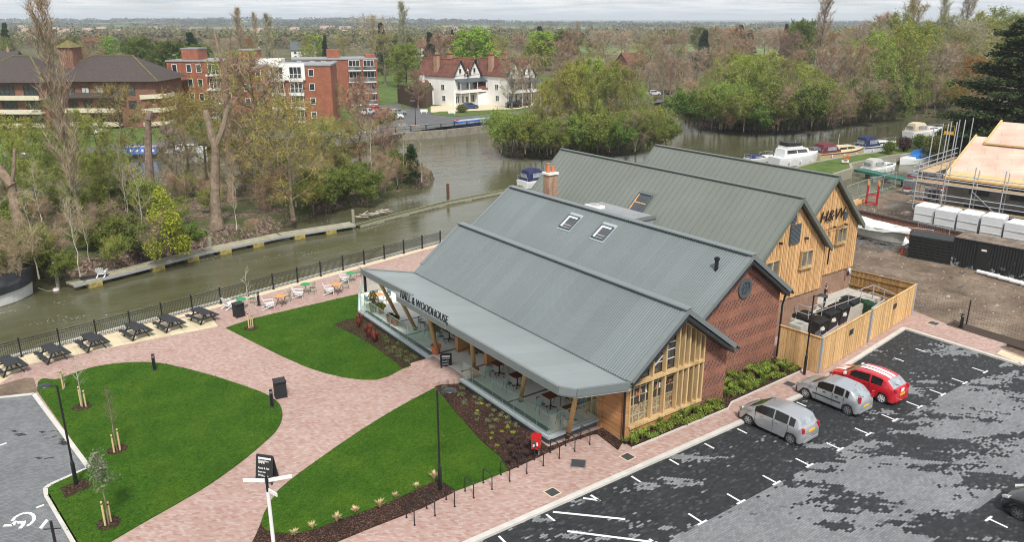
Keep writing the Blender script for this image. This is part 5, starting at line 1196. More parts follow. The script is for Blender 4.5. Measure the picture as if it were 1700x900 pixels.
# hand rail of the platform
hr = thing('hand_rail', (46,27.4,1.0), 0, 'galvanised handrail around the raised service platform', 'handrail'); m = NB((46,27.4,1.0))
path = [(44.2,28.4),(43.7,27.45),(51.6,27.6),(52.1,29.5)]; path = [(43.6,28.3),(43.6,27.4),(50.6,28.35),(50.9,26.2),(49.6,25.6)]
path = [(43.7,28.3),(43.7,27.4),(51.3,27.45)]
for z in (1.55,2.08): 
    for a,b in zip(path[:-1],path[1:]): m.tube([(*a,z),(*b,z)],.028,6)
for x_,y_ in [(43.7,28.3),(43.7,27.4)]+[(43.7+k*1.52,27.41) for k in range(1,6)]: m.tube([(x_,y_,1.0),(x_,y_,2.08)],.028,6)
m.build('rails','galvanised',hr)
hr2 = thing('hand_rail', (51.3,27.45,0), 0, 'galvanised handrail sloping down beside the green bins', 'handrail'); m = NB((51.3,27.45,0))
for z in (1.5,2.03): m.tube([(51.4,27.45,z),(51.55,25.9,z-.25)],.028,6)
for t_ in (.02,.5,1.): m.tube([(51.4+.15*t_,27.45-1.55*t_,0.),(51.4+.15*t_,27.45-1.55*t_,2.03-.25*t_)],.028,6)
m.build('rails','galvanised',hr2)
m = MB(); sr = thing('stair_railing', (53.2,30.6,0), R_(-20), 'dark metal stair railing behind the larch gable corner', 'railing')
for k in range(9): m.beam((k*.22,0,max(0,.9-k*.2)),(k*.22,0,2.3-k*.2),.025)
m.beam((0,0,2.3),(1.8,0,.65),.05); m.build('balusters','slate_grey',sr)
# wire mesh boundary fence
wf = thing('wire_fence', (54.4,26,0), 0, 'low wire mesh fence with black posts between car park and muddy yard', 'wire fence'); mt = None
P_ = [(54.9,26.4),(54.6,22.3),(54.3,18.5),(54.0,14.5),(53.8,10.5)]
t = NT('wire_mesh'); t.t.nodes.remove(t.b); v = t.xyz(t.pos()); a = t.math('LESS_THAN', t.math('FRACT', t.math('DIVIDE', v[1], .2)), .025); b = t.math('LESS_THAN', t.math('FRACT', t.math('DIVIDE', v[2], .2)), .025)
mxs = t.n('ShaderNodeMixShader'); tr = t.n('ShaderNodeBsdfTransparent'); df = t.n('ShaderNodeBsdfDiffuse'); df.inputs[0].default_value=(.03,.03,.03,1); t.l(t.math('MAXIMUM',a,b), mxs.inputs[0]); t.l(tr.outputs[0], mxs.inputs[1]); t.l(df.outputs[0], mxs.inputs[2]); t.l(mxs.outputs[0], t.t.nodes['Material Output'].inputs[0])
for i,(x_,y_) in enumerate(P_):
    q = NB((54.4,26,0)); q.box(x_-.035,x_+.035,y_-.035,y_+.035,-.12,1.75); q.build('post','black_paint',wf)
    if i: q = NB((54.4,26,0)); q.beam((*P_[i-1],.78),(x_,y_,.78),.008,1.6); q.build('mesh_panel','wire_mesh',wf)

# ---------- person on the platform ----------
def skinmesh(name, verts, edges, radii, mat, parent, lv=2):
    me = bpy.data.meshes.new(name); me.from_pydata(verts, edges, []); o = bpy.data.objects.new(name, me); COL.objects.link(o)
    sk_ = o.modifiers.new('Skin','SKIN'); sv = me.skin_vertices[0].data if me.skin_vertices else None
    if sv is None:
        bm = bmesh.new(); bm.from_mesh(me); bm.verts.layers.skin.verify(); bm.to_mesh(me); bm.free(); sv = me.skin_vertices[0].data
    for i, r in enumerate(radii): sv[i].radius = r if isinstance(r, tuple) else (r,r); sv[i].use_root = (i == 0)
    s2 = o.modifiers.new('Sub','SUBSURF'); s2.levels = lv; s2.render_levels = lv
    dg = bpy.context.evaluated_depsgraph_get(); m2 = bpy.data.meshes.new_from_object(o.evaluated_get(dg)); bpy.data.objects.remove(o)
    m2.materials.clear(); m2.materials.append(M[mat]); m2.polygons.foreach_set('use_smooth',[True]*len(m2.polygons)); o = bpy.data.objects.new(name, m2); COL.objects.link(o); o.parent = parent; return o
def person(loc, rz, label):
    t = thing('person', loc, rz, label, 'person')
    V = [(0,0,.95),(0,.0,1.12),(0,.01,1.30),(0,.02,1.42),(0,.0,1.50),(0,-.02,1.56),(0,-.03,1.64),   # 0-6 spine, neck, head
         (.17,.02,1.38),(.22,-.0,1.12),(.12,-.22,1.15),(.05,-.29,1.22),                                # 7-10 right arm bent to the chest
         (-.17,.02,1.38),(-.22,-.02,1.12),(-.10,-.22,1.10),(-.03,-.28,1.16),                           # 11-14
         (.09,0,.88),(.10,-.02,.48),(.09,.02,.08),(.10,-.14,.03),
         (-.09,0,.88),(-.10,.03,.48),(-.11,.06,.08),(-.12,-.09,.03)]
    E = [(0,1),(1,2),(2,3),(3,4),(4,5),(5,6),(3,7),(7,8),(8,9),(9,10),(3,11),(11,12),(12,13),(13,14),(0,15),(15,16),(16,17),(17,18),(0,19),(19,20),(20,21),(21,22)]
    r = [(.14,.1),(.125,.09),(.14,.1),(.09,.07),.05,.075,.088,.055,.042,.033,.03,.055,.042,.033,.03,.085,.055,.04,.035,.085,.055,.04,.035]
    b = skinmesh('body', V, E, r, 'skin', t)
    for (bx,by,bz,sg) in ((.05,-.29,1.22,1),(-.03,-.28,1.16,-1)):       # fingers curled round a phone or cup
        for k in range(4): MB().tube([(bx-.02*sg+.0,by-.02,bz+.03-k*.018),(bx-.045*sg,by-.05,bz+.035-k*.018),(bx-.06*sg,by-.03,bz+.035-k*.018)],[.009,.008,.007],6).build('finger','skin',b)
        MB().tube([(bx,by,bz+.03),(bx-.02*sg,by-.03,bz+.06)],[.01,.008],6).build('thumb','skin',b)
    m = MB(); m.lathe([(0,-.012),(.012,0),(0,.014)],(0.0,-.118,1.615),6); m.build('nose','skin',b); m = MB()
    for x_ in (-.03,.03): m.lathe([(0,-.008),(.008,0),(0,.008)],(x_,-.108,1.645),6)
    m.box(-.022,.022,-.112,-.1,1.575,1.581); m.build('face_features','hair_dark',b)
    for x_ in (-.088,.088): MB().lathe([(0,-.025),(.012,0),(0,.025)],(x_,-.02,1.62),6).build('ear','skin',b)
    skinmesh('shirt', [V[0],V[1],V[2],V[3],V[7],(.205,.005,1.22),V[11],(-.205,.0,1.22)], [(0,1),(1,2),(2,3),(3,4),(4,5),(3,6),(6,7)], [(.155,.12),(.14,.11),(.155,.12),(.1,.085),.07,.062,.07,.062], 'black_cloth', t)
    skinmesh('trousers', [V[0],V[15],V[16],(.09,.02,.12),V[19],V[20],(-.11,.055,.12)], [(0,1),(1,2),(2,3),(0,4),(4,5),(5,6)], [(.15,.115),.1,.075,.065,.1,.075,.065], 'navy_cloth', t)
    for s_,(x_,y_) in ((1,(.1,-.05)),(-1,(-.115,0.0))): q = MB(); q.lathe([(0,0),(.055,.0),(.06,.03),(.04,.07),(0,.08)],(0,0,0),12); q.v = [(a+x_,b*2.2+y_-.01,c) for a,b,c in q.v]; q.build('shoe','rubber',t)
    h_ = skinmesh('hair', [(0,.0,1.665),(0,.03,1.62),(0,.05,1.55)], [(0,1),(1,2)], [.092,.08,.05], 'hair_dark', t); MB().lathe([(0,-.04),(.035,-.02),(.045,.0),(.03,.03),(0,.04)],(0,.03,1.78),10).build('hair_bun','hair_dark',h_)
    MB().box(-.02,.03,-.345,-.335,1.17,1.28).build('mug','white_plastic',t)
    return t
person((46.95,28.35,1.0), R_(35), 'person in black top and dark trousers, hair in a bun, on the service platform')
# ================= CARS =================
def interp(tab, x):
    for (a,b),(c,d) in zip(tab[:-1], tab[1:]):
        if x <= c: return b+(d-b)*(x-a)/(c-a)
    return tab[-1][1]
def car(loc, rz, label, paint, spec, grp=None, name='parked_car', rim='alloy', stripes=False, simple_=False):
    L, W, Hh, wb, rax = spec['L'], spec['W']/2, spec['H'], spec['wb'], spec['rear']    # rax: rear axle distance from the rear end
    t = thing(name, loc, rz, label, 'car', grp)
    top = [(p*L, z) for p, z in spec['top']]; belt = spec['belt']
    wt = [(0,.80),(.012*L,.90),(.05*L,.965),(.15*L,1.),(.80*L,1.),(.92*L,.95),(.975*L,.84),(L,.66)]
    ws0, ws1 = spec['ws']; rw0, rw1 = spec['rw']                       # windscreen (top, base), rear window (base, top) as fractions
    st = sorted(set([0,.008,.03,rw0,(rw0+rw1)/2,rw1,ws0,(ws0+ws1)/2,ws1,.93,.965,.985,1.]+spec['pill']+[(rax-.36)/L,(rax-.2)/L,(rax+.2)/L,(rax+.36)/L,(rax+wb-.36)/L,(rax+wb-.2)/L,(rax+wb+.2)/L,(rax+wb+.36)/L]))
    st = [s_ for i, s_ in enumerate(st) if i == 0 or s_-st[i-1] > .004]
    rows = []
    for s_ in st:
        x_ = s_*L; zt = interp(top, x_); w_ = W*interp(wt, x_); bl = min(belt+.05*(1-s_)*1.2, zt-.05); cab = max(0., min(1., (zt-bl-.05)/(Hh-belt-.12)))
        zb = .19 + (.10 if s_ < .01 or s_ > .985 else 0)
        for ax in (rax, rax+wb):
            d = abs(x_-ax)
            if d < .37: zb = max(zb, math.sqrt(max(0,.37**2-d*d))+.27 if d < .36 else zb)
        zb2 = max(.42, min(zb+.05, bl-.1))
        fl = 1.0
        rows.append([(x_,0,min(zb,.24)),(x_,w_*.90,min(zb,.55)) ,(x_,w_*.985,max(zb,.22)),(x_,w_*fl,max(zb2,.46)),(x_,w_*.99,(zb2+bl)/2+.02),(x_,w_*.955,bl),(x_,w_*(.93-.13*cab),zt-.045-.03*cab),(x_,w_*(.80-.10*cab),zt-.008),(x_,0,zt+.015)])
    nr = 9; m = {k: MB() for k in ('body','side_window_l','side_window_r','windscreen','rear_window')}
    for sg in (-1,1):
        for i in range(len(st)-1):
            a, b = rows[i], rows[i+1]; mid = (st[i]+st[i+1])/2
            for j in range(nr-1):
                q = [a[j],b[j],b[j+1],a[j+1]]; q = [(x_,y_*sg,z_) for x_,y_,z_ in q]
                if sg > 0: q = q[::-1]
                k = 'body'
                if j == 5 and any(p0+.004 < mid < p1-.004 for p0, p1 in spec['win']): k = 'side_window_l' if sg < 0 else 'side_window_r'
                if j >= 6+ (0) and j == 7 and ws0 < mid < ws1: k = 'windscreen'
                if j == 7 and rw0 < mid < rw1: k = 'rear_window'
                m[k].add(q, [(0,1,2,3)])
    e = rows[-1]; s0_ = rows[0]
    for rr_, sgn in ((e,1),(s0_,-1)):
        V = [(x_,y_,z_) for x_,y_,z_ in rr_]+[(x_,-y_,z_) for x_,y_,z_ in rr_[-2:0:-1]]; f = tuple(range(len(V))); m['body'].add(V, [f if sgn > 0 else f[::-1]])
    def weld(o):
        bm = bmesh.new(); bm.from_mesh(o.data); bmesh.ops.remove_doubles(bm, verts=bm.verts, dist=.0008); bmesh.ops.recalc_face_normals(bm, faces=bm.faces); bm.to_mesh(o.data); bm.free(); o.data.polygons.foreach_set('use_smooth',[True]*len(o.data.polygons)); o.data.set_sharp_from_angle(angle=R_(27))
    # everything centred on the axle mid-point
    cx = rax+wb/2
    for k in m: m[k].v = [(a-cx,b,c) for a,b,c in m[k].v]
    body = m['body'].build('body', paint, t); weld(body)
    for k in ('side_window_l','side_window_r','windscreen','rear_window'):
        o = m[k].build(k.replace('_l','').replace('_r','') if 'side' in k else k, 'car_glass' if k != 'rear_window' else spec.get('rg','car_glass'), t); weld(o)
    MB().box(-cx+.06,L-cx-.08,-W*.86,W*.86,.16,.5).build('underbody','trim_black',t)
    for ax in (-wb/2, wb/2):
        for sg in (-1,1):
            yo = W*.985; R0 = .30
            ty = MB(); P = [(R0*.66,-.01),(R0*.97,-.005),(R0,-.03),(R0,-.17),(R0*.9,-.19),(R0*.6,-.19)]; n=22; V = []
            for r_, y_ in P:
                for k in range(n): a = 2*math.pi*k/n; V.append((ax+r_*math.cos(a), sg*(yo+y_), R0+r_*math.sin(a)))
            ty.add(V, [(i*n+j,i*n+(j+1)%n,(i+1)*n+(j+1)%n,(i+1)*n+j) for i in range(len(P)-1) for j in range(n)]); 
            wh = ty.build('wheel','rubber',t, smooth=False)
            rm = MB(); rr = R0*.68
            rm.tube([(ax,sg*(yo-.07),R0),(ax,sg*(yo-.05),R0)],rr,20)
            rm2 = MB()
            for k in range(7): a = 2*math.pi*k/7; rm2.beam((ax,sg*(yo-.015),R0),(ax+rr*.97*math.cos(a),sg*(yo-.012),R0+rr*.97*math.sin(a)),.055,.03,up=(0,1,0))
            rm2.tube([(ax,sg*(yo-.04),R0),(ax,sg*(yo-.005),R0)],rr*.28,12)
            V = []
            for r_, y_ in ((rr*.9,-.008),(rr,-.004),(rr,-.06)):
                for k in range(n): a = 2*math.pi*k/n; V.append((ax+r_*math.cos(a), sg*(yo+y_), R0+r_*math.sin(a)))
            rm2.add(V, [(i*n+j,i*n+(j+1)%n,(i+1)*n+(j+1)%n,(i+1)*n+j) for i in range(2) for j in range(n)])
            rm.build('brake_disc','trim_black',wh); rm2.build('rim',rim,wh)
            ar = MB(); ar.tube([(ax,sg*(yo-.30),R0),(ax,sg*(yo-.20),R0)],.38,20); ar.build('wheel_arch','trim_black',t)
    # lamps, mirrors, plates, handles
    for sg in (-1,1):
        x_ = .025*L; wz = spec['tail']
        q = MB(); hw = W*.97*interp(wt,x_)
        q.add([(-cx-.012+.02,sg*(W*.80),wz[0]),(-cx+.02,sg*(W*.80*.70),wz[0]+.01),(-cx+.07+.02,sg*(W*.62),wz[1]),(-cx+.12,sg*(W*.80),wz[1]+.02),(-cx+.17,sg*(W*.965),wz[1]-.02),(-cx+.13,sg*(W*1.003),wz[0]+.04),(-cx+.05,sg*(W*.955),wz[0])],[(0,1,2,3),(0,3,4,5,6)]) 
        q2 = MB(); q2.cbox((-cx+.075,sg*W*.79,(wz[0]+wz[1])/2),.13,.13,wz[1]-wz[0],rz=sg*-.5,ry=spec.get('tr',0)); q2.build('tail_light','tail_red',t)
        q2 = MB(); q2.cbox((L-cx-.20,sg*W*.74,spec.get('hl',.66)+.02),.32,.18,.10,rz=sg*-.40,ry=.36); q2.build('headlight','lamp_clear',t)
        q2 = MB(); q2.cbox((ws1*L-cx-.28,sg*(W+.07),belt+.12),.1,.2,.14); q2.build('mirror',spec.get('mir',paint),t)
        q2 = MB()
        for p in spec['handles']: q2.box(p*L-cx-.09,p*L-cx+.09,min(sg*W*.985,sg*(W+.012)),max(sg*W*.985,sg*(W+.012)),belt-.1,belt-.06); q2.build('door_handle',spec.get('hm','trim_black'),t); q2 = MB()
        for p in spec['seams']: q2 = MB(); q2.box(p*L-cx-.006,p*L-cx+.006,min(sg*W*.9,sg*(W*1.0+.004)),max(sg*W*.9,sg*(W*1.0+.004)),.28,belt+.02); q2.build('door_seam','trim_black',t)
        if spec.get('strip'): MB().box(rax+.42-cx,rax+wb-.42-cx,min(sg*W*.97,sg*(W+.014)),max(sg*W*.97,sg*(W+.014)),.52,.58).build('side_moulding','trim_black',t)
    MB().box(-cx-.015,-cx+.03,-.26,.26,spec['plate'],spec['plate']+.11).build('number_plate','plate_yellow',t)
    MB().cbox((-cx+.03,0,.3),.1,W*1.5,.12).build('rear_bumper_trim','trim_black' if spec.get('bump') else paint,t)
    MB().beam((rw0*L-cx+.02,.0,interp(top,rw0*L)+.03),(rw0*L-cx+.16,.32,interp(top,rw0*L)+.16),.02).build('wiper','trim_black',t)
    q = MB(); q.beam((ws1*L-cx-.02,.35,interp(top,ws1*L)+.03),(ws1*L-cx-.15,-.25,interp(top,ws1*L)+.10),.018); q.build('wiper','trim_black',t)
    MB().beam((spec['ant']*L-cx,0,Hh),(spec['ant']*L-cx-.08,0,Hh+.2),.01).build('aerial','trim_black',t)
    if stripes:
        q = MB()
        for y0, y1 in ((-.30,-.05),(.05,.30)):
            xs_ = [rw1*L+.02+(ws0*L-rw1*L-.04)*k/8 for k in range(9)]; V = [(x_-cx,y_,interp(top,x_)+.022-.012*(abs(y_)/.3)) for x_ in xs_ for y_ in (y0,y1)]; q.add(V,[(2*i,2*i+1,2*i+3,2*i+2) for i in range(8)])
            xs_ = [ws1*L+.05+(.95*L-ws1*L)*k/8 for k in range(9)]; V = [(x_-cx,y_,interp(top,x_)+.022-.012*(abs(y_)/.3)) for x_ in xs_ for y_ in (y0,y1)]; q.add(V,[(2*i,2*i+1,2*i+3,2*i+2) for i in range(8)])
        q.build('racing_stripe','white_paint',t); MB().cbox((-cx+.02,0,.84),.03,.3,.2).build('tailgate_badge','white_paint',t)
    return t
MPV = dict(L=3.83,W=1.68,H=1.50,wb=2.45,rear=.62,belt=.93,top=[(0,.62),(.012,.90),(.035,.98),(.055,1.02),(.11,1.42),(.2,1.48),(.4,1.52),(.55,1.50),(.64,1.43),(.74,1.19),(.83,.98),(.92,.86),(.97,.74),(1,.5)],
    ws=(.64,.84),rw=(.05,.115),pill=[.13,.21,.23,.42,.44,.72],win=[(.13,.21),(.23,.42),(.44,.72)],tail=(.78,1.02),plate=.72,handles=[.37,.6],seams=[.215,.43,.7],ant=.58,hm='paint_silver',hl=.74,rg='screen_vinyl')
HAT5 = dict(L=3.82,W=1.65,H=1.42,wb=2.49,rear=.58,belt=.90,top=[(0,.6),(.012,.86),(.03,.92),(.05,.95),(.15,1.34),(.22,1.41),(.4,1.44),(.52,1.42),(.60,1.36),(.68,1.15),(.77,.95),(.88,.88),(.96,.74),(1,.5)],
    ws=(.59,.775),rw=(.045,.155),pill=[.17,.22,.24,.385,.405,.64],win=[(.17,.22),(.24,.385),(.405,.64)],tail=(.86,1.20),plate=.52,handles=[.33,.52],seams=[.225,.395,.64],ant=.2,strip=True,hm='trim_black',rg='screen_vinyl')
HAT3 = dict(L=4.0,W=1.71,H=1.46,wb=2.51,rear=.70,belt=.93,top=[(0,.6),(.012,.84),(.03,.95),(.05,1.0),(.14,1.32),(.22,1.42),(.4,1.47),(.52,1.45),(.61,1.38),(.70,1.14),(.79,.96),(.90,.87),(.965,.74),(1,.5)],
    ws=(.60,.79),rw=(.045,.15),pill=[.20,.36,.385,.66],win=[(.20,.36),(.385,.66)],tail=(.80,1.0),plate=.55,handles=[.42],seams=[.37,.66],ant=.22,mir='paint_white',rg='screen_vinyl',hm='paint_red')
car((31.98,21.0,-.08), R_(92.5), 'silver small people carrier parked nearest the gable end', 'paint_silver', MPV, 'cars in the pub car park')
car((37.0,21.05,-.08), R_(91.5), 'silver five-door hatchback with black side mouldings, parked beside the red car', 'paint_silver_blue', HAT5, 'cars in the pub car park', rim='alloy')
car((39.78,20.75,-.08), R_(91.5), 'red three-door hatchback with two white racing stripes', 'paint_red', HAT3, 'cars in the pub car park', rim='alloy_white', stripes=True)
car((34.55,9.15,-.08), R_(91), 'black car just entering the picture at the right edge', 'paint_black', dict(HAT3, mir='paint_black', hl=.72, hm='paint_black'), 'cars in the pub car park', rim='alloy_dark')
fc = [car(tuple(G(655,197)), RZ+.15, 'white hatchback on the far riverside road, nearest the water', 'paint_white', dict(HAT5, strip=False), 'cars across the river')]
# ================= BOATS =================
WL = -1.4
def hull(m, L, B, fb, bow=.35, stern=.85, n=14, sheer=.35):
    """hull from stern x=0 to bow x=L, deck height fb above the water"""
    R = []
    for i in range(n+1):
        s_ = i/n; w_ = B/2*(stern+(1-stern)*min(1,s_/.3)) if s_ < .3 else B/2*(1-max(0,(s_-.5)/.5)**2.4)
        z = fb*(1+sheer*s_**2); x_ = L*s_; w_ = max(w_, .01); rake = .0
        R.append([(x_*1.0-(.10*L*bow*s_**3),0,-.35),(x_-(.08*L*bow*s_**3),w_*.62,-.25),(x_-(.04*L*bow*s_**3),w_*.86,.05),(x_,w_,z*.75),(x_,w_*1.02,z),(x_,w_*.9,z),(x_,0,z+.03)])
    for sg in (-1,1):
        for i in range(n):
            for j in range(6):
                q = [R[i][j],R[i+1][j],R[i+1][j+1],R[i][j+1]]; q = [(a,b*sg,c) for a,b,c in q]
                m.add(q if sg < 0 else q[::-1], [(0,1,2,3)])
        V = [(a,b*sg,c) for a,b,c in R[0]]; m.add(V, [tuple(range(7)) if sg > 0 else tuple(range(6,-1,-1))])
def boat(loc, rz, label, L, B, fb, cabin, hullm='boat_white', cover=None, stripe=None, mast=0, rail=True, grp=None, fenders=True, name='moored_boat', dinghy=False, flybridge=None):
    t = thing(name, (loc[0],loc[1],WL), rz, label, 'boat', grp)
    m = MB(); hull(m, L, B, fb); m.build('hull',hullm,t,smooth=False)
    if stripe: 
        m = MB(); n=14
        for sg in (-1,1):
            V = []
            for i in range(n+1):
                s_ = i/n; w_ = (B/2*(.85+.15*min(1,s_/.3)) if s_ < .3 else B/2*(1-max(0,(s_-.5)/.5)**2.4))+.012; z = fb*(1+.35*s_**2); V += [(L*s_,sg*w_*1.02,z*.80),(L*s_,sg*w_*1.02,z*.95)]
            m.add(V,[(2*i,2*i+2,2*i+3,2*i+1) for i in range(n)])
        m.build('rubbing_strake',stripe,t)
    for (x0,x1,h,mat,win) in cabin:         # superstructure blocks
        m = MB(); w_ = B*.37; z0 = fb*1.02
        V = [(x0,-w_,z0),(x1,-w_*.8,z0+.1),(x1,w_*.8,z0+.1),(x0,w_,z0),(x0+.12*h,-w_*.9,z0+h),(x1-.75*h,-w_*.7,z0+h*.95),(x1-.75*h,w_*.7,z0+h*.95),(x0+.12*h,w_*.9,z0+h)]
        m.add(V,[(0,3,2,1),(4,5,6,7),(0,1,5,4),(1,2,6,5),(2,3,7,6),(3,0,4,7)]); cb_ = m.build('cabin',mat,t)
        if win:
            for k, (a,b,c,d) in enumerate(((0,1,5,4),(3,2,6,7),(1,2,6,5))):
                P = [Vector(V[i]) for i in (a,b,c,d)]; c0_ = sum(P,Vector())/4; nr = (P[1]-P[0]).cross(P[3]-P[0]).normalized(); nr = nr if nr.dot(c0_-Vector(((x0+x1)/2,0,z0))) > 0 else -nr
                def bl(u,v): return (P[0].lerp(P[1],u)).lerp(P[3].lerp(P[2],u),v)+nr*.015
                q = MB(); segs = 2 if k < 2 else 1
                for g_ in range(segs): u0 = .1+g_*.42 if segs > 1 else .08; u1 = u0+(.38 if segs > 1 else .84); q.add([bl(u0,.42),bl(u1,.42),bl(u1,.86),bl(u0,.86)],[(0,1,2,3)])
                q.build('cabin_window','window_glass',cb_)
    if cover:
        x0,x1,h,mat = cover; m = MB(); w_ = B*.42; z0 = fb*1.0; n=6; V = []
        prof = [(x0,.0),(x0+.12*(x1-x0),.85),(x0+.4*(x1-x0),1.),(x0+.7*(x1-x0),.93),(x1,.30)]
        for x_,f in prof:
            for k in range(9): a = math.pi*k/8; yy = -w_*math.cos(a)*(1 if f < .5 else .95); zz = z0+h*max(.02,f)*min(1,(math.sin(a)*1.35)**.6 if k not in (0,8) else 0); V.append((x_,yy,zz))
        m.add(V,[(i*9+j,(i+1)*9+j,(i+1)*9+j+1,i*9+j+1) for i in range(4) for j in range(8)]+[tuple(range(8,-1,-1)),tuple(range(36,45))]); cv = m.build('canvas_cover',mat,t)
        q = MB()
        for sg in (-1,1): q.cbox(((x0+x1)/2,sg*w_*.965,z0+h*.45),(x1-x0)*.5,.03,h*.38)
        q.cbox((x0+.02,0,z0+h*.42),.03,w_*1.2,h*.36,ry=-.15); q.build('vinyl_window','screen_vinyl',cv)
    if flybridge:
        x0,x1,mat = flybridge; z0 = fb+1.25; m = MB(); m.cbox(((x0+x1)/2,0,z0+.1),(x1-x0)*1.15,B*.7,.5); m.build('flybridge','boat_white',t); MB().cbox(((x0+x1)/2,0,z0+.6),(x1-x0),B*.62,.55,ry=.06).build('flybridge_cover',mat,t)
    if rail:
        m = MB(); P = [(L*.62,-B*.40,fb*1.15+.5),(L*.8,-B*.30,fb*1.25+.55),(L*.97,0,fb*1.35+.6),(L*.8,B*.30,fb*1.25+.55),(L*.62,B*.40,fb*1.15+.5)]; m.tube(P,.02,5)
        for p in P: m.tube([p,(p[0],p[1],fb*1.1)],.018,5)
        P = [(L*.02,-B*.40,fb+.6),(L*.02,B*.40,fb+.6)]; m.tube(P,.02,5); 
        for p in P: m.tube([p,(p[0],p[1],fb)],.018,5)
        m.build('guard_rail','galvanised',t)
    if mast: MB().tube([(L*.45,0,fb+.8),(L*.45,0,fb+.8+mast)],.025,5).build('mast','white_plastic',t)
    if fenders:
        for k in range(3): MB().lathe([(0,0),(.11,.08),(.11,.38),(0,.45)],(L*(.2+.25*k),-B*.5-.05,fb*.35),8).build('fender','white_plastic',t)
    return t
def bt(px,py): g = G(px,py,WL); return (g.x,g.y)
# left: covered cruiser whose bow points right
lb_ = thing('covered_boat', (*bt(58,487),WL), 0, 'white boat under a black tarpaulin cover moored at the left edge', 'boat'); a = G(54,487,WL); d = (G(54,487,WL)-G(-60,520,WL)).normalized(); lb_.rotation_euler.z = math.atan2(d.y,d.x)
lb_.location = (*(G(58,486,WL)-d*6.4)[:2],WL)
m = MB(); hull(m,6.4,2.3,.95,.6); m.build('hull','boat_white',lb_); lb_.scale = (1.,1.1,1.3); m = MB(); rng = random.Random(5); V = []; n=14
for i in range(n+1):
    s_ = i/n; w_ = B_ = 1.2*(.85+.15*min(1,s_/.3)) if s_ < .3 else 1.2*(1-max(0,(s_-.5)/.5)**3.2*.93); zz = .95*(1+.35*s_**2)
    for k in range(11):
        a = math.pi*k/10; V.append((6.55*s_,-w_*1.04*math.cos(a)+rng.uniform(-.02,.02),zz*.74+(1.15-.35*s_)*math.sin(a)**.75+rng.uniform(-.045,.045)*(1 if 0<k<10 else 0)))
m.add(V,[(i*11+j,(i+1)*11+j,(i+1)*11+j+1,i*11+j+1) for i in range(n) for j in range(10)]+[tuple(range(10,-1,-1)),tuple(range(n*11,n*11+11))]); m.build('tarpaulin','black_canvas',lb_,smooth=False)
# mooring post and buoy
mp_ = thing('mooring_post', (*bt(97,478),WL-1), R_(-36), 'weathered white-topped mooring post with a small sign, beside the covered boat', 'mooring post'); m = MB(); m.tube([(0,0,0),(.02,0,3.2)],.15,9); m.build('post','weathered_wood',mp_); MB().box(.05,.42,-.19,-.15,2.2,2.55).build('sign_plate','white_plastic',mp_); MB().cyl(0,0,3.18,3.25,.16,.14,9).build('cap','white_plastic',mp_)
by = thing('mooring_buoy', (*bt(93,482),WL), 0, 'small round white buoy floating by the mooring post', 'buoy'); MB().lathe([(0,-.15),(.22,-.08),(.26,.03),(.2,.15),(0,.2)],n=14).build('float','white_plastic',by); MB().lathe([(.24,-.06),(.27,0),(.25,.02)],n=14).build('band','orange_plastic',by)
rp = tag(MB().tube([tuple(G(63,478,-.5)),tuple(G(80,484,-1.0)),tuple(G(96,479,-.7))],.02,4).build('mooring_rope','rope'),'pale rope from the covered boat to the mooring post','rope')
# pontoons
def pathway(name, pts, wd, z, th, deckmat, label, cat, floats=None, edgemat='galvanised', floatmat='float_yellow', board=.22):
    a0 = Vector((*pts[0],z)); t = thing(name, tuple(a0), 0, label, cat)
    for i,(p,q) in enumerate(zip(pts[:-1],pts[1:])):
        p = Vector((*p,z)); q = Vector((*q,z)); d = q-p; L = d.length; a = math.atan2(d.y,d.x)
        m = MB(); m.box(0,L,0,wd,-th,0); o = m.build('deck',deckmat,t); o.location = p-a0; o.rotation_euler = (0,0,a)
        m = MB(); m.box(0,L,-.07,-.002,-th-.08,.03); m.box(0,L,wd+.002,wd+.07,-th-.08,.03); o = m.build('edge_beam',edgemat,t); o.location = p-a0; o.rotation_euler = (0,0,a)
        if floats:
            k = floats*.5
            while k < L-.6: m = MB(); m.box(k-.55,k+.55,-.12,wd+.02,-th-.5,-th-.02); o = m.build('float',floatmat,t); o.location = p-a0; o.rotation_euler = (0,0,a); k += floats
    return t
pA = [tuple(G(x_,y_,-.85)[:2]) for x_,y_ in ((122,474),(232,447),(345,418),(470,392),(590,373))]
pathway('jetty', pA, 1.35, -.85, .12, 'jetty_deck', 'long pale plank jetty on yellow floats along the wooded island', 'jetty', 3.4)
pB = [tuple(G(x_,y_,-1.1)[:2]) for x_,y_ in ((598,375),(640,363),(745,336),(845,316),(900,300))]
pathway('floating_boom', pB, .8, -1.1, .18, 'moss', 'narrow mossy floating boom reaching from the jetty to the pub quay', 'boom', 6., 'weathered_wood', 'weathered_wood')
for px,py,top,l in ((587,372,348,'grey wooden mooring pile at the end of the plank jetty'),(350,414,394,'short grey mooring pile standing through the plank jetty')):
    hh = hgt(px,py,top,-1.4); tag(MB().tube([(0,0,-1.2),(0,0,hh)],.17,9).build('mooring_pile','weathered_wood',loc=(*bt(px,py),WL)),l,'mooring pile')
tag(MB().tube([(0,0,-1.2),(0,0,hgt(744,331,305,-1.4))],.19,10).build('mooring_pile','pile_rust',loc=(*bt(744,331),WL)),'tall rust red mooring pile beside the mossy boom','mooring pile')
g = G(170,459,-.85); adirondack((g.x,g.y,-.85), R_(150), 'weathered white armchair alone on the plank jetty', 'chairs across the river')
m = MB(); rng = random.Random(9); V = []
for i in range(7):
    for j in range(5): V.append((i*.35,j*.22,.03+.14*rng.random()*(1 if 0<i<6 and 0<j<4 else .2)))
tag(m.add(V,[(i*5+j,(i+1)*5+j,(i+1)*5+j+1,i*5+j+1) for i in range(6) for j in range(4)]).build('tarpaulin','black_canvas',loc=(*G(135,466,-.85)[:2],-.84)),'crumpled black sheet at the left end of the plank jetty','tarpaulin')
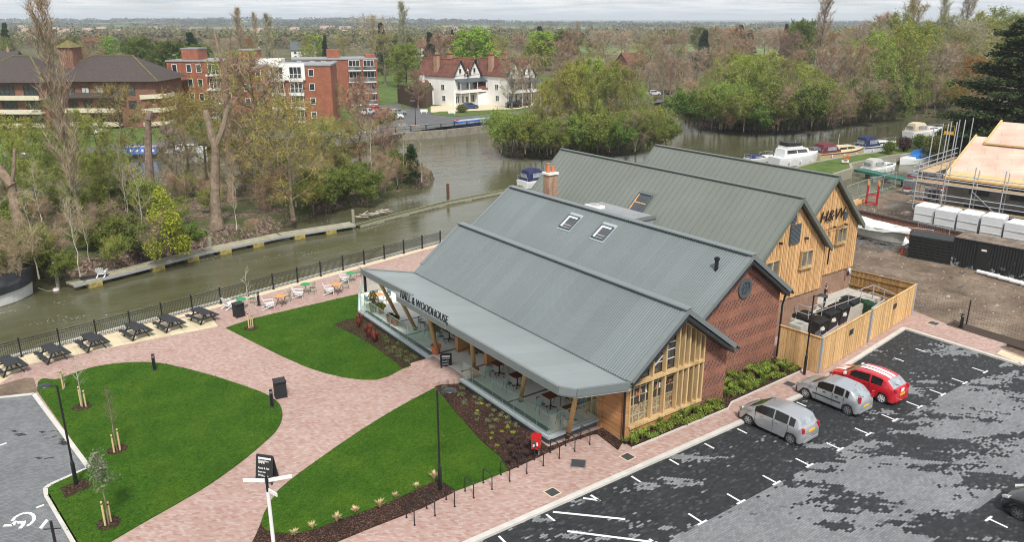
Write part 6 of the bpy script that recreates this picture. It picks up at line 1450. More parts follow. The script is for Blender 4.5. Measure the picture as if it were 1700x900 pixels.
# driftwood caught behind the boom
m = MB(); rng = random.Random(2)
for i in range(26): x_, y_ = rng.uniform(0,3.6), rng.uniform(0,.8); a = rng.gauss(0,.5); m.tube([(x_,y_,.05+rng.random()*.3),(x_+1.1*math.cos(a),y_+1.1*math.sin(a),.1+rng.random()*.3)],rng.uniform(.03,.07),5)
tag(m.build('driftwood','bark_pale',loc=(*G(592,364,-1.2)[:2],-1.15)),'pile of pale driftwood caught behind the boom','driftwood',kind='stuff')
# boats behind the pub and on the right
boat(bt(866,312), R_(-8)+.15, 'white cruiser with navy canvas hood moored behind the grey pub roofs', 7.2, 2.6, .95, [(3.4,6.2,.55,'boat_white',True)], cover=(.3,3.4,1.55,'navy_canvas'), mast=0)
ang = math.atan2(G(1440,262,WL).y-G(1290,276,WL).y, G(1440,262,WL).x-G(1290,276,WL).x)
def bk(px0,py0,L,*a,**k):     # stern at a pixel, along the mooring
    return boat(bt(px0,py0), ang+k.pop('turn',0), *([a[0], L]+list(a[1:])), **k)
bk(1240,270,5.0,'small white boat with blue cover left of the motor cruisers, half behind the roof',2.1,.7,[], cover=(.2,3.0,.5,'navy_canvas'), fenders=False, grp='boats along the marina bank')
bk(1284,276,8.6,'white motor cruiser with a black flybridge cover',3.0,1.35,[(.9,6.6,1.25,'boat_white',True)], mast=1.6, flybridge=(1.6,4.2,'black_canvas'), grp='boats along the marina bank')
bk(1352,264,10.4,'cream cabin cruiser with maroon canopy and windows',3.1,1.0,[(3.6,8.2,.8,'boat_cream',True)], hullm='boat_cream', cover=(.3,4.2,1.55,'maroon_canvas'), stripe='maroon_canvas', mast=1.9, flybridge=None, grp='boats along the marina bank')
bk(1424,255,8.6,'white sports cruiser with dark blue canopy at the grass bank',2.9,1.2,[(3.2,7.0,.6,'boat_white',True)], cover=(.3,3.6,1.7,'navy_canvas'), stripe='navy_canvas', grp='boats along the marina bank')
bk(1506,228,9.2,'white cruiser with beige canvas canopy beyond the clipped shrubs',3.0,1.1,[(4.2,7.4,.6,'boat_white',True)], cover=(.3,4.4,1.7,'beige_canvas'), grp='boats along the marina bank')
boat((107.4,61.2), ang+.02, 'small white cruiser under a pale grey canopy in the basin behind the green jetty', 6.2, 2.3, .75, [(3.1,5.2,.5,'boat_white',True)], cover=(.2,3.3,1.35,'grey_canvas'), grp='boats in the basin')
boat((123.6,60.6), ang+R_(180)-.05, 'little white day boat with bright blue canopy in the basin', 5.6, 2.2, .8, [(3.2,4.6,.3,'boat_white',False)], cover=(.2,3.2,1.35,'blue_canvas'), grp='boats in the basin')
# far moorings
nb = thing('narrowboat', (*bt(742,217),WL), 0, 'long blue narrowboat with grey roof moored below the white house', 'narrowboat'); d = G(862,204,WL)-G(742,217,WL); nb.rotation_euler.z = math.atan2(d.y,d.x); Ln = d.length
m = MB(); m.prism([(0,-.2),(1.2,-1.),(Ln-1.2,-1.),(Ln,-.2),(Ln,.2),(Ln-1.2,1.),(1.2,1.),(0,.2)],-.3,.62); m.build('hull','bin_black',nb); m = MB(); m.yz([(-.95,.6),(.95,.6),(.78,1.75),(-.78,1.75)],2.2,Ln-2.5); cb_ = m.build('cabin','narrowboat_blue',nb); m = MB(); m.yz([(-.8,1.752),(.8,1.752),(.5,1.86),(-.5,1.86)],2.1,Ln-2.3); m.build('roof','roof_trim_pale',nb)
m = MB()
for k in range(7): x_ = 3.2+k*(Ln-6)/6.5; m.cbox((x_+.5,-.90,1.22),.95,.05,.42,rx=-.14)
m.build('window','white_plastic',cb_); MB().box(.2,2.0,-.8,.8,.62,1.2).build('bow_cover','narrowboat_blue',nb); MB().box(2.5,2.9,-.3,.3,1.86,2.1).build('roof_box','red_gloss',nb); MB().box(0,1.2,-1.01,1.01,.3,.6).build('bow_band','white_paint',nb)
fb_ = [((654,221),10,'wooden day boat with slate grey canopy at the far bank near the moored narrowboat','boat_cream','grey',7.),((617,227),5.5,'small white open boat at the far bank','boat_white',None,5.),((578,232),7,'white cabin boat at the far bank behind the island trees','boat_white','c',7.),((540,234),6,'low white boat at the far bank behind the yellow willow','boat_white','c',6.),((868,206),7,'white streamlined cruiser at the far bank right of the narrowboat','boat_white','c',8.),
 ((272,254),7,'white cabin boat at the far bank seen between the pollarded trunks','boat_white','c',7.),((0,270),9,'long white boat at the far bank by the left edge','boat_white','c',9.),((380,242),9,'green and white boat at the far bank behind the forked trunk','net_green','c',8.)]
for (px,py),_,l,hm_,c_,L in fb_:
    boat(bt(px,py), RZ+.12, l, L, 2.4, .8, [(L*.3,L*.8,.6,'boat_white' if hm_ != 'boat_cream' else 'orange_wood',True)] if c_ else [], hullm=hm_, cover=(.2,L*.5,1.2,'slate_grey') if c_ == 'grey' else None, grp='boats on the far bank', fenders=False)
nb2 = dup(nb, (*bt(188,262),WL), RZ+.12, 'light blue narrowboat glimpsed through the trees on the left', scale=(.42,1,1))

# ================= MARINA BANK, BASIN, BUILDING SITE =================
pathway('green_jetty', [tuple(G(1418,281,-.5)[:2]),tuple(G(1512,301,-.5)[:2])], 1.6, -.5, .25, 'net_green', 'green netting covered jetty across the mooring basin', 'jetty', 3., 'net_green','weathered_wood')
lbz = thing('lifebuoy', (*G(1404,270,0)[:2],0), R_(-36), 'orange and white lifebuoy on a low stand on the marina lawn', 'lifebuoy'); m = MB(); P = [(.33*math.cos(a),0,.75+.33*math.sin(a)) for a in np.linspace(0,2*math.pi,17)]; m.tube(P,.09,8,False); m.build('ring','orange_plastic',lbz); MB().box(-.5,.5,.1,.5,0,.35).build('stand','white_plastic',lbz)
def bush(px,py,top,label,mat,wd=1.,z=0.,mat2=None,cat='shrub',grp=None):
    g = G(px,py,z); h = hgt(px,py,top,z); m = MB(); rng = random.Random(px*7+py)
    for k in range(9): a = rng.random()*6.3; d = rng.random()*h*.32*wd; leafball(m,(d*math.cos(a),d*math.sin(a),h*.5+rng.uniform(-.1,.1)*h),h*.42,260,.11 if h < 2.5 else .16,rng,1.,.55)
    t = thing('clipped_shrub', (g.x,g.y,z), rng.random()*6, label, cat, grp); m.build('foliage',mat,t); MB().cyl(0,0,-.1,h*.5,.1,.06,6).build('stem','bark_dark',t); return t
for a in ((1474,254,233,'round dark green clipped bush beside the navy hooded cruiser','leaf_mid'),(1500,250,225,'round plum coloured bush on the marina bank','leaf_plum'),(1527,246,222,'rounded green bush right of the plum bush','leaf_mid'),(1552,258,222,'large grey green rounded bush in the middle of the row','leaf_olive'),(1568,237,210,'bright green rounded bush at the far end of the row','leaf_mid'),(1583,252,212,'dark plum bush behind the scaffold','leaf_plum'),(1600,262,225,'dark green bush tucked behind the scaffold corner','leaf_dark')): bush(*a)
sg = thing('white_board', (*G(1612,225,0)[:2],0), RZ, 'tilted white panel sign standing in front of the dark cedar', 'sign'); MB().cbox((0,0,2.6),1.7,.08,3.0,ry=.15).build('panel','white_plastic',sg); MB().box(-.05,.05,-.05,.05,0,1.4).build('post','weathered_wood',sg)

simple('deck_timber', (.62,.42,.20), .8, 0, .12, 2.)
# site building with scaffold: local x along the front, y going away
srz = R_(-82.3)
sb = thing('unfinished_building', (79.3,39.6,0), srz, 'unfinished blockwork building with plywood roof boards behind scaffolding', 'building'); 
MB().box(2.4,26,2.0,13,0,4.75).build('block_wall','block_grey',sb)
m = MB()
for k in range(6): m.box(4.2+k*3.6,6.4+k*3.6,1.96,1.999,.4 if k%2 else .9,2.3); m.box(4.4+k*3.6,6.2+k*3.6,1.955,1.998,3.3,4.5)
m.build('wall_opening','dark_metal',sb)
def rz_(y): return 4.9+(y-1.2)*.62
m = MB(); m.yz([(1.3,4.75),(8.9,8.0),(8.9,8.16),(1.3,4.91)],2.2,26.5); m.yz([(8.9,8.0),(14,5.4),(14,5.56),(8.9,8.16)],2.2,26.5); m.build('roof','plywood_roof',sb)
m = MB(); m.yz([(1.2,4.7),(2.2,5.13),(2.2,5.33),(1.2,4.9)],2.2,26.5); m.beam((2.15,1.2,4.85),(2.15,9.,8.2),.16,.3); m.build('roof_edge','deck_timber',sb)
m = MB(); m.yz([(7.4,7.6),(11.6,9.4),(11.6,9.56),(7.4,7.76)],3.6,26.5); m.build('upper_roof','plywood_roof',sb); m = MB(); m.beam((3.55,7.3,7.7),(3.55,11.7,9.6),.16,.35); m.beam((3.5,7.3,7.72),(26.5,7.3,7.72),.1,.16); m.build('roof_edge','deck_timber',sb); MB().box(4,26,9,13,5,7.9).build('block_wall','block_grey',sb)
scf = thing('scaffolding', (79.3,39.6,0), srz, 'steel tube scaffolding with board walkways around the unfinished building', 'scaffolding')
for x_ in [0,2.6,5.2,7.8,10.4,13,15.6,18.2,20.8,23.4]:
    for y_ in (.1,1.3): MB().tube([(x_,y_,0),(x_,y_,6.3 if y_ < 1 else 5.9)],.055,6).build('standard','galvanised',scf)
for y_ in (3.5,6.,8.5,11.): MB().tube([(-.3,y_,0),(-.3,y_,9.5)],.055,6).build('standard','galvanised',scf); MB().tube([(1.0,y_,0),(1.0,y_,9.8)],.055,6).build('standard','galvanised',scf)
for z in (.9,1.95,2.7,3.2,4.25,4.75,5.3):
    MB().tube([(-.6,.1,z),(24.5,.1,z)],.05,6).build('ledger','galvanised',scf)
    if z > 3.9: MB().tube([(-.3,-.5,z+1),(-.3,12,z+1)],.05,6).build('ledger','galvanised',scf)
for z in (2.0,4.2):
    MB().box(-.4,24.6,.2,1.35,z+.03,z+.09).build('board_walk','scaffold_board',scf); MB().box(-.4,24.6,.12,.16,z+.09,z+.27).build('toe_board','scaffold_board',scf)
MB().box(-.4,1.0,1.4,12,5.0,5.06).build('board_walk','scaffold_board',scf); MB().box(-.55,-.5,1.4,12,5.06,5.3).build('toe_board','scaffold_board',scf)
for x_ in (7.8,15.6): MB().beam((x_,.0,1.95),(x_+2.6,.0,.0),.05).build('brace','galvanised',scf); MB().beam((x_-2.6,.02,4.0),(x_,.02,1.95),.05).build('brace','galvanised',scf)
for k in range(12): MB().tube([(9+k*1.4,12.5,8.),(9+k*1.4,12.5,11.6)],.06,6).build('standard','galvanised',scf)
yt = thing('loading_gate', (*G(1560,264,0)[:2],3.6), srz, 'yellow steel loading gate on the scaffold corner', 'gate'); m = MB()
m.tube([(0,0,0),(0,0,1.4),(1.3,0,1.4),(1.3,0,0)],.04,6); m.box(0,1.3,-.02,.02,.1,.6); m.build('frame','yellow_paint',yt)
# pallets of white wrapped blocks
blk = None
for i in range(9):
    p = Vector((77.9,38.3,0)).lerp(Vector((79.4,20.8,0)), (i+.45)/8.6); l = 'pallet of white wrapped blocks, '+nth(i,9,'the row before the scaffold') if i < 8 else 'last pallet of white wrapped blocks at the right edge of the picture'
    if blk is None:
        blk = thing('wrapped_pallet', (p.x,p.y,-.1), srz, l, 'pallet', 'white wrapped pallets'); m = MB(); m.add([(-.68,-.62,.12),(.68,-.6,.12),(.66,.6,.12),(-.66,.62,.12),(-.70,-.66,2.0),(.70,-.64,2.0),(.68,.62,2.05),(-.7,.64,2.0),(-.5,-.45,2.16),(.5,-.45,2.14),(.5,.45,2.16),(-.5,.45,2.18)],[(0,3,2,1),(0,1,5,4),(1,2,6,5),(2,3,7,6),(3,0,4,7),(4,5,9,8),(5,6,10,9),(6,7,11,10),(7,4,8,11),(8,9,10,11)]); m.build('wrapping','wrap_white',blk); m = MB(); [m.box(-.708,.708,-.672,.66,z_,z_+.025) for z_ in (.75,1.35)]; m.build('strap','grey_canvas',blk); m = MB(); m.box(-.65,.65,-.6,.6,0,.12); m.build('pallet','weathered_wood',blk); blk.scale = (1.32,1.3,1.2)
    else: dup(blk,(p.x+random.uniform(-.1,.1),p.y,-.1),srz+random.uniform(-.08,.08),l,scale=(1.32,1.3,random.uniform(1.12,1.25)))
for i,(px,py,top,s_) in enumerate(((1508,320,298,1),(1512,308,286,1),(1530,300,272,1),(1546,306,275,1),(1560,318,290,1),(1526,350,325,1.1),(1522,372,345,1.1),(1545,335,312,1))):
    g = G(px,py); h_ = hgt(px,py,top); t = thing('brick_pack', (g.x,g.y,-.1), srz+.1*i, ['grey wrapped pack with red labels nearest the mesh panels','grey wrapped pack with red labels behind the nearest pack','tall grey wrapped pack with red labels beside the basin','tall grey wrapped pack under the loading gate','dark wrapped pack inside the scaffold corner','dark wrapped pack left of the scaffold foot','dark wrapped pack nearest the white pallets','dark wrapped pack behind the lower scaffold boards'][i], 'brick pack', 'grey wrapped packs with red labels'); m = MB(); k = max(1,round(h_/1.1))
    for q in range(k): z0 = .1+q*(h_/k); m.box(-.6,.6,-.55,.55,z0,z0+h_/k-.1)
    m.build('wrapping','wrap_grey',t); m = MB(); 
    for q in range(k): z0 = .1+q*(h_/k)+.25*h_/k; m.box(-.45,.5,-.57,-.555,z0+.2,z0+.34); m.box(-.615,-.602,-.4,.4,z0+.2,z0+.34)
    m.build('label_strip','tail_red',t); m = MB(); m.box(-.4,.3,-.572,-.556,.35,.5); m.build('white_label','white_paint',t)
# mesh site fence panels
mf_ = None
pts = [(81.5,48.3),(84.7,48.8),(87.9,49.2),(91.1,49.4),(94.3,49.6)]
for i in range(4):
    a = Vector((*pts[i],0)); b = Vector((*pts[i+1],0)); d = b-a; l = 'grey wire mesh fence panel, '+nth(i,4,'the four along the basin')
    if mf_ is None:
        mf_ = thing('mesh_fence_panel', tuple(a), math.atan2(d.y,d.x), l, 'fence panel', 'mesh fence panels by the basin'); m = MB(); L = d.length; m.tube([(.03,0,0),(.03,0,2.0),(L-.05,0,2.0),(L-.05,0,0)],.03,6); m.tube([(.03,0,.25),(L-.05,0,.25)],.025,6)
        m.build('frame','galvanised',mf_); m = MB(); 
        for k in range(18): m.beam((k*L/18+.05,0,.25),(k*L/18+.05,0,2.0),.008)
        m.build('mesh','galvanised',mf_)
    else: dup(mf_,tuple(a),math.atan2(d.y,d.x),l)
for (px,py,rr,l) in ((1520,400,-.3,'leaning mesh panel beside the stack of black boards'),(1480,408,.3,'fallen mesh panel near the white sheet')):
    g = G(px,py); dup(mf_,(g.x,g.y,-.1),srz+rr,l)
# trestle, timber
tr_ = thing('steel_trestle', (*G(1438,338)[:2],-.1), srz+.5, 'dark red steel trestle standing on the mud by the basin', 'trestle'); m = MB()
for y_ in (-.1,.7): m.beam((0,y_,0),(0,y_,2.2),.11); m.beam((1.1,y_,0),(1.1,y_,2.2),.11); m.beam((0,y_,1.1),(1.1,y_,1.1),.1); m.beam((0,y_,.15),(1.1,y_,.15),.1)
m.beam((0,-.1,1.15),(0,.7,1.15),.1,.3); m.build('frame','tail_red',tr_); q = MB()
for y_ in (-.1,.7): q.beam((0,y_,2.2),(0,y_,2.7),.12); q.beam((1.1,y_,2.2),(1.1,y_,2.7),.12)
q.build('timber_end','orange_wood',tr_)
t = thing('timber_beams', (*G(1416,343)[:2],-.1), .2, 'pile of pale timber beams lying beside the red trestle', 'timber'); m = MB()
for k in range(5): m.box(0,4.2-k*.2,k*.22,k*.22+.18,0,.2); 
m.box(.2,3.9,.1,.28,.2,.38); m.box(.1,3.6,.5,.7,.2,.38); m.build('beam','fence_boards',t)
# low brick wall and black stack
bw = thing('boundary_wall', (76.,47.5,0), 0, 'long low red brick wall with dark coping across the yard', 'wall'); a = G(1415,348,1.3); b = G(1640,397,1.3); a.z = b.z = 0; q = NB((76,47.5,0)); q.beam(a+Vector((0,0,.6)),b+Vector((0,0,.6)),.35,1.45); q.build('wall','red_brick',bw); q = NB((76,47.5,0)); q.beam(a+Vector((0,0,1.38)),b+Vector((0,0,1.38)),.5,.1); q.build('coping','dark_tile',bw)
st_ = thing('board_stack', (*G(1544,432)[:2],-.12), R_(-78), 'black stack of boards behind a mesh panel beside the container', 'board stack')
for k in range(8): MB().box(-1.9+random.uniform(-.06,.06),1.9+random.uniform(-.06,.06),0,2.2,.02+k*.26,.24+k*.26).build('board_bundle','bin_black',st_)
# containers
def container(a, b, dpt, hh_, label, scuff=True, rustroof=True):
    a = Vector((*a,-.12)); b = Vector((*b,-.12)); d = b-a; L = d.length; t = thing('shipping_container', tuple(a), math.atan2(d.y,d.x), label, 'container', 'black shipping containers')
    m = MB(); m.box(.03,L-.03,.03,dpt,.1,hh_); n = int(L/.22); 
    for k in range(n): x_ = k*L/n; m.add([(x_,.03,.18),(x_+.05,-.01,.18),(x_+.13,-.01,.18),(x_+.18,.03,.18),(x_,.03,hh_-.12),(x_+.05,-.01,hh_-.12),(x_+.13,-.01,hh_-.12),(x_+.18,.03,hh_-.12)],[(0,1,5,4),(1,2,6,5),(2,3,7,6)])
    m.box(0,L,-.03,.04,.0,.18); m.box(0,L,-.03,.04,hh_-.12,hh_); m.box(0,.12,-.03,.06,0,hh_); m.box(L-.12,L,-.03,.06,0,hh_); m.build('body','container_scuffed',t)
    m = MB(); n = int(L/.5)
    for k in range(n): x_ = k*L/n; m.box(x_+.02,x_+L/n*.6,.05,dpt-.05,hh_,hh_+.03)
    m.box(0,L,0.,dpt,hh_-.01,hh_+.01); m.build('roof','rust_roof',t); q = MB().box(1.9,2.9,-.05,-.012,.2,hh_-.2).build('door','bin_black',t); MB().box(2.2,2.6,-.06,-.051,hh_-.75,hh_-.6).build('notice','white_paint',q); return t
t = NT('container_scuffed'); p = t.pos(); s = t.xyz(p); f = t.noise(p, 1.6, 6, .75); zf_ = t.math('SUBTRACT', t.math('ADD', f, t.math('MULTIPLY', s[2], -.16)), .0); c = t.ramp(zf_, [(.42,(.016,.017,.018)),(.5,(.022,.023,.024)),(.53,(.30,.31,.31))]); t.col(c); t.set(.5,0,.4)
container(G(1577,438)[:2], (69.6,15.5), 2.5, 2.5, 'long scuffed black container with rusty roof at the right of the yard')
pip = None
for i in range(5):
    g = Vector((68.0,30.2-i*2.1,0)) ; g = G(1622,452).lerp(G(1700,474), i/4.2); l = 'white plastic drain pipe, '+nth(i,5,'the row in front of the container')
    if pip is None: pip = thing('drain_pipe', (g.x,g.y,.0), srz-.15, l, 'pipe', 'white drain pipes'); MB().tube([(0,0,.08),(1.7,0,.08)],.16,12).build('pipe','white_plastic',pip); MB().tube([(1.6,0,.08),(1.72,0,.08)],.19,12).build('collar','white_plastic',pip)
    else: dup(pip,(g.x,g.y,.0),srz-.15,l)
# tarped boat on the hard
tb = thing('tarped_boat', (*G(1474,396)[:2],-.1), 0, 'old dinghy on the ground under a torn white tarpaulin behind the pub gable', 'boat'); d = G(1474,392)-G(1405,372); tb.rotation_euler.z = math.atan2(d.y,d.x)+math.pi*0; tb.location = (*G(1412,385)[:2],-.1)
m = MB(); hull(m,6.2,2.3,1.0,.8); m.v = [(a,b,c+.4) for a,b,c in m.v]; m.build('hull','grey_canvas',tb); m = MB(); V = []; rng = random.Random(8)
for i in range(11):
    s_ = i/10; w_ = 1.25*(1-max(0,(s_-.4)/.6)**2*.8)
    for k in range(9): a = math.pi*k/8; V.append((6.9*s_-.2,-w_*math.cos(a)*1.05+rng.uniform(-.05,.05),1.05+.45*s_+(.75-.3*s_)*math.sin(a)+rng.uniform(-.1,.1)))
m.add(V,[(i*9+j,(i+1)*9+j,(i+1)*9+j+1,i*9+j+1) for i in range(10) for j in range(8)]); m.build('tarpaulin','tarp_white',tb)
m = MB(); V = []
for i in range(7):
    for j in range(6): V.append((i*.3,j*.3,.05+.9*math.exp(-((i-3)**2+(j-2.5)**2)/4.)*rng.uniform(.6,1.2)))
tag(m.add(V,[(i*6+j,(i+1)*6+j,(i+1)*6+j+1,i*6+j+1) for i in range(6) for j in range(5)]).build('crumpled_sheet','tarp_white',loc=(*G(1500,408)[:2],-.1)),'crumpled white sheet on the ground beside the black board stack','sheet')
cn = tag(MB().lathe([(.25,0),(.25,.04),(.14,.05),(.03,.6),(0,.6)],n=14).build('traffic_cone','orange_plastic',loc=(*G(1498,419)[:2],-.12)),'small orange cone lying by the fallen mesh panels','traffic cone')
m = MB(); rng = random.Random(6)
for i in range(70): g = G(rng.uniform(1412,1500), rng.uniform(393,414)); a = rng.random()*6.3; m.beam((g.x,g.y,rng.uniform(-.05,.25)),(g.x+2.*math.cos(a),g.y+2.*math.sin(a),rng.uniform(-.05,.3)),.035)
tag(m.build('scrap_metal','grey_steel'),'tangle of scrap tubes and wire on the ground behind the pub','scrap metal',kind='stuff')
# ================= TREES =================
def rnd_dir(rng): 
    v = Vector((rng.gauss(0,1),rng.gauss(0,1),rng.gauss(0,1))); return v.normalized()
class Fast:
    """many small faces at once"""
    def __init__(s): s.v = []; s.f = []; s.m = []
    def tri(s, a, b, c, mi): n = len(s.v); s.v += [a,b,c]; s.f.append((n,n+1,n+2)); s.m.append(mi)
    def quad(s, a, b, c, d, mi): n = len(s.v); s.v += [a,b,c,d]; s.f.append((n,n+1,n+2,n+3)); s.m.append(mi)
    def build(s, name, mats, parent):
        me = bpy.data.meshes.new(name); me.from_pydata([tuple(v) for v in s.v], [], s.f)
        for m_ in mats: me.materials.append(M[m_])
        me.polygons.foreach_set('material_index', s.m); me.update(); o = bpy.data.objects.new(name, me); COL.objects.link(o); o.parent = parent; return o
def twig(F_, rng, p, d, L, w_, mi):
    u = d.cross(rnd_dir(rng)); 
    if u.length < 1e-3: return
    u.normalize(); e = p+d*L; F_.tri(p-u*w_, p+u*w_, e, mi)
def tree_proto(name, label, H_, R, kind, seed, trunk, twigm, leafm=None, nl=14, sub=7, tw=9, leafn=0, leafs=.12, hs=.25, spread=1., up=.5, tw_l=1.1, tw_w=.025, droop=0., multi=1, top=1., lean=(0,0), shape=None, tr=.02):
    rng = random.Random(seed); root = thing(name, (0,0,-500), 0, label, 'tree'); T = MB(); C = Fast()
    for s_ in range(multi):
        ba = rng.random()*6.3; sp = 0 if multi == 1 else R*.35; lx, ly = lean[0]+sp*math.cos(ba), lean[1]+sp*math.sin(ba)
        Hh = H_*(1 if s_ == 0 else rng.uniform(.7,.95)); pts = []; n = 7
        wob = [(rng.gauss(0,.012)*Hh, rng.gauss(0,.012)*Hh) for _ in range(n+1)]
        for i in range(n+1): f = i/n; pts.append(Vector((lx*f**1.2+wob[i][0]*(i>0), ly*f**1.2+wob[i][1]*(i>0), Hh*f*.97-.3*(i==0))))
        r0 = Hh*tr*(1 if multi == 1 else .7); T.tube(pts, [r0*1.25]+[r0*(1-.93*(i/n)**.8) for i in range(1,n+1)], 8)
        def at(f): k = min(int(f*n), n-1); return pts[k].lerp(pts[k+1], f*n-k)
        for i in range(nl//multi if multi > 1 else nl):
            f = hs+(1-hs)*((i+rng.random())/(nl/multi))**.9; f = min(.97,f); p = at(f); a = i*2.4+rng.random()*.8
            ff = (f-hs)/(1-hs); prof = shape(ff) if shape else math.sin(math.pi*min(1,.18+ff*.78))**.7
            L = R*prof*rng.uniform(.75,1.15)*spread; upz = up*rng.uniform(.6,1.4); d = Vector((math.cos(a),math.sin(a),upz)).normalized(); e = p+d*L; mid = p+d*L*.5+Vector((0,0,-L*.06))
            e = e+Vector((0,0,L*.12-droop*L*.3)); lr = r0*.36*(1-.6*ff); T.tube([p,mid,e],[lr,lr*.6,lr*.2],5,False)
            for j in range(sub):
                g = .25+.75*(j+rng.random())/sub; q = p.lerp(mid,g*2) if g < .5 else mid.lerp(e,g*2-1); dd = (d*.6+rnd_dir(rng)*.8+Vector((0,0,upz*.5-droop*.5))).normalized(); L2 = L*.42*rng.uniform(.6,1.2)*(1.15-g*.5); e2 = q+dd*L2; T.tube([q,e2],[lr*.35,lr*.1],3,False)
                for k in range(tw):
                    h_ = rng.random(); b_ = q.lerp(e2,.2+.8*h_); d3 = (dd*.5+rnd_dir(rng)*.9+Vector((0,0,.35*up-droop*1.3))).normalized(); twig(C,rng,b_,d3,tw_l*rng.uniform(.5,1.2),tw_w*rng.uniform(.7,1.3),0)
                    for l_ in range(leafn):
                        c = b_+d3*tw_l*rng.random()*1.0+rnd_dir(rng)*.18*tw_l; u = rnd_dir(rng)*leafs*rng.uniform(.6,1.3); v = u.cross(rnd_dir(rng))*.6; C.quad(c-u,c-v,c+u,c+v,1)
    T.build('trunk', trunk, root); C.build('crown', [twigm, leafm or twigm], root); return root
pop_shape = lambda f: .55+.45*math.sin(math.pi*min(1,f*.9+.05)) if f < .85 else .5*(1-f)/.15+.1
con_shape = lambda f: max(.06,1-f)
TP = {}
def TPm(key, *a, **k): TP[key] = tree_proto(*a, **k); TP[key]['H'] = 0; del TP[key]['H']; PH[key] = a[2]
PH = {}
L0 = 'tree'
TPm('bare1','bare_tree',L0,14,5.2,'b',1,'bark_grey','twig_brown','leaf_olive',24,9,13,1,.05,hs=.12,up=.75,tw_l=1.3,tw_w=.028)
TPm('bare2','bare_tree',L0,14,5.6,'b',2,'bark_brown','twig_grey',None,24,9,14,0,hs=.18,up=.6,tw_l=1.4,tw_w=.028)
TPm('bare3','bare_tree',L0,14,5.0,'b',3,'bark_brown','twig_red',None,26,9,14,0,hs=.15,up=.85,tw_l=1.2,tw_w=.03)
TPm('olive1','budding_tree',L0,14,5.0,'b',4,'bark_grey','twig_olive','leaf_olive',22,9,11,2,.10,hs=.08,up=.7,tw_l=1.2,tw_w=.024)
TPm('spring1','spring_tree',L0,12,4.6,'g',5,'bark_grey','twig_olive','leaf_spring',20,8,10,4,.12,hs=.10,up=.6,tw_l=1.1,tw_w=.022)
TPm('spring2','spring_tree',L0,12,5.0,'g',6,'bark_grey','twig_olive','leaf_fresh',22,8,11,5,.13,hs=.05,up=.45,tw_l=1.1,tw_w=.02,multi=3)
TPm('willow1','willow_tree',L0,12,5.2,'w',7,'bark_grey','twig_olive','leaf_yellow',22,9,11,3,.09,hs=.10,up=.6,droop=.45,tw_l=1.3,tw_w=.02)
TPm('green1','leafy_tree',L0,12,5.2,'l',8,'bark_dark','twig_brown','leaf_mid',26,9,9,8,.20,hs=.12,up=.5,tw_l=1.0)
TPm('green2','leafy_tree',L0,12,5.2,'l',18,'bark_dark','twig_brown','leaf_spring',26,9,9,7,.18,hs=.12,up=.5,tw_l=1.0)
TPm('poplar1','poplar_tree',L0,24,3.4,'p',9,'bark_grey','twig_grey','leaf_olive',40,8,7,1,.07,hs=.15,up=2.3,tw_l=1.5,tw_w=.032,shape=pop_shape,tr=.012)
TPm('conifer1','conifer_tree',L0,16,4.0,'c',10,'bark_dark','leaf_dark','leaf_dark',46,9,10,4,.22,hs=.08,up=.05,tw_l=.9,shape=con_shape)
TPm('shrub1','riverside_shrub',L0,5,3.2,'s',11,'bark_grey','twig_olive','leaf_fresh',20,7,9,4,.11,hs=.05,up=.8,tw_l=.9,tw_w=.018,multi=4)
TPm('shrub2','riverside_shrub',L0,5,3.2,'s',12,'bark_grey','twig_brown',None,26,8,12,0,hs=.05,up=.9,tw_l=1.0,tw_w=.014,multi=5)
TPm('shrub3','riverside_shrub',L0,4,3.0,'s',13,'bark_dark','twig_olive','leaf_mid',22,8,8,6,.13,hs=.05,up=.5,tw_l=.8,multi=4)
TPm('sapling1','bare_sapling',L0,8,1.6,'s',14,'bark_pale','twig_grey','leaf_spring',10,5,6,1,.06,hs=.3,up=1.2,tw_l=.8,tw_w=.012,tr=.009)
TPm('orange1','orange_tree',L0,12,4.6,'o',15,'bark_brown','twig_orange','leaf_orange',24,9,10,4,.12,hs=.2,up=.5,tw_l=1.1,droop=.2)
used = set()
def plant(key, px, py, top=None, label=None, grp=None, h=None, z=0., sx=1., name=None, xy=None, cat='tree'):
    g = G(px,py,z) if xy is None else Vector((*xy,z))
    if h is None: h = hgt(px,py,top,z)
    s_ = h/PH[key]; sc3 = (s_*sx,s_*sx,s_)
    p = TP[key]
    if key not in used: used.add(key); r = p; r.location = g; r.rotation_euler = (0,0,random.random()*6.28); r.scale = sc3; r['label'] = label; r['category'] = cat; 
    else: r = dup(p, tuple(g), random.random()*6.28, label, None, sc3, cat)
    if grp: r['group'] = grp
    elif 'group' in r: del r['group']
    return r
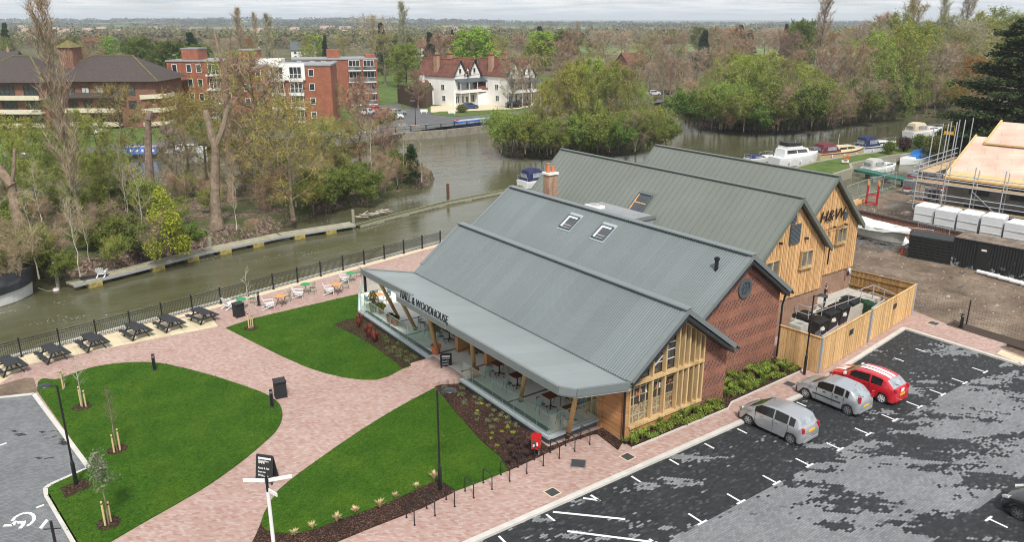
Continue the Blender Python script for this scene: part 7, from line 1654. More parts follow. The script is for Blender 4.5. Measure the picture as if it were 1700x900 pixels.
# --- individual trees of the left island (front pieces) ---
def trunk_tree(px, py, top, label, forks, rad, mat='bark_brown', zb=.15, crown=None, lean=1.):
    """pollarded trunk: forks = list of (start fraction, px offset dx, dy up in metres)"""
    g = G(px,py,zb); h = hgt(px,py,top,zb); t = thing('pollarded_tree', tuple(g), RZ, label, 'tree'); m = MB(); rng = random.Random(px)
    pts = [Vector((.05*math.sin(i*.9+px)*i**.6,.05*math.cos(i*1.1+px)*i**.6,h*f*(i/7.)-.2*(i==0))) for f in (forks[0][0] if forks else 1.,) for i in range(8)]
    m.tube(pts,[rad*1.45]+[rad*(1-.38*i/7) for i in range(1,8)],10); e = pts[-1]
    for (f0,dx_,hz,r_) in forks: m.tube([e-Vector((0,0,.3)),e+Vector((dx_*.6,.1,hz*.45)),e+Vector((dx_,.15,hz))],[r_*1.1,r_,r_*.8],8)
    for k in range(4): z = h*forks[0][0]*rng.uniform(.35,.95) if forks else h*.8; a = rng.random()*6.3; m.tube([(0,0,z),(.5*math.cos(a),.5*math.sin(a),z+.3)],[.12,.07],6)
    m.v = [(a+lean*c/h,b,c) for a,b,c in m.v]; m.build('trunk',mat,t)
    if crown: 
        C = Fast()
        for k in range(260): b_ = e+Vector((rng.gauss(0,.5),rng.gauss(0,.5),rng.uniform(-h*.35,2))); twig(C,rng,b_,(rnd_dir(rng)+Vector((0,0,.5))).normalized(),.9,.015,0)
        C.build('crown',[crown],t)
    return t
trunk_tree(360,376,178,'thick pollarded trunk with two sawn forks on the wooded island', [(.70,-.9,3.3,.33),(.70,1.3,3.6,.27)], .55)
trunk_tree(385,333,62,'tall bare trunk with lopped top rising behind the forked trunk', [(.80,-1.1,4.4,.16),(.80,.6,3.6,.14)], .42, 'bark_brown', crown='twig_brown')
trunk_tree(252,348,185,'thick limbless trunk leaning left of the yellow green conical shrub', [(.95,.2,.6,.35)], .50)
trunk_tree(38,403,232,'leaning split trunk at the left edge of the island', [(.6,-2.2,4.0,.4),(.62,.8,3.,.16)], .55, lean=0.)
plant('poplar1',138,397,-26,'very tall ivy-stemmed poplar rising out of the picture at the left',sx=.8)
plant('willow1',486,360,168,'yellow budding willow leaning over the island edge by the jetty')
plant('bare1',438,345,105,'pale-barked spreading tree in the middle of the island',sx=1.1)
cs = TP['conifer1']
def conical(px,py,top,label,mat,R=.33):
    g = G(px,py,.1); h = hgt(px,py,top,.1); rng = random.Random(px); t = thing('evergreen_shrub', tuple(g), 0, label, 'shrub'); m = MB()
    for k in range(40): f = rng.random()**1.3; a = rng.random()*6.3; rr = h*R*(1-f)**.7; leafball(m,(rr*math.cos(a)*.75,rr*math.sin(a)*.75,h*(.1+.85*f)),h*.13,70,.13,rng)
    m.build('foliage',mat,t); MB().cyl(0,0,0,h*.7,.12,.04,7).build('stem','bark_brown',t); return t
conical(280,424,318,'tall yellow green conical shrub in front of the island trunks','leaf_lime')
conical(684,296,240,'dark ivy clad stump near the island tip','leaf_dark',.25)
isl = [('spring1',175,330,205,'bright green small tree, right of the tall poplar trunk'),('spring2',95,345,215,'wide bright green tree beside the tall poplar trunk'),('spring1',20,340,200,'fresh green tree at the left edge of the island'),
 ('olive1',215,318,150,'greyish budding tree before the brown brick flats'),('willow1',318,316,158,'yellow crowned willow left of the forked trunk'),('willow1',345,300,170,'small yellow willow right behind the forked trunk'),('spring1',415,300,100,'light green crowned tree behind the pale-barked tree'),
 ('willow1',540,306,196,'yellow budding tree right of the leaning willow'),('willow1',572,300,205,'yellow olive tree near the right end of the island'),('bare3',600,296,150,'red-brown bare tree before the red brick flats'),('bare1',640,292,185,'thin bare tree with climbing ivy near the island tip'),
 ('sapling1',672,296,200,'slim bare sapling nearest the island tip but one'),('sapling1',700,299,215,'slim sapling with yellow leaves at the island tip'),('olive1',510,300,210,'olive budding tree behind the leaning willow'),('bare2',460,296,190,'grey bare tree behind the pale-barked tree'),
 ('spring2',-20,370,220,'fresh green tree cut by the left edge of the picture'),('bare1',300,330,215,'grey bare tree between the two thick trunks'),('spring1',140,300,190,'green tree at the back of the island on the left'),('spring2',60,372,262,'low fanning green tree left of the poplar trunk'),('spring2',150,360,255,'low fanning green tree right of the poplar trunk'),('spring1',60,318,205,'green crowned tree between the leaning trunk and the poplar'),('spring1',205,345,255,'small green tree left of the limbless trunk'),('olive1',110,312,170,'olive budding tree before the left end of the brown flats'),('willow1',405,322,190,'yellow budding tree between the lopped trunk and the pale-barked tree')]
for k,px,py,top,l in isl: plant(k,px,py,top,l,z=.1)
rng = random.Random(11)
ig = 'saplings and shrubs of the wooded island'
pI = [tuple(p) for p in GP([(-60,480),(100,460),(230,440),(330,405),(400,380),(480,355),(560,332),(640,305),(700,298),(640,285),(450,305),(300,322),(150,342),(-60,365)],.1)]
for i,(x_,y_) in enumerate(polyfill(pI, 72, rng, 1.3)):
    k = rng.choice(['sapling1','sapling1','sapling1','shrub2','shrub1','shrub1','shrub3']); h = {'sapling1':rng.uniform(4,9),'shrub2':rng.uniform(2,4),'shrub1':rng.uniform(2,3.5),'shrub3':rng.uniform(1.5,3)}[k]
    plant(k,0,0,None,{'sapling1':'slim bare sapling among others on the wooded island','shrub2':'low tangle of bare twigs on the wooded island','shrub1':'small light green shrub on the wooded island','shrub3':'low dark green shrub on the wooded island'}[k],ig,h=h,z=.05,xy=(x_,y_),cat='sapling' if k == 'sapling1' else 'shrub')
for px,py,h,k in ((20,462,2.6,'shrub3'),(60,455,2.8,'shrub3'),(-20,470,3,'shrub3'),(110,458,1.8,'shrub3'),(190,440,2.2,'shrub1'),(245,425,2.4,'shrub3'),(310,415,2.2,'shrub3'),(545,338,3.2,'shrub3'),(575,335,3.,'shrub3'),(605,330,2.8,'shrub3'),(630,316,3.4,'shrub2'),(660,305,3.2,'shrub2'),(520,346,2.6,'shrub1'),(600,318,3,'shrub3'),(700,302,2.4,'shrub2'),(640,318,2.6,'shrub2'),(160,415,2.,'shrub2'),(90,430,2.4,'shrub2'),(420,385,1.2,'shrub2')):
    plant(k,px,py,None,{'shrub3':'dark green shrub overhanging the island bank','shrub1':'light green shrub overhanging the island bank','shrub2':'twiggy bare shrub on the island bank'}[k],'shrubs along the island bank',h=h,z=-.3,cat='shrub')
# --- middle island ---
mg = 'trees crowding the middle island'
for i,(px,py,top,k,sx) in enumerate(((872,252,196,'shrub1',.8),(890,250,168,'olive1',.7),(908,249,140,'spring1',.65),(928,248,124,'willow1',.65),(946,247,114,'spring1',.7),(962,243,108,'spring1',.75),(982,241,104,'spring1',.75),(1002,239,108,'willow1',.75),(1020,240,112,'spring1',.7),(1040,238,122,'olive1',.7),(1056,236,142,'spring1',.65),(1072,235,160,'bare1',.65),(1086,234,178,'olive1',.65),(975,230,106,'bare1',.8),(1010,228,110,'bare1',.7),(1045,226,130,'olive1',.7),(935,232,128,'bare1',.7),(900,240,150,'bare1',.6),(1098,232,192,'shrub1',.8))):
    plant(k,px,py,top,{'spring1':'bright spring green tree on the middle island','spring2':'broad spring green tree on the middle island','bare1':'bare grey tree on the middle island','bare2':'bare brown tree on the middle island','willow1':'yellowish budding tree on the middle island','olive1':'olive budding tree on the middle island','shrub1':'light green shrub on the middle island'}[k],mg,sx=sx*1.05)
for i in range(48):
    px = 832+i*5.8+rng.uniform(-3,3); py = 256-abs(px-930)*.045+rng.uniform(-9,-1); k = rng.choice(['shrub1','shrub1','shrub1','shrub2','shrub3']); plant(k,px,py,None,'low leafy or twiggy growth along the edge of the middle island' if k != 'sapling1' else 'slim pale sapling on the middle island',mg+' edge',h=rng.uniform(3.,5.8) if k != 'sapling1' else rng.uniform(6,9),cat='shrub' if k != 'sapling1' else 'sapling')
# --- wooded bank on the right ---
rg = 'trees crowding the wooded bank on the right'
lab = {'spring1':'bright spring green tree on the wooded bank','spring2':'broad spring green willow at the water of the wooded bank','bare1':'bare grey-brown tree on the wooded bank','bare2':'bare pale grey tree on the wooded bank','bare3':'bare reddish-brown tree on the wooded bank','olive1':'olive budding tree on the wooded bank','willow1':'yellowish budding tree on the wooded bank','orange1':'copper orange tree on the wooded bank','shrub1':'light green shrub at the water edge of the wooded bank','shrub2':'bare twiggy shrub at the water edge of the wooded bank','shrub3':'dark green shrub at the water edge of the wooded bank','poplar1':'tall poplar on the wooded bank','conifer1':'dark conifer on the wooded bank','green1':'leafy green tree on the wooded bank','green2':'leafy green tree on the wooded bank'}
for px,py,top,k,sx in ((1165,205,128,'spring2',1.),(1195,208,112,'spring2',1.),(1228,210,100,'spring1',1.1),(1258,212,96,'spring2',1.),(1290,212,105,'olive1',1.),(1320,210,110,'spring1',1.),(1345,207,120,'spring1',1.),(1215,195,92,'spring1',1.1),(1270,192,92,'spring1',1.1),(1310,190,98,'olive1',1.1),(1150,196,140,'spring1',1.),(1240,180,88,'spring2',1.)): plant(k,px,py-7,top,lab[k],rg,sx=sx)
for px,py,top,k,sx in ((1385,196,95,'bare2',1.),(1410,200,80,'bare1',1.),(1440,196,60,'spring1',.9),(1462,192,70,'olive1',1.),(1480,190,50,'spring1',1.),(1500,188,40,'spring2',.8),(1520,186,95,'bare2',1.1),(1545,184,80,'bare2',1.1),(1565,180,75,'bare1',1.),(1370,190,85,'bare3',1.),(1425,180,50,'bare2',1.),(1400,175,70,'olive1',1.),(1475,170,30,'spring1',.9),(1530,165,45,'spring1',.9),(1555,165,30,'olive1',.9),(1590,170,40,'bare2',1.),(1610,165,30,'spring1',1.),(1640,160,22,'spring1',1.),(1665,150,30,'olive1',1.),(1695,150,25,'spring1',1.),(1450,165,28,'bare1',.9),(1500,160,12,'olive1',.8),(1575,158,60,'spring1',1.1)): plant(k,px,py-7,top,lab[k],rg,sx=sx)
plant('poplar1',1352,165,-30,'tall bare poplar rising out of the top of the picture above the wooded bank',sx=1.25); plant('poplar1',1500,150,-30,'tall poplar right of the green crowned trees, top cut off by the picture',sx=1.1); plant('poplar1',1545,150,-12,'slender poplar second from the right on the skyline'); plant('poplar1',1580,150,-22,'broad poplar on the right skyline',sx=1.3)
plant('orange1',1600,212,98,'copper coloured budding tree left of the dark cedar',sx=.8)
for i in range(96):
    px = 1135+i*4.75+rng.uniform(-4,4); py = 207+8*math.sin((px-1130)/90.)-max(0,px-1330)*.075+rng.uniform(-9,1); k = rng.choice(['shrub1','shrub1','shrub2','shrub2','shrub1','shrub3']); plant(k,px,py,None,lab[k],'shrubs along the wooded bank',h=rng.uniform(3.5,7.5),cat='shrub')
# cedar at the right edge
cz_ = thing('cedar_tree', tuple(G(1672,262)), 0, 'huge dark green cedar in layered tiers at the right edge', 'tree'); hh = hgt(1672,262,30); m = MB(); rng2 = random.Random(77)
m.tube([(0,0,0),(.2,0,hh*.5),(0,0,hh*.98)],[.7,.45,.1],9); C = Fast()
for i in range(46):
    f = .10+.88*(i/46.); a = i*2.399+rng2.random()*.4; L = hh*.50*(1-f)**.62*rng2.uniform(.8,1.1)+.7; p = Vector((0,0,hh*f)); e = p+Vector((L*math.cos(a),L*math.sin(a),L*.16)); m.tube([p,p.lerp(e,.5)+Vector((0,0,-.2)),e],[.22*(1-f)+.05,.12,.03],6,False)
    for j in range(int(70+L*34)):
        g_ = rng2.random()**.6; q = p.lerp(e,g_)+Vector((rng2.gauss(0,.16*L*.8),rng2.gauss(0,.16*L*.8),rng2.gauss(0,.18)+.15)); 
        for _ in range(3): c = q+Vector((rng2.gauss(0,.35),rng2.gauss(0,.35),rng2.gauss(0,.1))); u = Vector((rng2.gauss(0,1),rng2.gauss(0,1),rng2.gauss(0,.35))).normalized()*rng2.uniform(.16,.34); v = u.cross(rnd_dir(rng2)).normalized()*u.length*.5; C.quad(c-u,c-v,c+u,c+v,0)
m.build('trunk','bark_brown',cz_); C.build('crown',['leaf_cedar'],cz_)
rngc = random.Random(5)
for k in range(8):
    px = 1590+k*17; plant('green1',px,250-k*2+rngc.uniform(-4,4),None,'dense dark shrub below the cedar','dark shrubs below the cedar',h=rngc.uniform(3,5),cat='shrub')
# --- far bank: individual backdrop trees ---
bgp = 'trees of the wood beyond the river'
spec_ = [(20,110,36,'conifer1','dark pointed conifer standing alone at the far left',.8),(322,120,52,'conifer1','dark flat cedar behind the red brick flats',1.4),(405,130,12,'poplar1','bare poplar on the left skyline, leftmost of three',1.2),(430,130,20,'poplar1','bare poplar on the left skyline, middle of three',.8),(450,130,22,'poplar1','bare poplar on the left skyline, rightmost of three',1.3),
 (671,130,2,'poplar1','single tall bare poplar left of centre on the skyline',1.25),(636,125,36,'conifer1','dark conifer left of the single tall poplar',.8),(715,125,52,'conifer1','spreading dark conifer right of the single tall poplar',1.),(752,110,48,'conifer1','thin dark conifer spire behind the copper beech',.6),(543,115,57,'conifer1','small dark conifer behind the red brick flats',.7),
 (730,140,62,'bare3','round copper brown tree behind the white house',1.3),(760,140,64,'bare3','second round copper brown tree behind the white house',1.2),(790,145,54,'green2','big fresh green tree behind the white house',1.2),(640,140,60,'olive1','olive green crowned tree behind the red flats',1.2),(675,145,78,'green2','green crowned tree right of the red flats',1.2),(290,140,72,'green1','broad olive green tree left of the red flats',1.4),(330,140,78,'green1','broad olive green tree behind the red flats',1.3),(240,140,66,'green1','dark green tree behind the brown flats',.9),
 (880,200,96,'bare1','bare tree in front of the second white house',.9),(935,165,90,'bare1','bare tree right of the white houses',1.2),(1100,165,90,'bare1','bare tree standing by the far quay',1.),(1155,165,85,'bare2','pale bare tree near the far houses',1.1),(1325,130,40,'green1','dark holm oak on the right skyline',.8),(1300,105,38,'conifer1','small dark conifer on the right skyline',.7),(1225,110,40,'conifer1','spreading dark conifer on the skyline right of centre',.9),(1440,120,38,'conifer1','dark conifer behind the skyline poplars',.8),(895,115,42,'conifer1','flat topped dark conifer on the central skyline',1.),(958,110,36,'poplar1','small poplar on the central skyline',1.),
 (695,182,118,'bare3','bare reddish tree between the red flats and the hedge',1.),(850,180,90,'bare1','tall bare tree between the two white houses',.9),(598,190,130,'bare3','bare tree in front of the red flats entrance',1.),(560,196,140,'olive1','budding tree between the red brick flats',1.),(625,125,30,'bare2','large bare mistletoe tree on the skyline left of the poplar',1.3)]
for px,py,top,k,l,sx in spec_: plant(k,px,py,top,l,sx=sx)
rng = random.Random(21); cnt = 0
def skyline(px):   # highest row the backdrop wood may reach
    tab = [(-100,66),(120,62),(330,66),(480,62),(620,60),(760,60),(900,56),(1100,50),(1200,46),(1350,50),(1480,45),(1800,40)]
    return interp(tab, px)
rowsb = [(75,52,70),(83,44,70),(92,36,70),(104,34,60),(118,30,54),(134,26,48),(150,22,44),(166,12,40)]
avoid = [(-30,300,130,300),(285,560,118,260),(480,660,118,260),(690,905,140,260)]
for py,n,_ in rowsb:
    for i in range(n):
        px = -110+(1920)*(i+rng.random())/n; y_ = py+rng.uniform(-5,5)
        if any(a < px < b and c < y_ < d for a,b,c,d in avoid): continue
        if y_ > 158 and 880 < px < 1130: continue
        right = px > 850; h = rng.uniform(9,15)*(1.15 if right else 1.)
        g = G(px,y_); tp = proj((g.x,g.y,h))[1]; sk_ = skyline(px)
        if tp < sk_: h = h*max(.35,(y_-sk_)/(y_-tp))
        k = rng.choices(['bare1','bare2','bare3','olive1','spring1','green1','green2','willow1','conifer1','orange1'], [24,18,26,16,5,3,3,3,1,2] if right else [16,12,16,22,8,6,5,6,2,2])[0]
        plant(k,px,y_,None,{'bare1':'bare brown tree in the wood beyond the river','bare2':'bare grey tree in the wood beyond the river','bare3':'bare reddish tree in the wood beyond the river','olive1':'olive budding tree in the wood beyond the river','spring1':'spring green tree in the wood beyond the river','green1':'dark leafy tree in the wood beyond the river','green2':'fresh green tree in the wood beyond the river','willow1':'yellow budding tree in the wood beyond the river','conifer1':'dark conifer in the wood beyond the river','orange1':'copper tree in the wood beyond the river'}[k],bgp,h=h,sx=rng.uniform(1.0,1.4)); cnt += 1
# distant wood as one mass
t = NT('distant_wood_mat'); p = t.pos(); f = t.noise(p, .012, 5, .7); f2 = t.noise(p, .09, 5, .7)
c = t.ramp(f, [(.3,(.12,.095,.068)),(.45,(.165,.14,.08)),(.55,(.17,.18,.07)),(.7,(.25,.22,.14))]); c = t.mix(1., c, t.ramp(f2,[(.3,(.6,.6,.6)),(.7,(1.35,1.35,1.3))]),'MULTIPLY'); t.col(c); t.set(.95,0,.1)
rng = random.Random(31); C = Fast()
for i in range(3000):
    px = rng.uniform(-220,1920); y_ = 43+(80-43)*rng.random()**.95
    if y_ < 56 and (rng.random() < .3 or math.sin(px*.021+y_*.5)+math.sin(px*.007-y_*.9) > .9): continue
    g = G(px,y_); D = math.hypot(g.x,g.y); hh = rng.uniform(6,12); R = hh*rng.uniform(.5,.8); n = 110 if D < 700 else (70 if D < 1100 else 36); k_ = 1. if D < 1100 else 1.5
    for _ in range(n):
        d = rnd_dir(rng); d.z = abs(d.z); q_ = rng.uniform(.7,1.); c = g+Vector((d.x*R*q_,d.y*R*q_,hh*.22+d.z*hh*.72*q_)); s_ = R*rng.uniform(.09,.2)*k_; u = rnd_dir(rng)*s_; v = u.cross(rnd_dir(rng)).normalized()*s_*.7; C.quad(c-u,c-v,c+u,c+v,0)
for px,py,top,k in ((1050,163,112,'bare1'),(1078,160,108,'bare2'),(1112,158,100,'bare3'),(1132,160,104,'bare1'),(1035,158,108,'bare3'),(1095,152,96,'bare1'),(990,160,100,'bare2'),(965,158,96,'bare1'),(940,170,112,'bare3')): plant(k,px,py,top,'bare tree standing behind the far quay and its parked cars','bare trees behind the far quay')
me = None
o = C.build('distant_wood',['distant_wood_mat'],None); tag(o,'hazy mass of distant trees stretching to the hills','wood',kind='stuff')

# woods on the far hills, one mass
t = NT('hill_wood_mat'); p = t.pos(); c = t.ramp(t.noise(p, .01, 5, .7), [(.3,(.05,.062,.055)),(.5,(.08,.09,.07)),(.7,(.13,.12,.085))]); t.col(c); t.set(1,0,0)
C = Fast(); rng = random.Random(51)
for i in range(3000):
    px = rng.uniform(-300,2000); f = rng.random(); D0 = 1800+f*1300
    if math.sin(px*.012+f*7)+math.sin(px*.031-f*5)*.7+rng.gauss(0,.25) < (.15 if f < .75 else -.8): continue
    d = ray(px,60); d.z = 0; d.normalize(); wd = d.dot(Vector((fwd.x,fwd.y,0)).normalized()); TT_ = [34,34,34,33.5,33,33,31.5,31,31.5,33,35,37,38,38,37.5,36.5,36.5,36.5,36.5,36,36]; u_ = (px+500)/2700*20; k = int(u_); ty = TT_[k]+(TT_[min(k+1,20)]-TT_[k])*(u_-k); zc = H-(ty-HZ)*3100/F
    z = zc*(f/.55*.55 if f < .55 else .55+(f-.55)); g = Vector((d.x*D0/wd,d.y*D0/wd,max(0,z))); R = rng.uniform(9,20); hh = rng.uniform(5,9)
    for _ in range(14):
        e = rnd_dir(rng); c = g+Vector((e.x*R,e.y*R,abs(e.z)*hh)); u = rnd_dir(rng)*rng.uniform(2,4.5); v = u.cross(rnd_dir(rng)).normalized()*u.length*.7; C.quad(c-u,c-v,c+u,c+v,0)
o = C.build('hill_woodland',['hill_wood_mat'],None); tag(o,'dark blue-grey woods covering the far hills','wood',kind='stuff')
# turf blades over the lawns
npr = np.random.default_rng(4); V = []; 
def inpoly(P, x, y):
    c = np.zeros(len(x), bool); n = len(P)
    for i in range(n):
        (x1,y1),(x2,y2) = P[i-1],P[i]
        k = ((y1 > y) != (y2 > y)); c ^= k & (x < (x2-x1)*(y-y1)/((y2-y1) if y2 != y1 else 1e-9)+x1)
    return c
def blades(poly, dens, zb, hmin, hmax):
    P = np.array([(p[0],p[1]) for p in poly]); a = P.min(0)-.04; b = P.max(0)+.04; n = int((b[0]-a[0])*(b[1]-a[1])*dens); x = npr.uniform(a[0],b[0],n); y = npr.uniform(a[1],b[1],n); x2 = x+npr.normal(0,.03,n); y2 = y+npr.normal(0,.03,n); k = inpoly(poly,x2,y2); x = x[k]; y = y[k]; n = len(x)
    an = npr.uniform(0,6.28,n); w_ = npr.uniform(.010,.022,n); h = npr.uniform(hmin,hmax,n); lx = npr.normal(0,.03,n); ly = npr.normal(0,.03,n)
    V.append(np.stack([np.stack([x-np.cos(an)*w_,y-np.sin(an)*w_,np.full(n,zb)],1),np.stack([x+np.cos(an)*w_,y+np.sin(an)*w_,np.full(n,zb)],1),np.stack([x+lx,y+ly,zb+h],1)],1).reshape(-1,3))
for pl_ in (lawn1,lawn2,lawn3): blades(pl_, 150, .048, .03, .085)
VV = np.concatenate(V); me = bpy.data.meshes.new('grass'); nv = len(VV); me.vertices.add(nv); me.vertices.foreach_set('co', VV.ravel()); me.loops.add(nv); me.loops.foreach_set('vertex_index', np.arange(nv)); me.polygons.add(nv//3); me.polygons.foreach_set('loop_start', np.arange(0,nv,3)); me.update(calc_edges=True)
me.materials.append(M['lawn_grass']); o = bpy.data.objects.new('grass', me); COL.objects.link(o); tag(o,'short green turf blades of the three lawns','grass',kind='stuff')
# stones and clods in the yard
rng = random.Random(61); C = Fast()
for i in range(2600):
    x_ = rng.uniform(55.5,80); y_ = rng.uniform(14,50)
    if rng.random() < .35: x_ = rng.uniform(72,84); y_ = rng.uniform(38,48)
    s_ = rng.uniform(.03,.12)*(1.8 if rng.random() < .08 else 1); c = Vector((x_,y_,-.12)); P = [c+Vector((s_*math.cos(a),s_*math.sin(a),0)) for a in (0,2.1,4.2)]; t_ = c+Vector((rng.gauss(0,.2)*s_,0,s_*.8)); m_i = 0 if rng.random() < .7 else 1
    for a in range(3): C.tri(P[a],P[(a+1)%3],t_,m_i)
o = C.build('rubble',['mud_yard','bark_pale'],None); tag(o,'stones and clods strewn over the muddy yard','rubble',kind='stuff')
# ================= FAR BUILDINGS =================
def win_(m_f, m_g, x0,x1,z0,z1,y,n=2,f=.09):
    m_g.box(x0,x1,y-.04,y-.005,z0,z1); m_f.box(x0-f,x1+f,y-.09,y-.003,z0-f,z0); m_f.box(x0-f,x1+f,y-.09,y-.003,z1,z1+f); m_f.box(x0-f,x0,y-.09,y-.003,z0,z1); m_f.box(x1,x1+f,y-.09,y-.003,z0,z1)
    for i in range(1,n): x_ = x0+(x1-x0)*i/n; m_f.box(x_-.04,x_+.04,y-.08,y-.041,z0,z1)
def addwin(par,x0,x1,z0,z1,y,n=2,glass='window_glass',fm='white_paint'):
    a, b = MB(), MB(); win_(a,b,x0,x1,z0,z1,y,n); w_ = b.build('window',glass,par); a.build('frame',fm,w_)
# white gabled house; local x along the front, y away
def whitehouse(loc, rz, label, s=1.):
    t = thing('white_house', loc, rz, label, 'house', 'white gabled houses'); t.scale = (s,s,s); W_, D_, E_, Rg = 9.4, 13.5, 7.6, 11.4
    m = MB(); m.box(0,W_,0,D_,0,E_)
    for x0 in (0,5.0): m.xz([(x0+.0,E_-.01),(x0+4.4,E_-.01),(x0+2.2,Rg-.3)],0,D_)
    m.build('wall','white_render',t)
    m = MB()
    for x0 in (0,5.0):
        for sg in (-1,1): xr = x0+2.2; xe = xr+sg*2.55; m.xz([(xr,Rg),(xe,E_-.35),(xe,E_-.15),(xr,Rg+.22)],-.35,D_+.3)
    m.build('roof','red_tile',t); rg = MB()
    for x0 in (0,5.0): rg.beam((x0+2.2,-.3,Rg+.25),(x0+2.2,D_+.3,Rg+.25),.3,.18)
    rg.build('ridge_tiles','tile_ridge',t); m = MB()
    for x0 in (0,5.0):
        for sg in (-1,1): m.beam((x0+2.2,-.42,Rg+.05),(x0+2.2+sg*2.5,-.42,E_-.25),.1,.32,up=(0,1,0))
        m.box(x0+.3,x0+4.1,-.03,-.002,E_-.05,E_+.05); m.box(x0+2.15,x0+2.25,-.03,-.002,E_,Rg-.6)
    m.build('bargeboard','dark_metal',t)
    m = MB(); m.xz([(3.8,E_),(5.6,E_),(4.7,E_+2.0)],-.25,3); m.build('dormer','white_render',t); m = MB(); 
    for sg in (-1,1): m.xz([(4.7,E_+2.2),(4.7+sg*1.1,E_-.1),(4.7+sg*1.1,E_+.05),(4.7,E_+2.35)],-.45,3.2)
    m.build('dormer_roof','red_tile',t)
    for x_ in (1.9,6.9): addwin(t,x_,x_+.75,E_+.6,E_+1.7,0,1)
    addwin(t,4.4,5.0,E_+.3,E_+1.1,-.25,1)
    for x_ in (1.3,4.4,7.2): addwin(t,x_,x_+1.1,4.3,5.9,0,2)
    for x_ in (.6,2.2,6.0,7.6): addwin(t,x_,x_+1.1,.8,2.6,0,2)
    dr_ = MB().box(4.2,5.0,-.06,-.003,.0,2.2).build('door','window_glass',t)
    m = MB(); m.box(.6,W_+.5,-1.9,-.003,3.15,3.35); m.build('balcony_floor','dark_metal',t); m = MB(); m.box(.6,W_+.5,-1.95,-1.88,3.35,4.15); m.box(W_+.45,W_+.5,-1.88,-.003,3.35,4.15); m.box(.6,.65,-1.88,-.003,3.35,4.15); m.build('balcony_railing','white_paint',t)
    m = MB(); m.yz([(-2.1,6.0),(-.003,6.7),(-.003,6.85),(-2.1,6.12)],.4,W_+.7); m.build('veranda_roof','slate_grey',t)
    for x_ in (.7,3.6,6.6,W_+.4): MB().box(x_-.06,x_+.06,-1.95,-1.83,0,6.05).build('veranda_post','white_paint',t)
    m = MB(); m.box(-3.2,-.01,8.0,12.5,0,4.0); m.build('annexe_wall','white_render',t); m = MB(); m.yz([(7.7,3.9),(10.2,6.0),(12.8,3.9),(12.8,4.1),(10.2,6.25),(7.7,4.1)],-3.5,-.0); m.build('annexe_roof','red_tile',t)
    # side windows face -x
    for y_,z_ in ((3.5,4.0),(8.6,4.2),(3.2,1.2),(9.6,.9)):
        q = MB(); q.box(-.04,-.005,y_,y_+1.2,z_,z_+1.3); wq = q.build('window','window_glass',t); q = MB(); q.box(-.09,-.003,y_-.1,y_,z_-.1,z_+1.4); q.box(-.09,-.003,y_+1.2,y_+1.3,z_-.1,z_+1.4); q.box(-.09,-.003,y_,y_+1.2,z_-.1,z_); q.box(-.09,-.003,y_,y_+1.2,z_+1.3,z_+1.4); q.box(-.07,-.041,y_+.55,y_+.62,z_,z_+1.3); q.build('frame','white_paint',wq)
    for x_,y_,mt in ((.6,7.,'chimney_brick'),(7.2,9.,'chimney_brick')):
        c_ = MB().box(x_-.45,x_+.45,y_-.7,y_+.7,E_,Rg+1.1).build('chimney',mt,t); MB().box(x_-.55,x_+.55,y_-.8,y_+.8,Rg+1.1,Rg+1.3).build('chimney_cap','dark_tile',c_)
        for k in (-.35,.35): MB().cyl(x_,y_+k,Rg+1.3,Rg+1.9,.16,.13,8).build('chimney_pot','clay_pot_orange',c_)
    c_ = MB().box(-2.2,-1.4,9.6,10.6,4.5,7.4).build('chimney','white_render',t)
    return t
c0 = G(754,177); dF = (G(806,171.5)-c0).normalized(); rzw = math.atan2(dF.y,dF.x)
wh = whitehouse(tuple(c0), rzw, 'white rendered house with twin black-edged gables, red tiled roof and veranda', .93)
c1_ = G(842,177); dup(wh, tuple(c1_), rzw-.1, 'second white gabled house, half hidden by a bare tree, right of the first', scale=.93)
# hedge and garden things
hd = thing('clipped_hedge', tuple(G(668,180)), 0, 'tall clipped hedge, green above and brown below, left of the white house', 'hedge'); a, b, c = G(668,170), G(700,178), G(722,168); m = NB(tuple(hd.location)); hh = hgt(700,178,145)
for p,q in ((a,b),(b,c)): m.beam((p.x,p.y,hh*.5),(q.x,q.y,hh*.5),2.4,hh)
m.build('hedge_body','hedge_brown',hd); m = NB(tuple(hd.location))
for p,q in ((a,b),(b,c)):
    L = (q-p).length
    for k in range(int(L*26)): r = p.lerp(q,random.random()); leafball(m,(r.x+random.gauss(0,.6),r.y+random.gauss(0,.6),hh+random.uniform(-.9,.15)),.4,4,.22)
m.build('foliage','leaf_mid',hd)
for px,py,top,l,mt in ((600,208,196,'rounded roadside hedge bush by the far car park','leaf_mid'),(650,200,184,'green rounded hedge at the bend of the far road','leaf_mid'),(632,206,194,'low hedge bush along the far car park','leaf_mid'),(768,187,172,'dark spiky bush on the lawn before the white house','leaf_olive'),(697,175,162,'yellow flowering bush beside the white house gate','leaf_lime'),(570,212,198,'low hedge bush left along the far road','leaf_mid'),(1085,168,160,'low clipped bush behind the far quay','leaf_mid')): bush(px,py,top,l,mt,1.3)
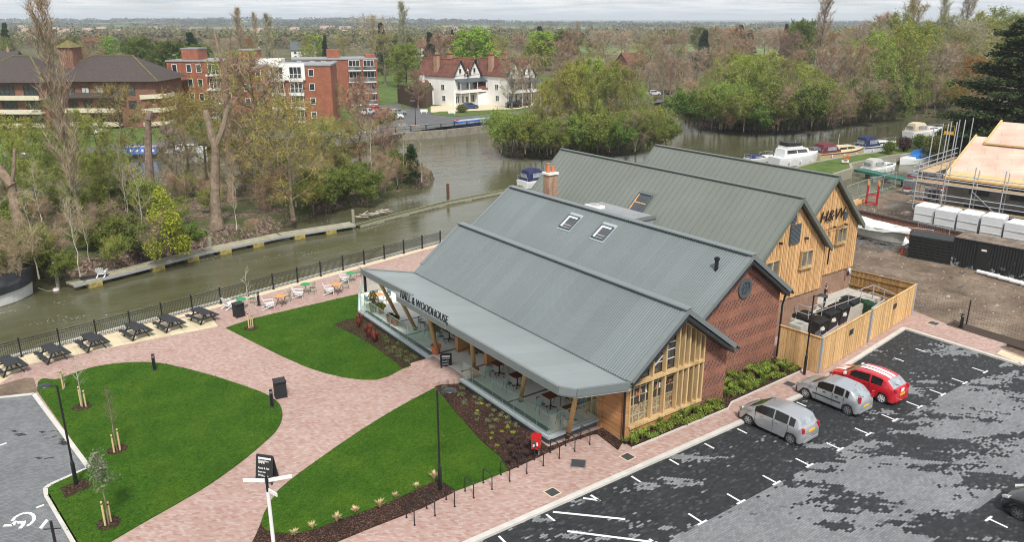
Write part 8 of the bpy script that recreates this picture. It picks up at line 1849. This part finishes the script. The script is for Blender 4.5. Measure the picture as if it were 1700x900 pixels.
# far railings along the quay
ql = GP([(560,230.5),(650,220.5),(740,214.5),(850,202.5),(920,193.5),(1010,185.5),(1060,181)])
t = thing('quay_railing', (*ql[0],0), 0, 'dark post and rail fence along the far quay', 'railing'); pq = along(ql, 3.0)
for i,p in enumerate(pq):
    q = NB((*ql[0],0)); q.box(p.x-.07,p.x+.07,p.y-.07,p.y+.07,-.05,1.1); q.build('post','black_paint',t)
q = NB((*ql[0],0))
for a,b in zip(ql[:-1],ql[1:]): 
    for z in (.5,1.0): q.tube([(*a,z),(*b,z)],.035,4)
q.build('rail','black_paint',t)
for px,py,top,l in ((690,207,167,'far street lamp beside the road to the white house'),(1146,170,130,'far lamp post near the wooded bank')):
    h_ = hgt(px,py,top); g = G(px,py); t = thing('street_lamp', (g.x,g.y,0), RZ, l, 'street lamp'); MB().tube([(0,0,0),(0,0,h_)],[.09,.06],7).build('pole','dark_metal',t); MB().cbox((-.4,0,h_),.9,.25,.12).build('lamp_head','grey_steel',t)
for px,py,l,c_ in ((704,188,'small white name board on the lawn before the white house',0),(750,190,'long white name board on the grass by the far road',1)):
    g = G(px,py); t = thing('name_board', (g.x,g.y,0), RZ, l, 'sign'); MB().box(-.8,.8,-.05,.05,.3,.9).build('board','white_paint',t); MB().box(-.6,-.5,-.04,.04,0,.3).box(.5,.6,-.04,.04,0,.3).build('leg','white_paint',t)
# cars over the river
pal = ['paint_white','paint_black','paint_grey','paint_blue','paint_red','paint_silver']
base = {}
FC = [((612,190),'paint_white',1.2,'white car in the far car park, nearest the red flats entrance'),((622,186),'paint_red',1.1,'red car behind the white one in the far car park'),((640,190),'paint_grey',1.3,'dark grey car in the middle of the far car park'),((628,196),'paint_blue',1.2,'dark blue car at the front of the far car park'),((660,191),'paint_silver',.6,'silver car at the right of the far car park'),((637,197),'paint_red',1.2,'second red car at the front of the far car park'),
 ((780,180),'paint_blue',.3,'dark car parked at the veranda of the white house'),((868,175),'paint_black',.4,'black car in front of the second white house'),((852,178),'paint_black',.4,'dark car left of the second white house porch'),((905,172),'paint_grey',.6,'dark grey car near the bare tree right of the white houses'),((285,220),'paint_grey',.2,'dark car glimpsed beside the brown flats'),((1085,158),'paint_white',.3,'white car parked behind the far quay'),((1108,157),'paint_black',.3,'black car parked behind the far quay'),((1140,156),'paint_white',.3,'white van-like car near the wooded bank'),((158,222),'paint_white',.3,'white car glimpsed at the foot of the brown flats')]
for (px,py),pc,a,l in FC:
    g = G(px,py)
    if pc not in base: base[pc] = car((g.x,g.y,0), RZ+a, l, pc, dict(HAT5 if pc != 'paint_grey' else MPV, strip=False, rg='car_glass'), 'cars across the river')
    else: dup(base[pc],(g.x,g.y,0),RZ+a,l)

# brick flats: local frame x to the viewer's right, y away; W measured in pixels
def flats(name, px0, px1, pyb, ptop, storeys, label, brick, rot=0., depth=11., roofm='flat_roof_grey', blocks=(), z=0.):
    a = G(px0,pyb); b = G(px1,pyb); Wd = (b-a).length; h = hgt((px0+px1)/2,pyb,ptop); t = thing(name, tuple(a), RZ+rot, label, 'flats', 'brick blocks of flats'); MB().box(0,Wd,0,depth,0,h).build('wall',brick,t); MB().box(-.15,Wd+.15,-.15,depth+.15,h,h+.3).build('roof',roofm,t); return t, Wd, h
# red flats right block
t, Wd, h = flats('red_brick_flats', 492, 628, 177, 100, 4, 'four-storey red brick flats with white balconies, beside the far car park', 'flats_brick', .25)
sh = h/4
for i in range(4):
    z = i*sh+.5
    for x_ in (1.,4.,6.6,9.0): addwin(t,x_,x_+.9,z+.5,z+1.9,0,1)
    for x_ in (Wd-6.6,Wd-3.2):
        addwin(t,x_,x_+2.4,z,z+2.0,-.3,3,'window_glass'); q = MB().box(x_-.25,x_+2.75,-1.5,-.003,z-.4,z-.15).build('balcony_floor','white_paint',t); q = MB(); q.box(x_-.25,x_+2.75,-1.5,-1.45,z-.15,z+.7); q.build('balcony_glass','curtain_glass',t); MB().beam((x_-.25,-1.5,z+.75),(x_+2.75,-1.5,z+.75),.06).build('balcony_rail','white_paint',t)
MB().box(Wd-2.4,Wd-.0,3.,7.,h+.3,h+1.).box(8.,11.,4,8,h+.3,h+2.2).build('roof_house','flats_brick',t); 
t, Wd, h = flats('red_brick_flats', 395, 552, 205, 110, 4, 'red brick flats with stacked white framed bay windows, centre left behind the island', 'flats_brick', .1)
sh = h/4
for i in range(4):
    z = i*sh+.5
    for x_ in (7.4,11.0):
        addwin(t,x_,x_+2.2,z,z+2.1,-.5,3); MB().box(x_-.3,x_+2.5,-.5,-.01,z-.45,z-.05).build('bay_base','white_paint',t); MB().box(x_-.25,x_+2.45,-.48,-.01,z+2.1,z+2.5).build('bay_head','white_paint',t)
        q = MB(); q.beam((x_-.3,-1.2,z+.8),(x_+2.6,-1.2,z+.8),.06); q.beam((x_-.3,-1.2,z-.2),(x_+2.6,-1.2,z-.2),.25,.25); [q.beam((x_-.3+k*.4,-1.2,z-.2),(x_-.3+k*.4,-1.2,z+.8),.03) for k in range(8)]; q.build('balcony_railing','white_paint',t)
    for x_ in (2.,4.4,14.6): addwin(t,x_,x_+.9,z+.4,z+1.6,0,1)
MB().box(7.0,13.9,-.46,-.02,3*sh+.1,h+.55).build('penthouse','white_paint',t); MB().box(4,9,2.5,7,h+.3,h+1.2).box(6.5,9.,.3,2.4,h+.3,h+.9).build('roof_house','white_paint',t)
t, Wd, h = flats('red_brick_flats', 288, 400, 196, 102, 4, 'red brick flats with stair towers, partly behind the forked trunk on the left', 'flats_brick', -.1)
sh = h/4
for i in range(4):
    z = i*sh+.5
    for x_ in (1.2,4.3,6.4,12.3,15.): addwin(t,x_,x_+.9,z+.3,z+1.8,0,1)
    addwin(t,9.0,11.2,z,z+1.9,-.2,3); MB().box(8.7,11.5,-1.2,-.01,z-.4,z-.05).build('balcony_floor','white_paint',t)
MB().box(2.4,6.,2.,6.,h+.3,h+2.4).build('stair_tower','flats_brick',t); MB().box(15,18.,2.,6.,h+.3,h+2.2).build('stair_tower','flats_brick',t)
for x0,x1,hz in ((2.3,6.1,h+2.4),(14.9,18.1,h+2.2)): MB().box(x0,x1,1.9,6.1,hz,hz+.25).build('roof','flat_roof_grey',t)
MB().lathe([(0,.0),(.3,.05),(.45,.15)],(1.2,1.2,h+1.2),12).build('satellite_dish','white_paint',t)
# brown flats with hipped roofs and cream balconies
a = G(-40,214); t = thing('brown_brick_flats', tuple(a), RZ, 'large brown brick flats with dark hipped tile roofs and cream balconies at the left', 'flats', 'brick blocks of flats'); b = G(262,214); Wd = (b-a).length; he = hgt(120,214,136); hr_ = hgt(120,214,95)
MB().box(0,Wd*.42,0,14,0,he).build('wall','brown_brick',t); MB().box(Wd*.42,Wd*.985,2.5,15,0,he).build('wall','brown_brick',t)
def hip(x0,x1,y0,y1,z0,z1,inset,mat='dark_tile'): 
    q = MB(); ym = (y0+y1)/2; q.add([(x0,y0,z0),(x1,y0,z0),(x1,y1,z0),(x0,y1,z0),(x0+inset,ym,z1),(x1-inset,ym,z1)],[(0,3,2,1),(0,1,5,4),(1,2,5),(2,3,4,5),(3,0,4)]); r = q.build('roof',mat,t); q = MB(); q.beam((x0+inset,ym,z1+.05),(x1-inset,ym,z1+.05),.35,.2)
    for c_,e_ in (((x0,y0),x0+inset),((x1,y0),x1-inset)): q.beam((*c_,z0+.06),(e_,ym,z1+.06),.25,.15)
    q.build('ridge_tiles','moss_tile',r)
hip(-1,Wd*.44,-1.2,15,he,hr_,6.5); hip(Wd*.36,Wd+.6,1.3,16,he,hr_,7.5)
MB().box(Wd*.44,Wd*.52,5.,8.5,he+2,hr_+1.6).build('stair_tower','brown_brick',t); q = MB(); q.add([(Wd*.43,4.6,hr_+1.6),(Wd*.53,4.6,hr_+1.6),(Wd*.53,8.9,hr_+1.6),(Wd*.43,8.9,hr_+1.6),(Wd*.48,6.7,hr_+3.)],[(0,3,2,1),(0,1,4),(1,2,4),(2,3,4),(3,0,4)]); q.build('tower_roof','moss_tile',t)
sh = he/3.4
for i in range(3):
    z = he-2.7-i*sh*1.0
    if z < .2: break
    MB().box(1.,Wd*.40,-1.3,-.01,z-.5,z-.3).build('balcony_floor','cream_trim',t); MB().box(1.,Wd*.40,-1.35,-1.25,z-.5,z+.35).build('balcony_front','cream_trim',t)
    for x_ in (2.,6.,10.5): addwin(t,x_,x_+2.6,z,z+2.0,0,3,'window_glass','dark_metal')
    if i > 0: MB().box(Wd*.48,Wd*.78,.9,2.49,z-.5,z-.3).build('balcony_floor','cream_trim',t); MB().box(Wd*.48,Wd*.78,.85,.95,z-.5,z+.35).build('balcony_front','cream_trim',t)
    for x_ in (Wd*.5,Wd*.58,Wd*.66,Wd*.74,Wd*.83): addwin(t,x_,x_+1.3,z+.2,z+1.5,2.5,2,'window_blind' if (x_ > Wd*.57 and x_ < Wd*.68 and i == 0) else 'window_glass','dark_metal')
    q = MB(); q.beam((Wd*.92,.4,z-.1),(Wd*1.03,3.2,z-.1),.12,.8); q.beam((Wd*1.03,3.2,z-.1),(Wd*1.03,7,z-.1),.12,.8); q.build('balcony_front','cream_trim',t); MB().box(Wd*.9,Wd*1.02,2.0,7,z-.5,z-.35).build('balcony_floor','cream_trim',t)
MB().yz([(1.0,he-2.9),(2.49,he-2.1),(2.49,he-2.25),(1.0,he-3.05)],Wd*.42,Wd*.82).build('lean_to_roof','dark_tile',t)
# houses glimpsed through the wood
def cottage(px,py,wm,label,roofm='red_tile',wallm='white_render',rot=.3,grp='houses glimpsed in the wood'):
    g = G(px,py); t = thing('house', (g.x,g.y,0), RZ+rot, label, 'house', grp); MB().box(-wm/2,wm/2,0,8,0,5).build('wall',wallm,t); MB().yz([(-.5,4.8),(4,8.6),(8.5,4.8),(8.5,5.05),(4,8.9),(-.5,5.05)],-wm/2-.3,wm/2+.3).build('roof',roofm,t)
    MB().yz([(0,5),(8,5),(4,8.6)],-wm/2,wm/2).build('gable',wallm,t)
    c_ = MB().box(wm*.25,wm*.25+.8,3.6,4.4,7.5,10.).build('chimney','chimney_brick',t); MB().cyl(wm*.25+.4,4,10,10.5,.15,.15,6).build('chimney_pot','clay_pot_orange',c_)
    for k in range(3): addwin(t,-wm*.38+k*wm*.28,-wm*.38+k*wm*.28+1.1,3.2,4.4,0,1)
    for k in range(3): addwin(t,-wm*.38+k*wm*.28,-wm*.38+k*wm*.28+1.1,.9,2.2,0,1)
    return t
cottage(1060,132,9,'red roofed house glimpsed in the wood above the middle island','red_tile','brown_brick',.5); cottage(1120,128,9,'brown roofed house right of the red roofed one in the wood','dark_tile','brown_brick',-.4); cottage(1565,95,22,'long pale house behind the poplars on the right','flat_roof_grey','white_render',.1)
cottage(505,100,12,'grey roofed house behind the red brick flats','slate_grey','white_render',.2); cottage(700,93,12,'red roofed house beside the tall single poplar','red_tile','cream_trim',.6); cottage(-10,128,16,'grey roofed house cut by the left edge behind the brown flats','dark_tile','brown_brick',0)
simple('distant_roof', (.34,.25,.20), .9, 0, .2, .1)
dh = None; rng = random.Random(41)
for i in range(30):
    px = rng.choice([rng.uniform(-20,360),rng.uniform(0,130),rng.uniform(500,760),rng.uniform(380,520)]); y_ = rng.uniform(50,62); g = G(px,y_)
    l = 'tiny distant house with pale walls and red roof in the valley'
    if dh is None:
        dh = thing('distant_house', (g.x,g.y,0), RZ, l, 'house', 'distant houses in the valley'); MB().box(-9,9,0,9,0,6).build('wall','cream_trim',dh); MB().yz([(-.5,6),(4.5,11),(9.5,6)],-9.5,9.5).build('roof','distant_roof',dh)
    else: dup(dh,(g.x,g.y,0),RZ+rng.uniform(-.8,.8),l,scale=rng.uniform(.5,.95))
# ================= THE AIR =================
hz = MB().box(-6500,9400,-400,12200,-4.6,62).build('haze','white_paint'); tag(hz, 'thin pale air haze over the whole valley', 'haze', kind='stuff')
m_ = bpy.data.materials.new('haze_air'); m_.use_nodes = True; q = m_.node_tree; q.nodes.clear(); o_ = q.nodes.new('ShaderNodeOutputMaterial'); v_ = q.nodes.new('ShaderNodeVolumePrincipled'); v_.inputs['Color'].default_value = (.84,.91,1,1); v_.inputs['Density'].default_value = .00018; v_.inputs['Anisotropy'].default_value = 0.
q.links.new(v_.outputs[0], o_.inputs['Volume']); hz.data.materials.clear(); hz.data.materials.append(m_)

# ---- split meshes that hold several separate pieces of one part into a part each ----
SPLIT = ('racing_stripe','roof_house','wall_light','parapet','shelf_ornament','soffit','wall_opening','white_label','label_strip','balcony_floor','timber_end','beam','wiper','gutter','side_window','lean_to_roof','bargeboard','board','cabin_window','vinyl_window','float','white_sleeve','sticker','post_shoe','bed_plant_','ridge_tiles','frame_')
cache = {}
for o in list(COL.objects):
    if o.type != 'MESH' or o.name.split('.')[0] not in SPLIT: continue
    me = o.data
    if me.name not in cache:
        n = len(me.vertices); par = list(range(n))
        def find(a):
            while par[a] != a: par[a] = par[par[a]]; a = par[a]
            return a
        for e in me.edges:
            a, b = find(e.vertices[0]), find(e.vertices[1])
            if a != b: par[a] = b
        grp = {}
        for p in me.polygons: grp.setdefault(find(p.vertices[0]), []).append(p)
        res = []
        if 1 < len(grp) <= 40:
            for g_ in grp.values():
                vs_ = sorted({v for p in g_ for v in p.vertices}); ix = {v: i for i, v in enumerate(vs_)}; m2 = bpy.data.meshes.new(me.name); m2.from_pydata([me.vertices[v].co[:] for v in vs_], [], [[ix[v] for v in p.vertices] for p in g_])
                for q in me.materials: m2.materials.append(q)
                m2.polygons.foreach_set('material_index', [p.material_index for p in g_]); m2.polygons.foreach_set('use_smooth', [p.use_smooth for p in g_]); m2.update(); res.append(m2)
        cache[me.name] = res
    res = cache[me.name]
    if res:
        for m2 in res[1:]: c = o.copy(); c.data = m2; COL.objects.link(c)
        o.data = res[0]
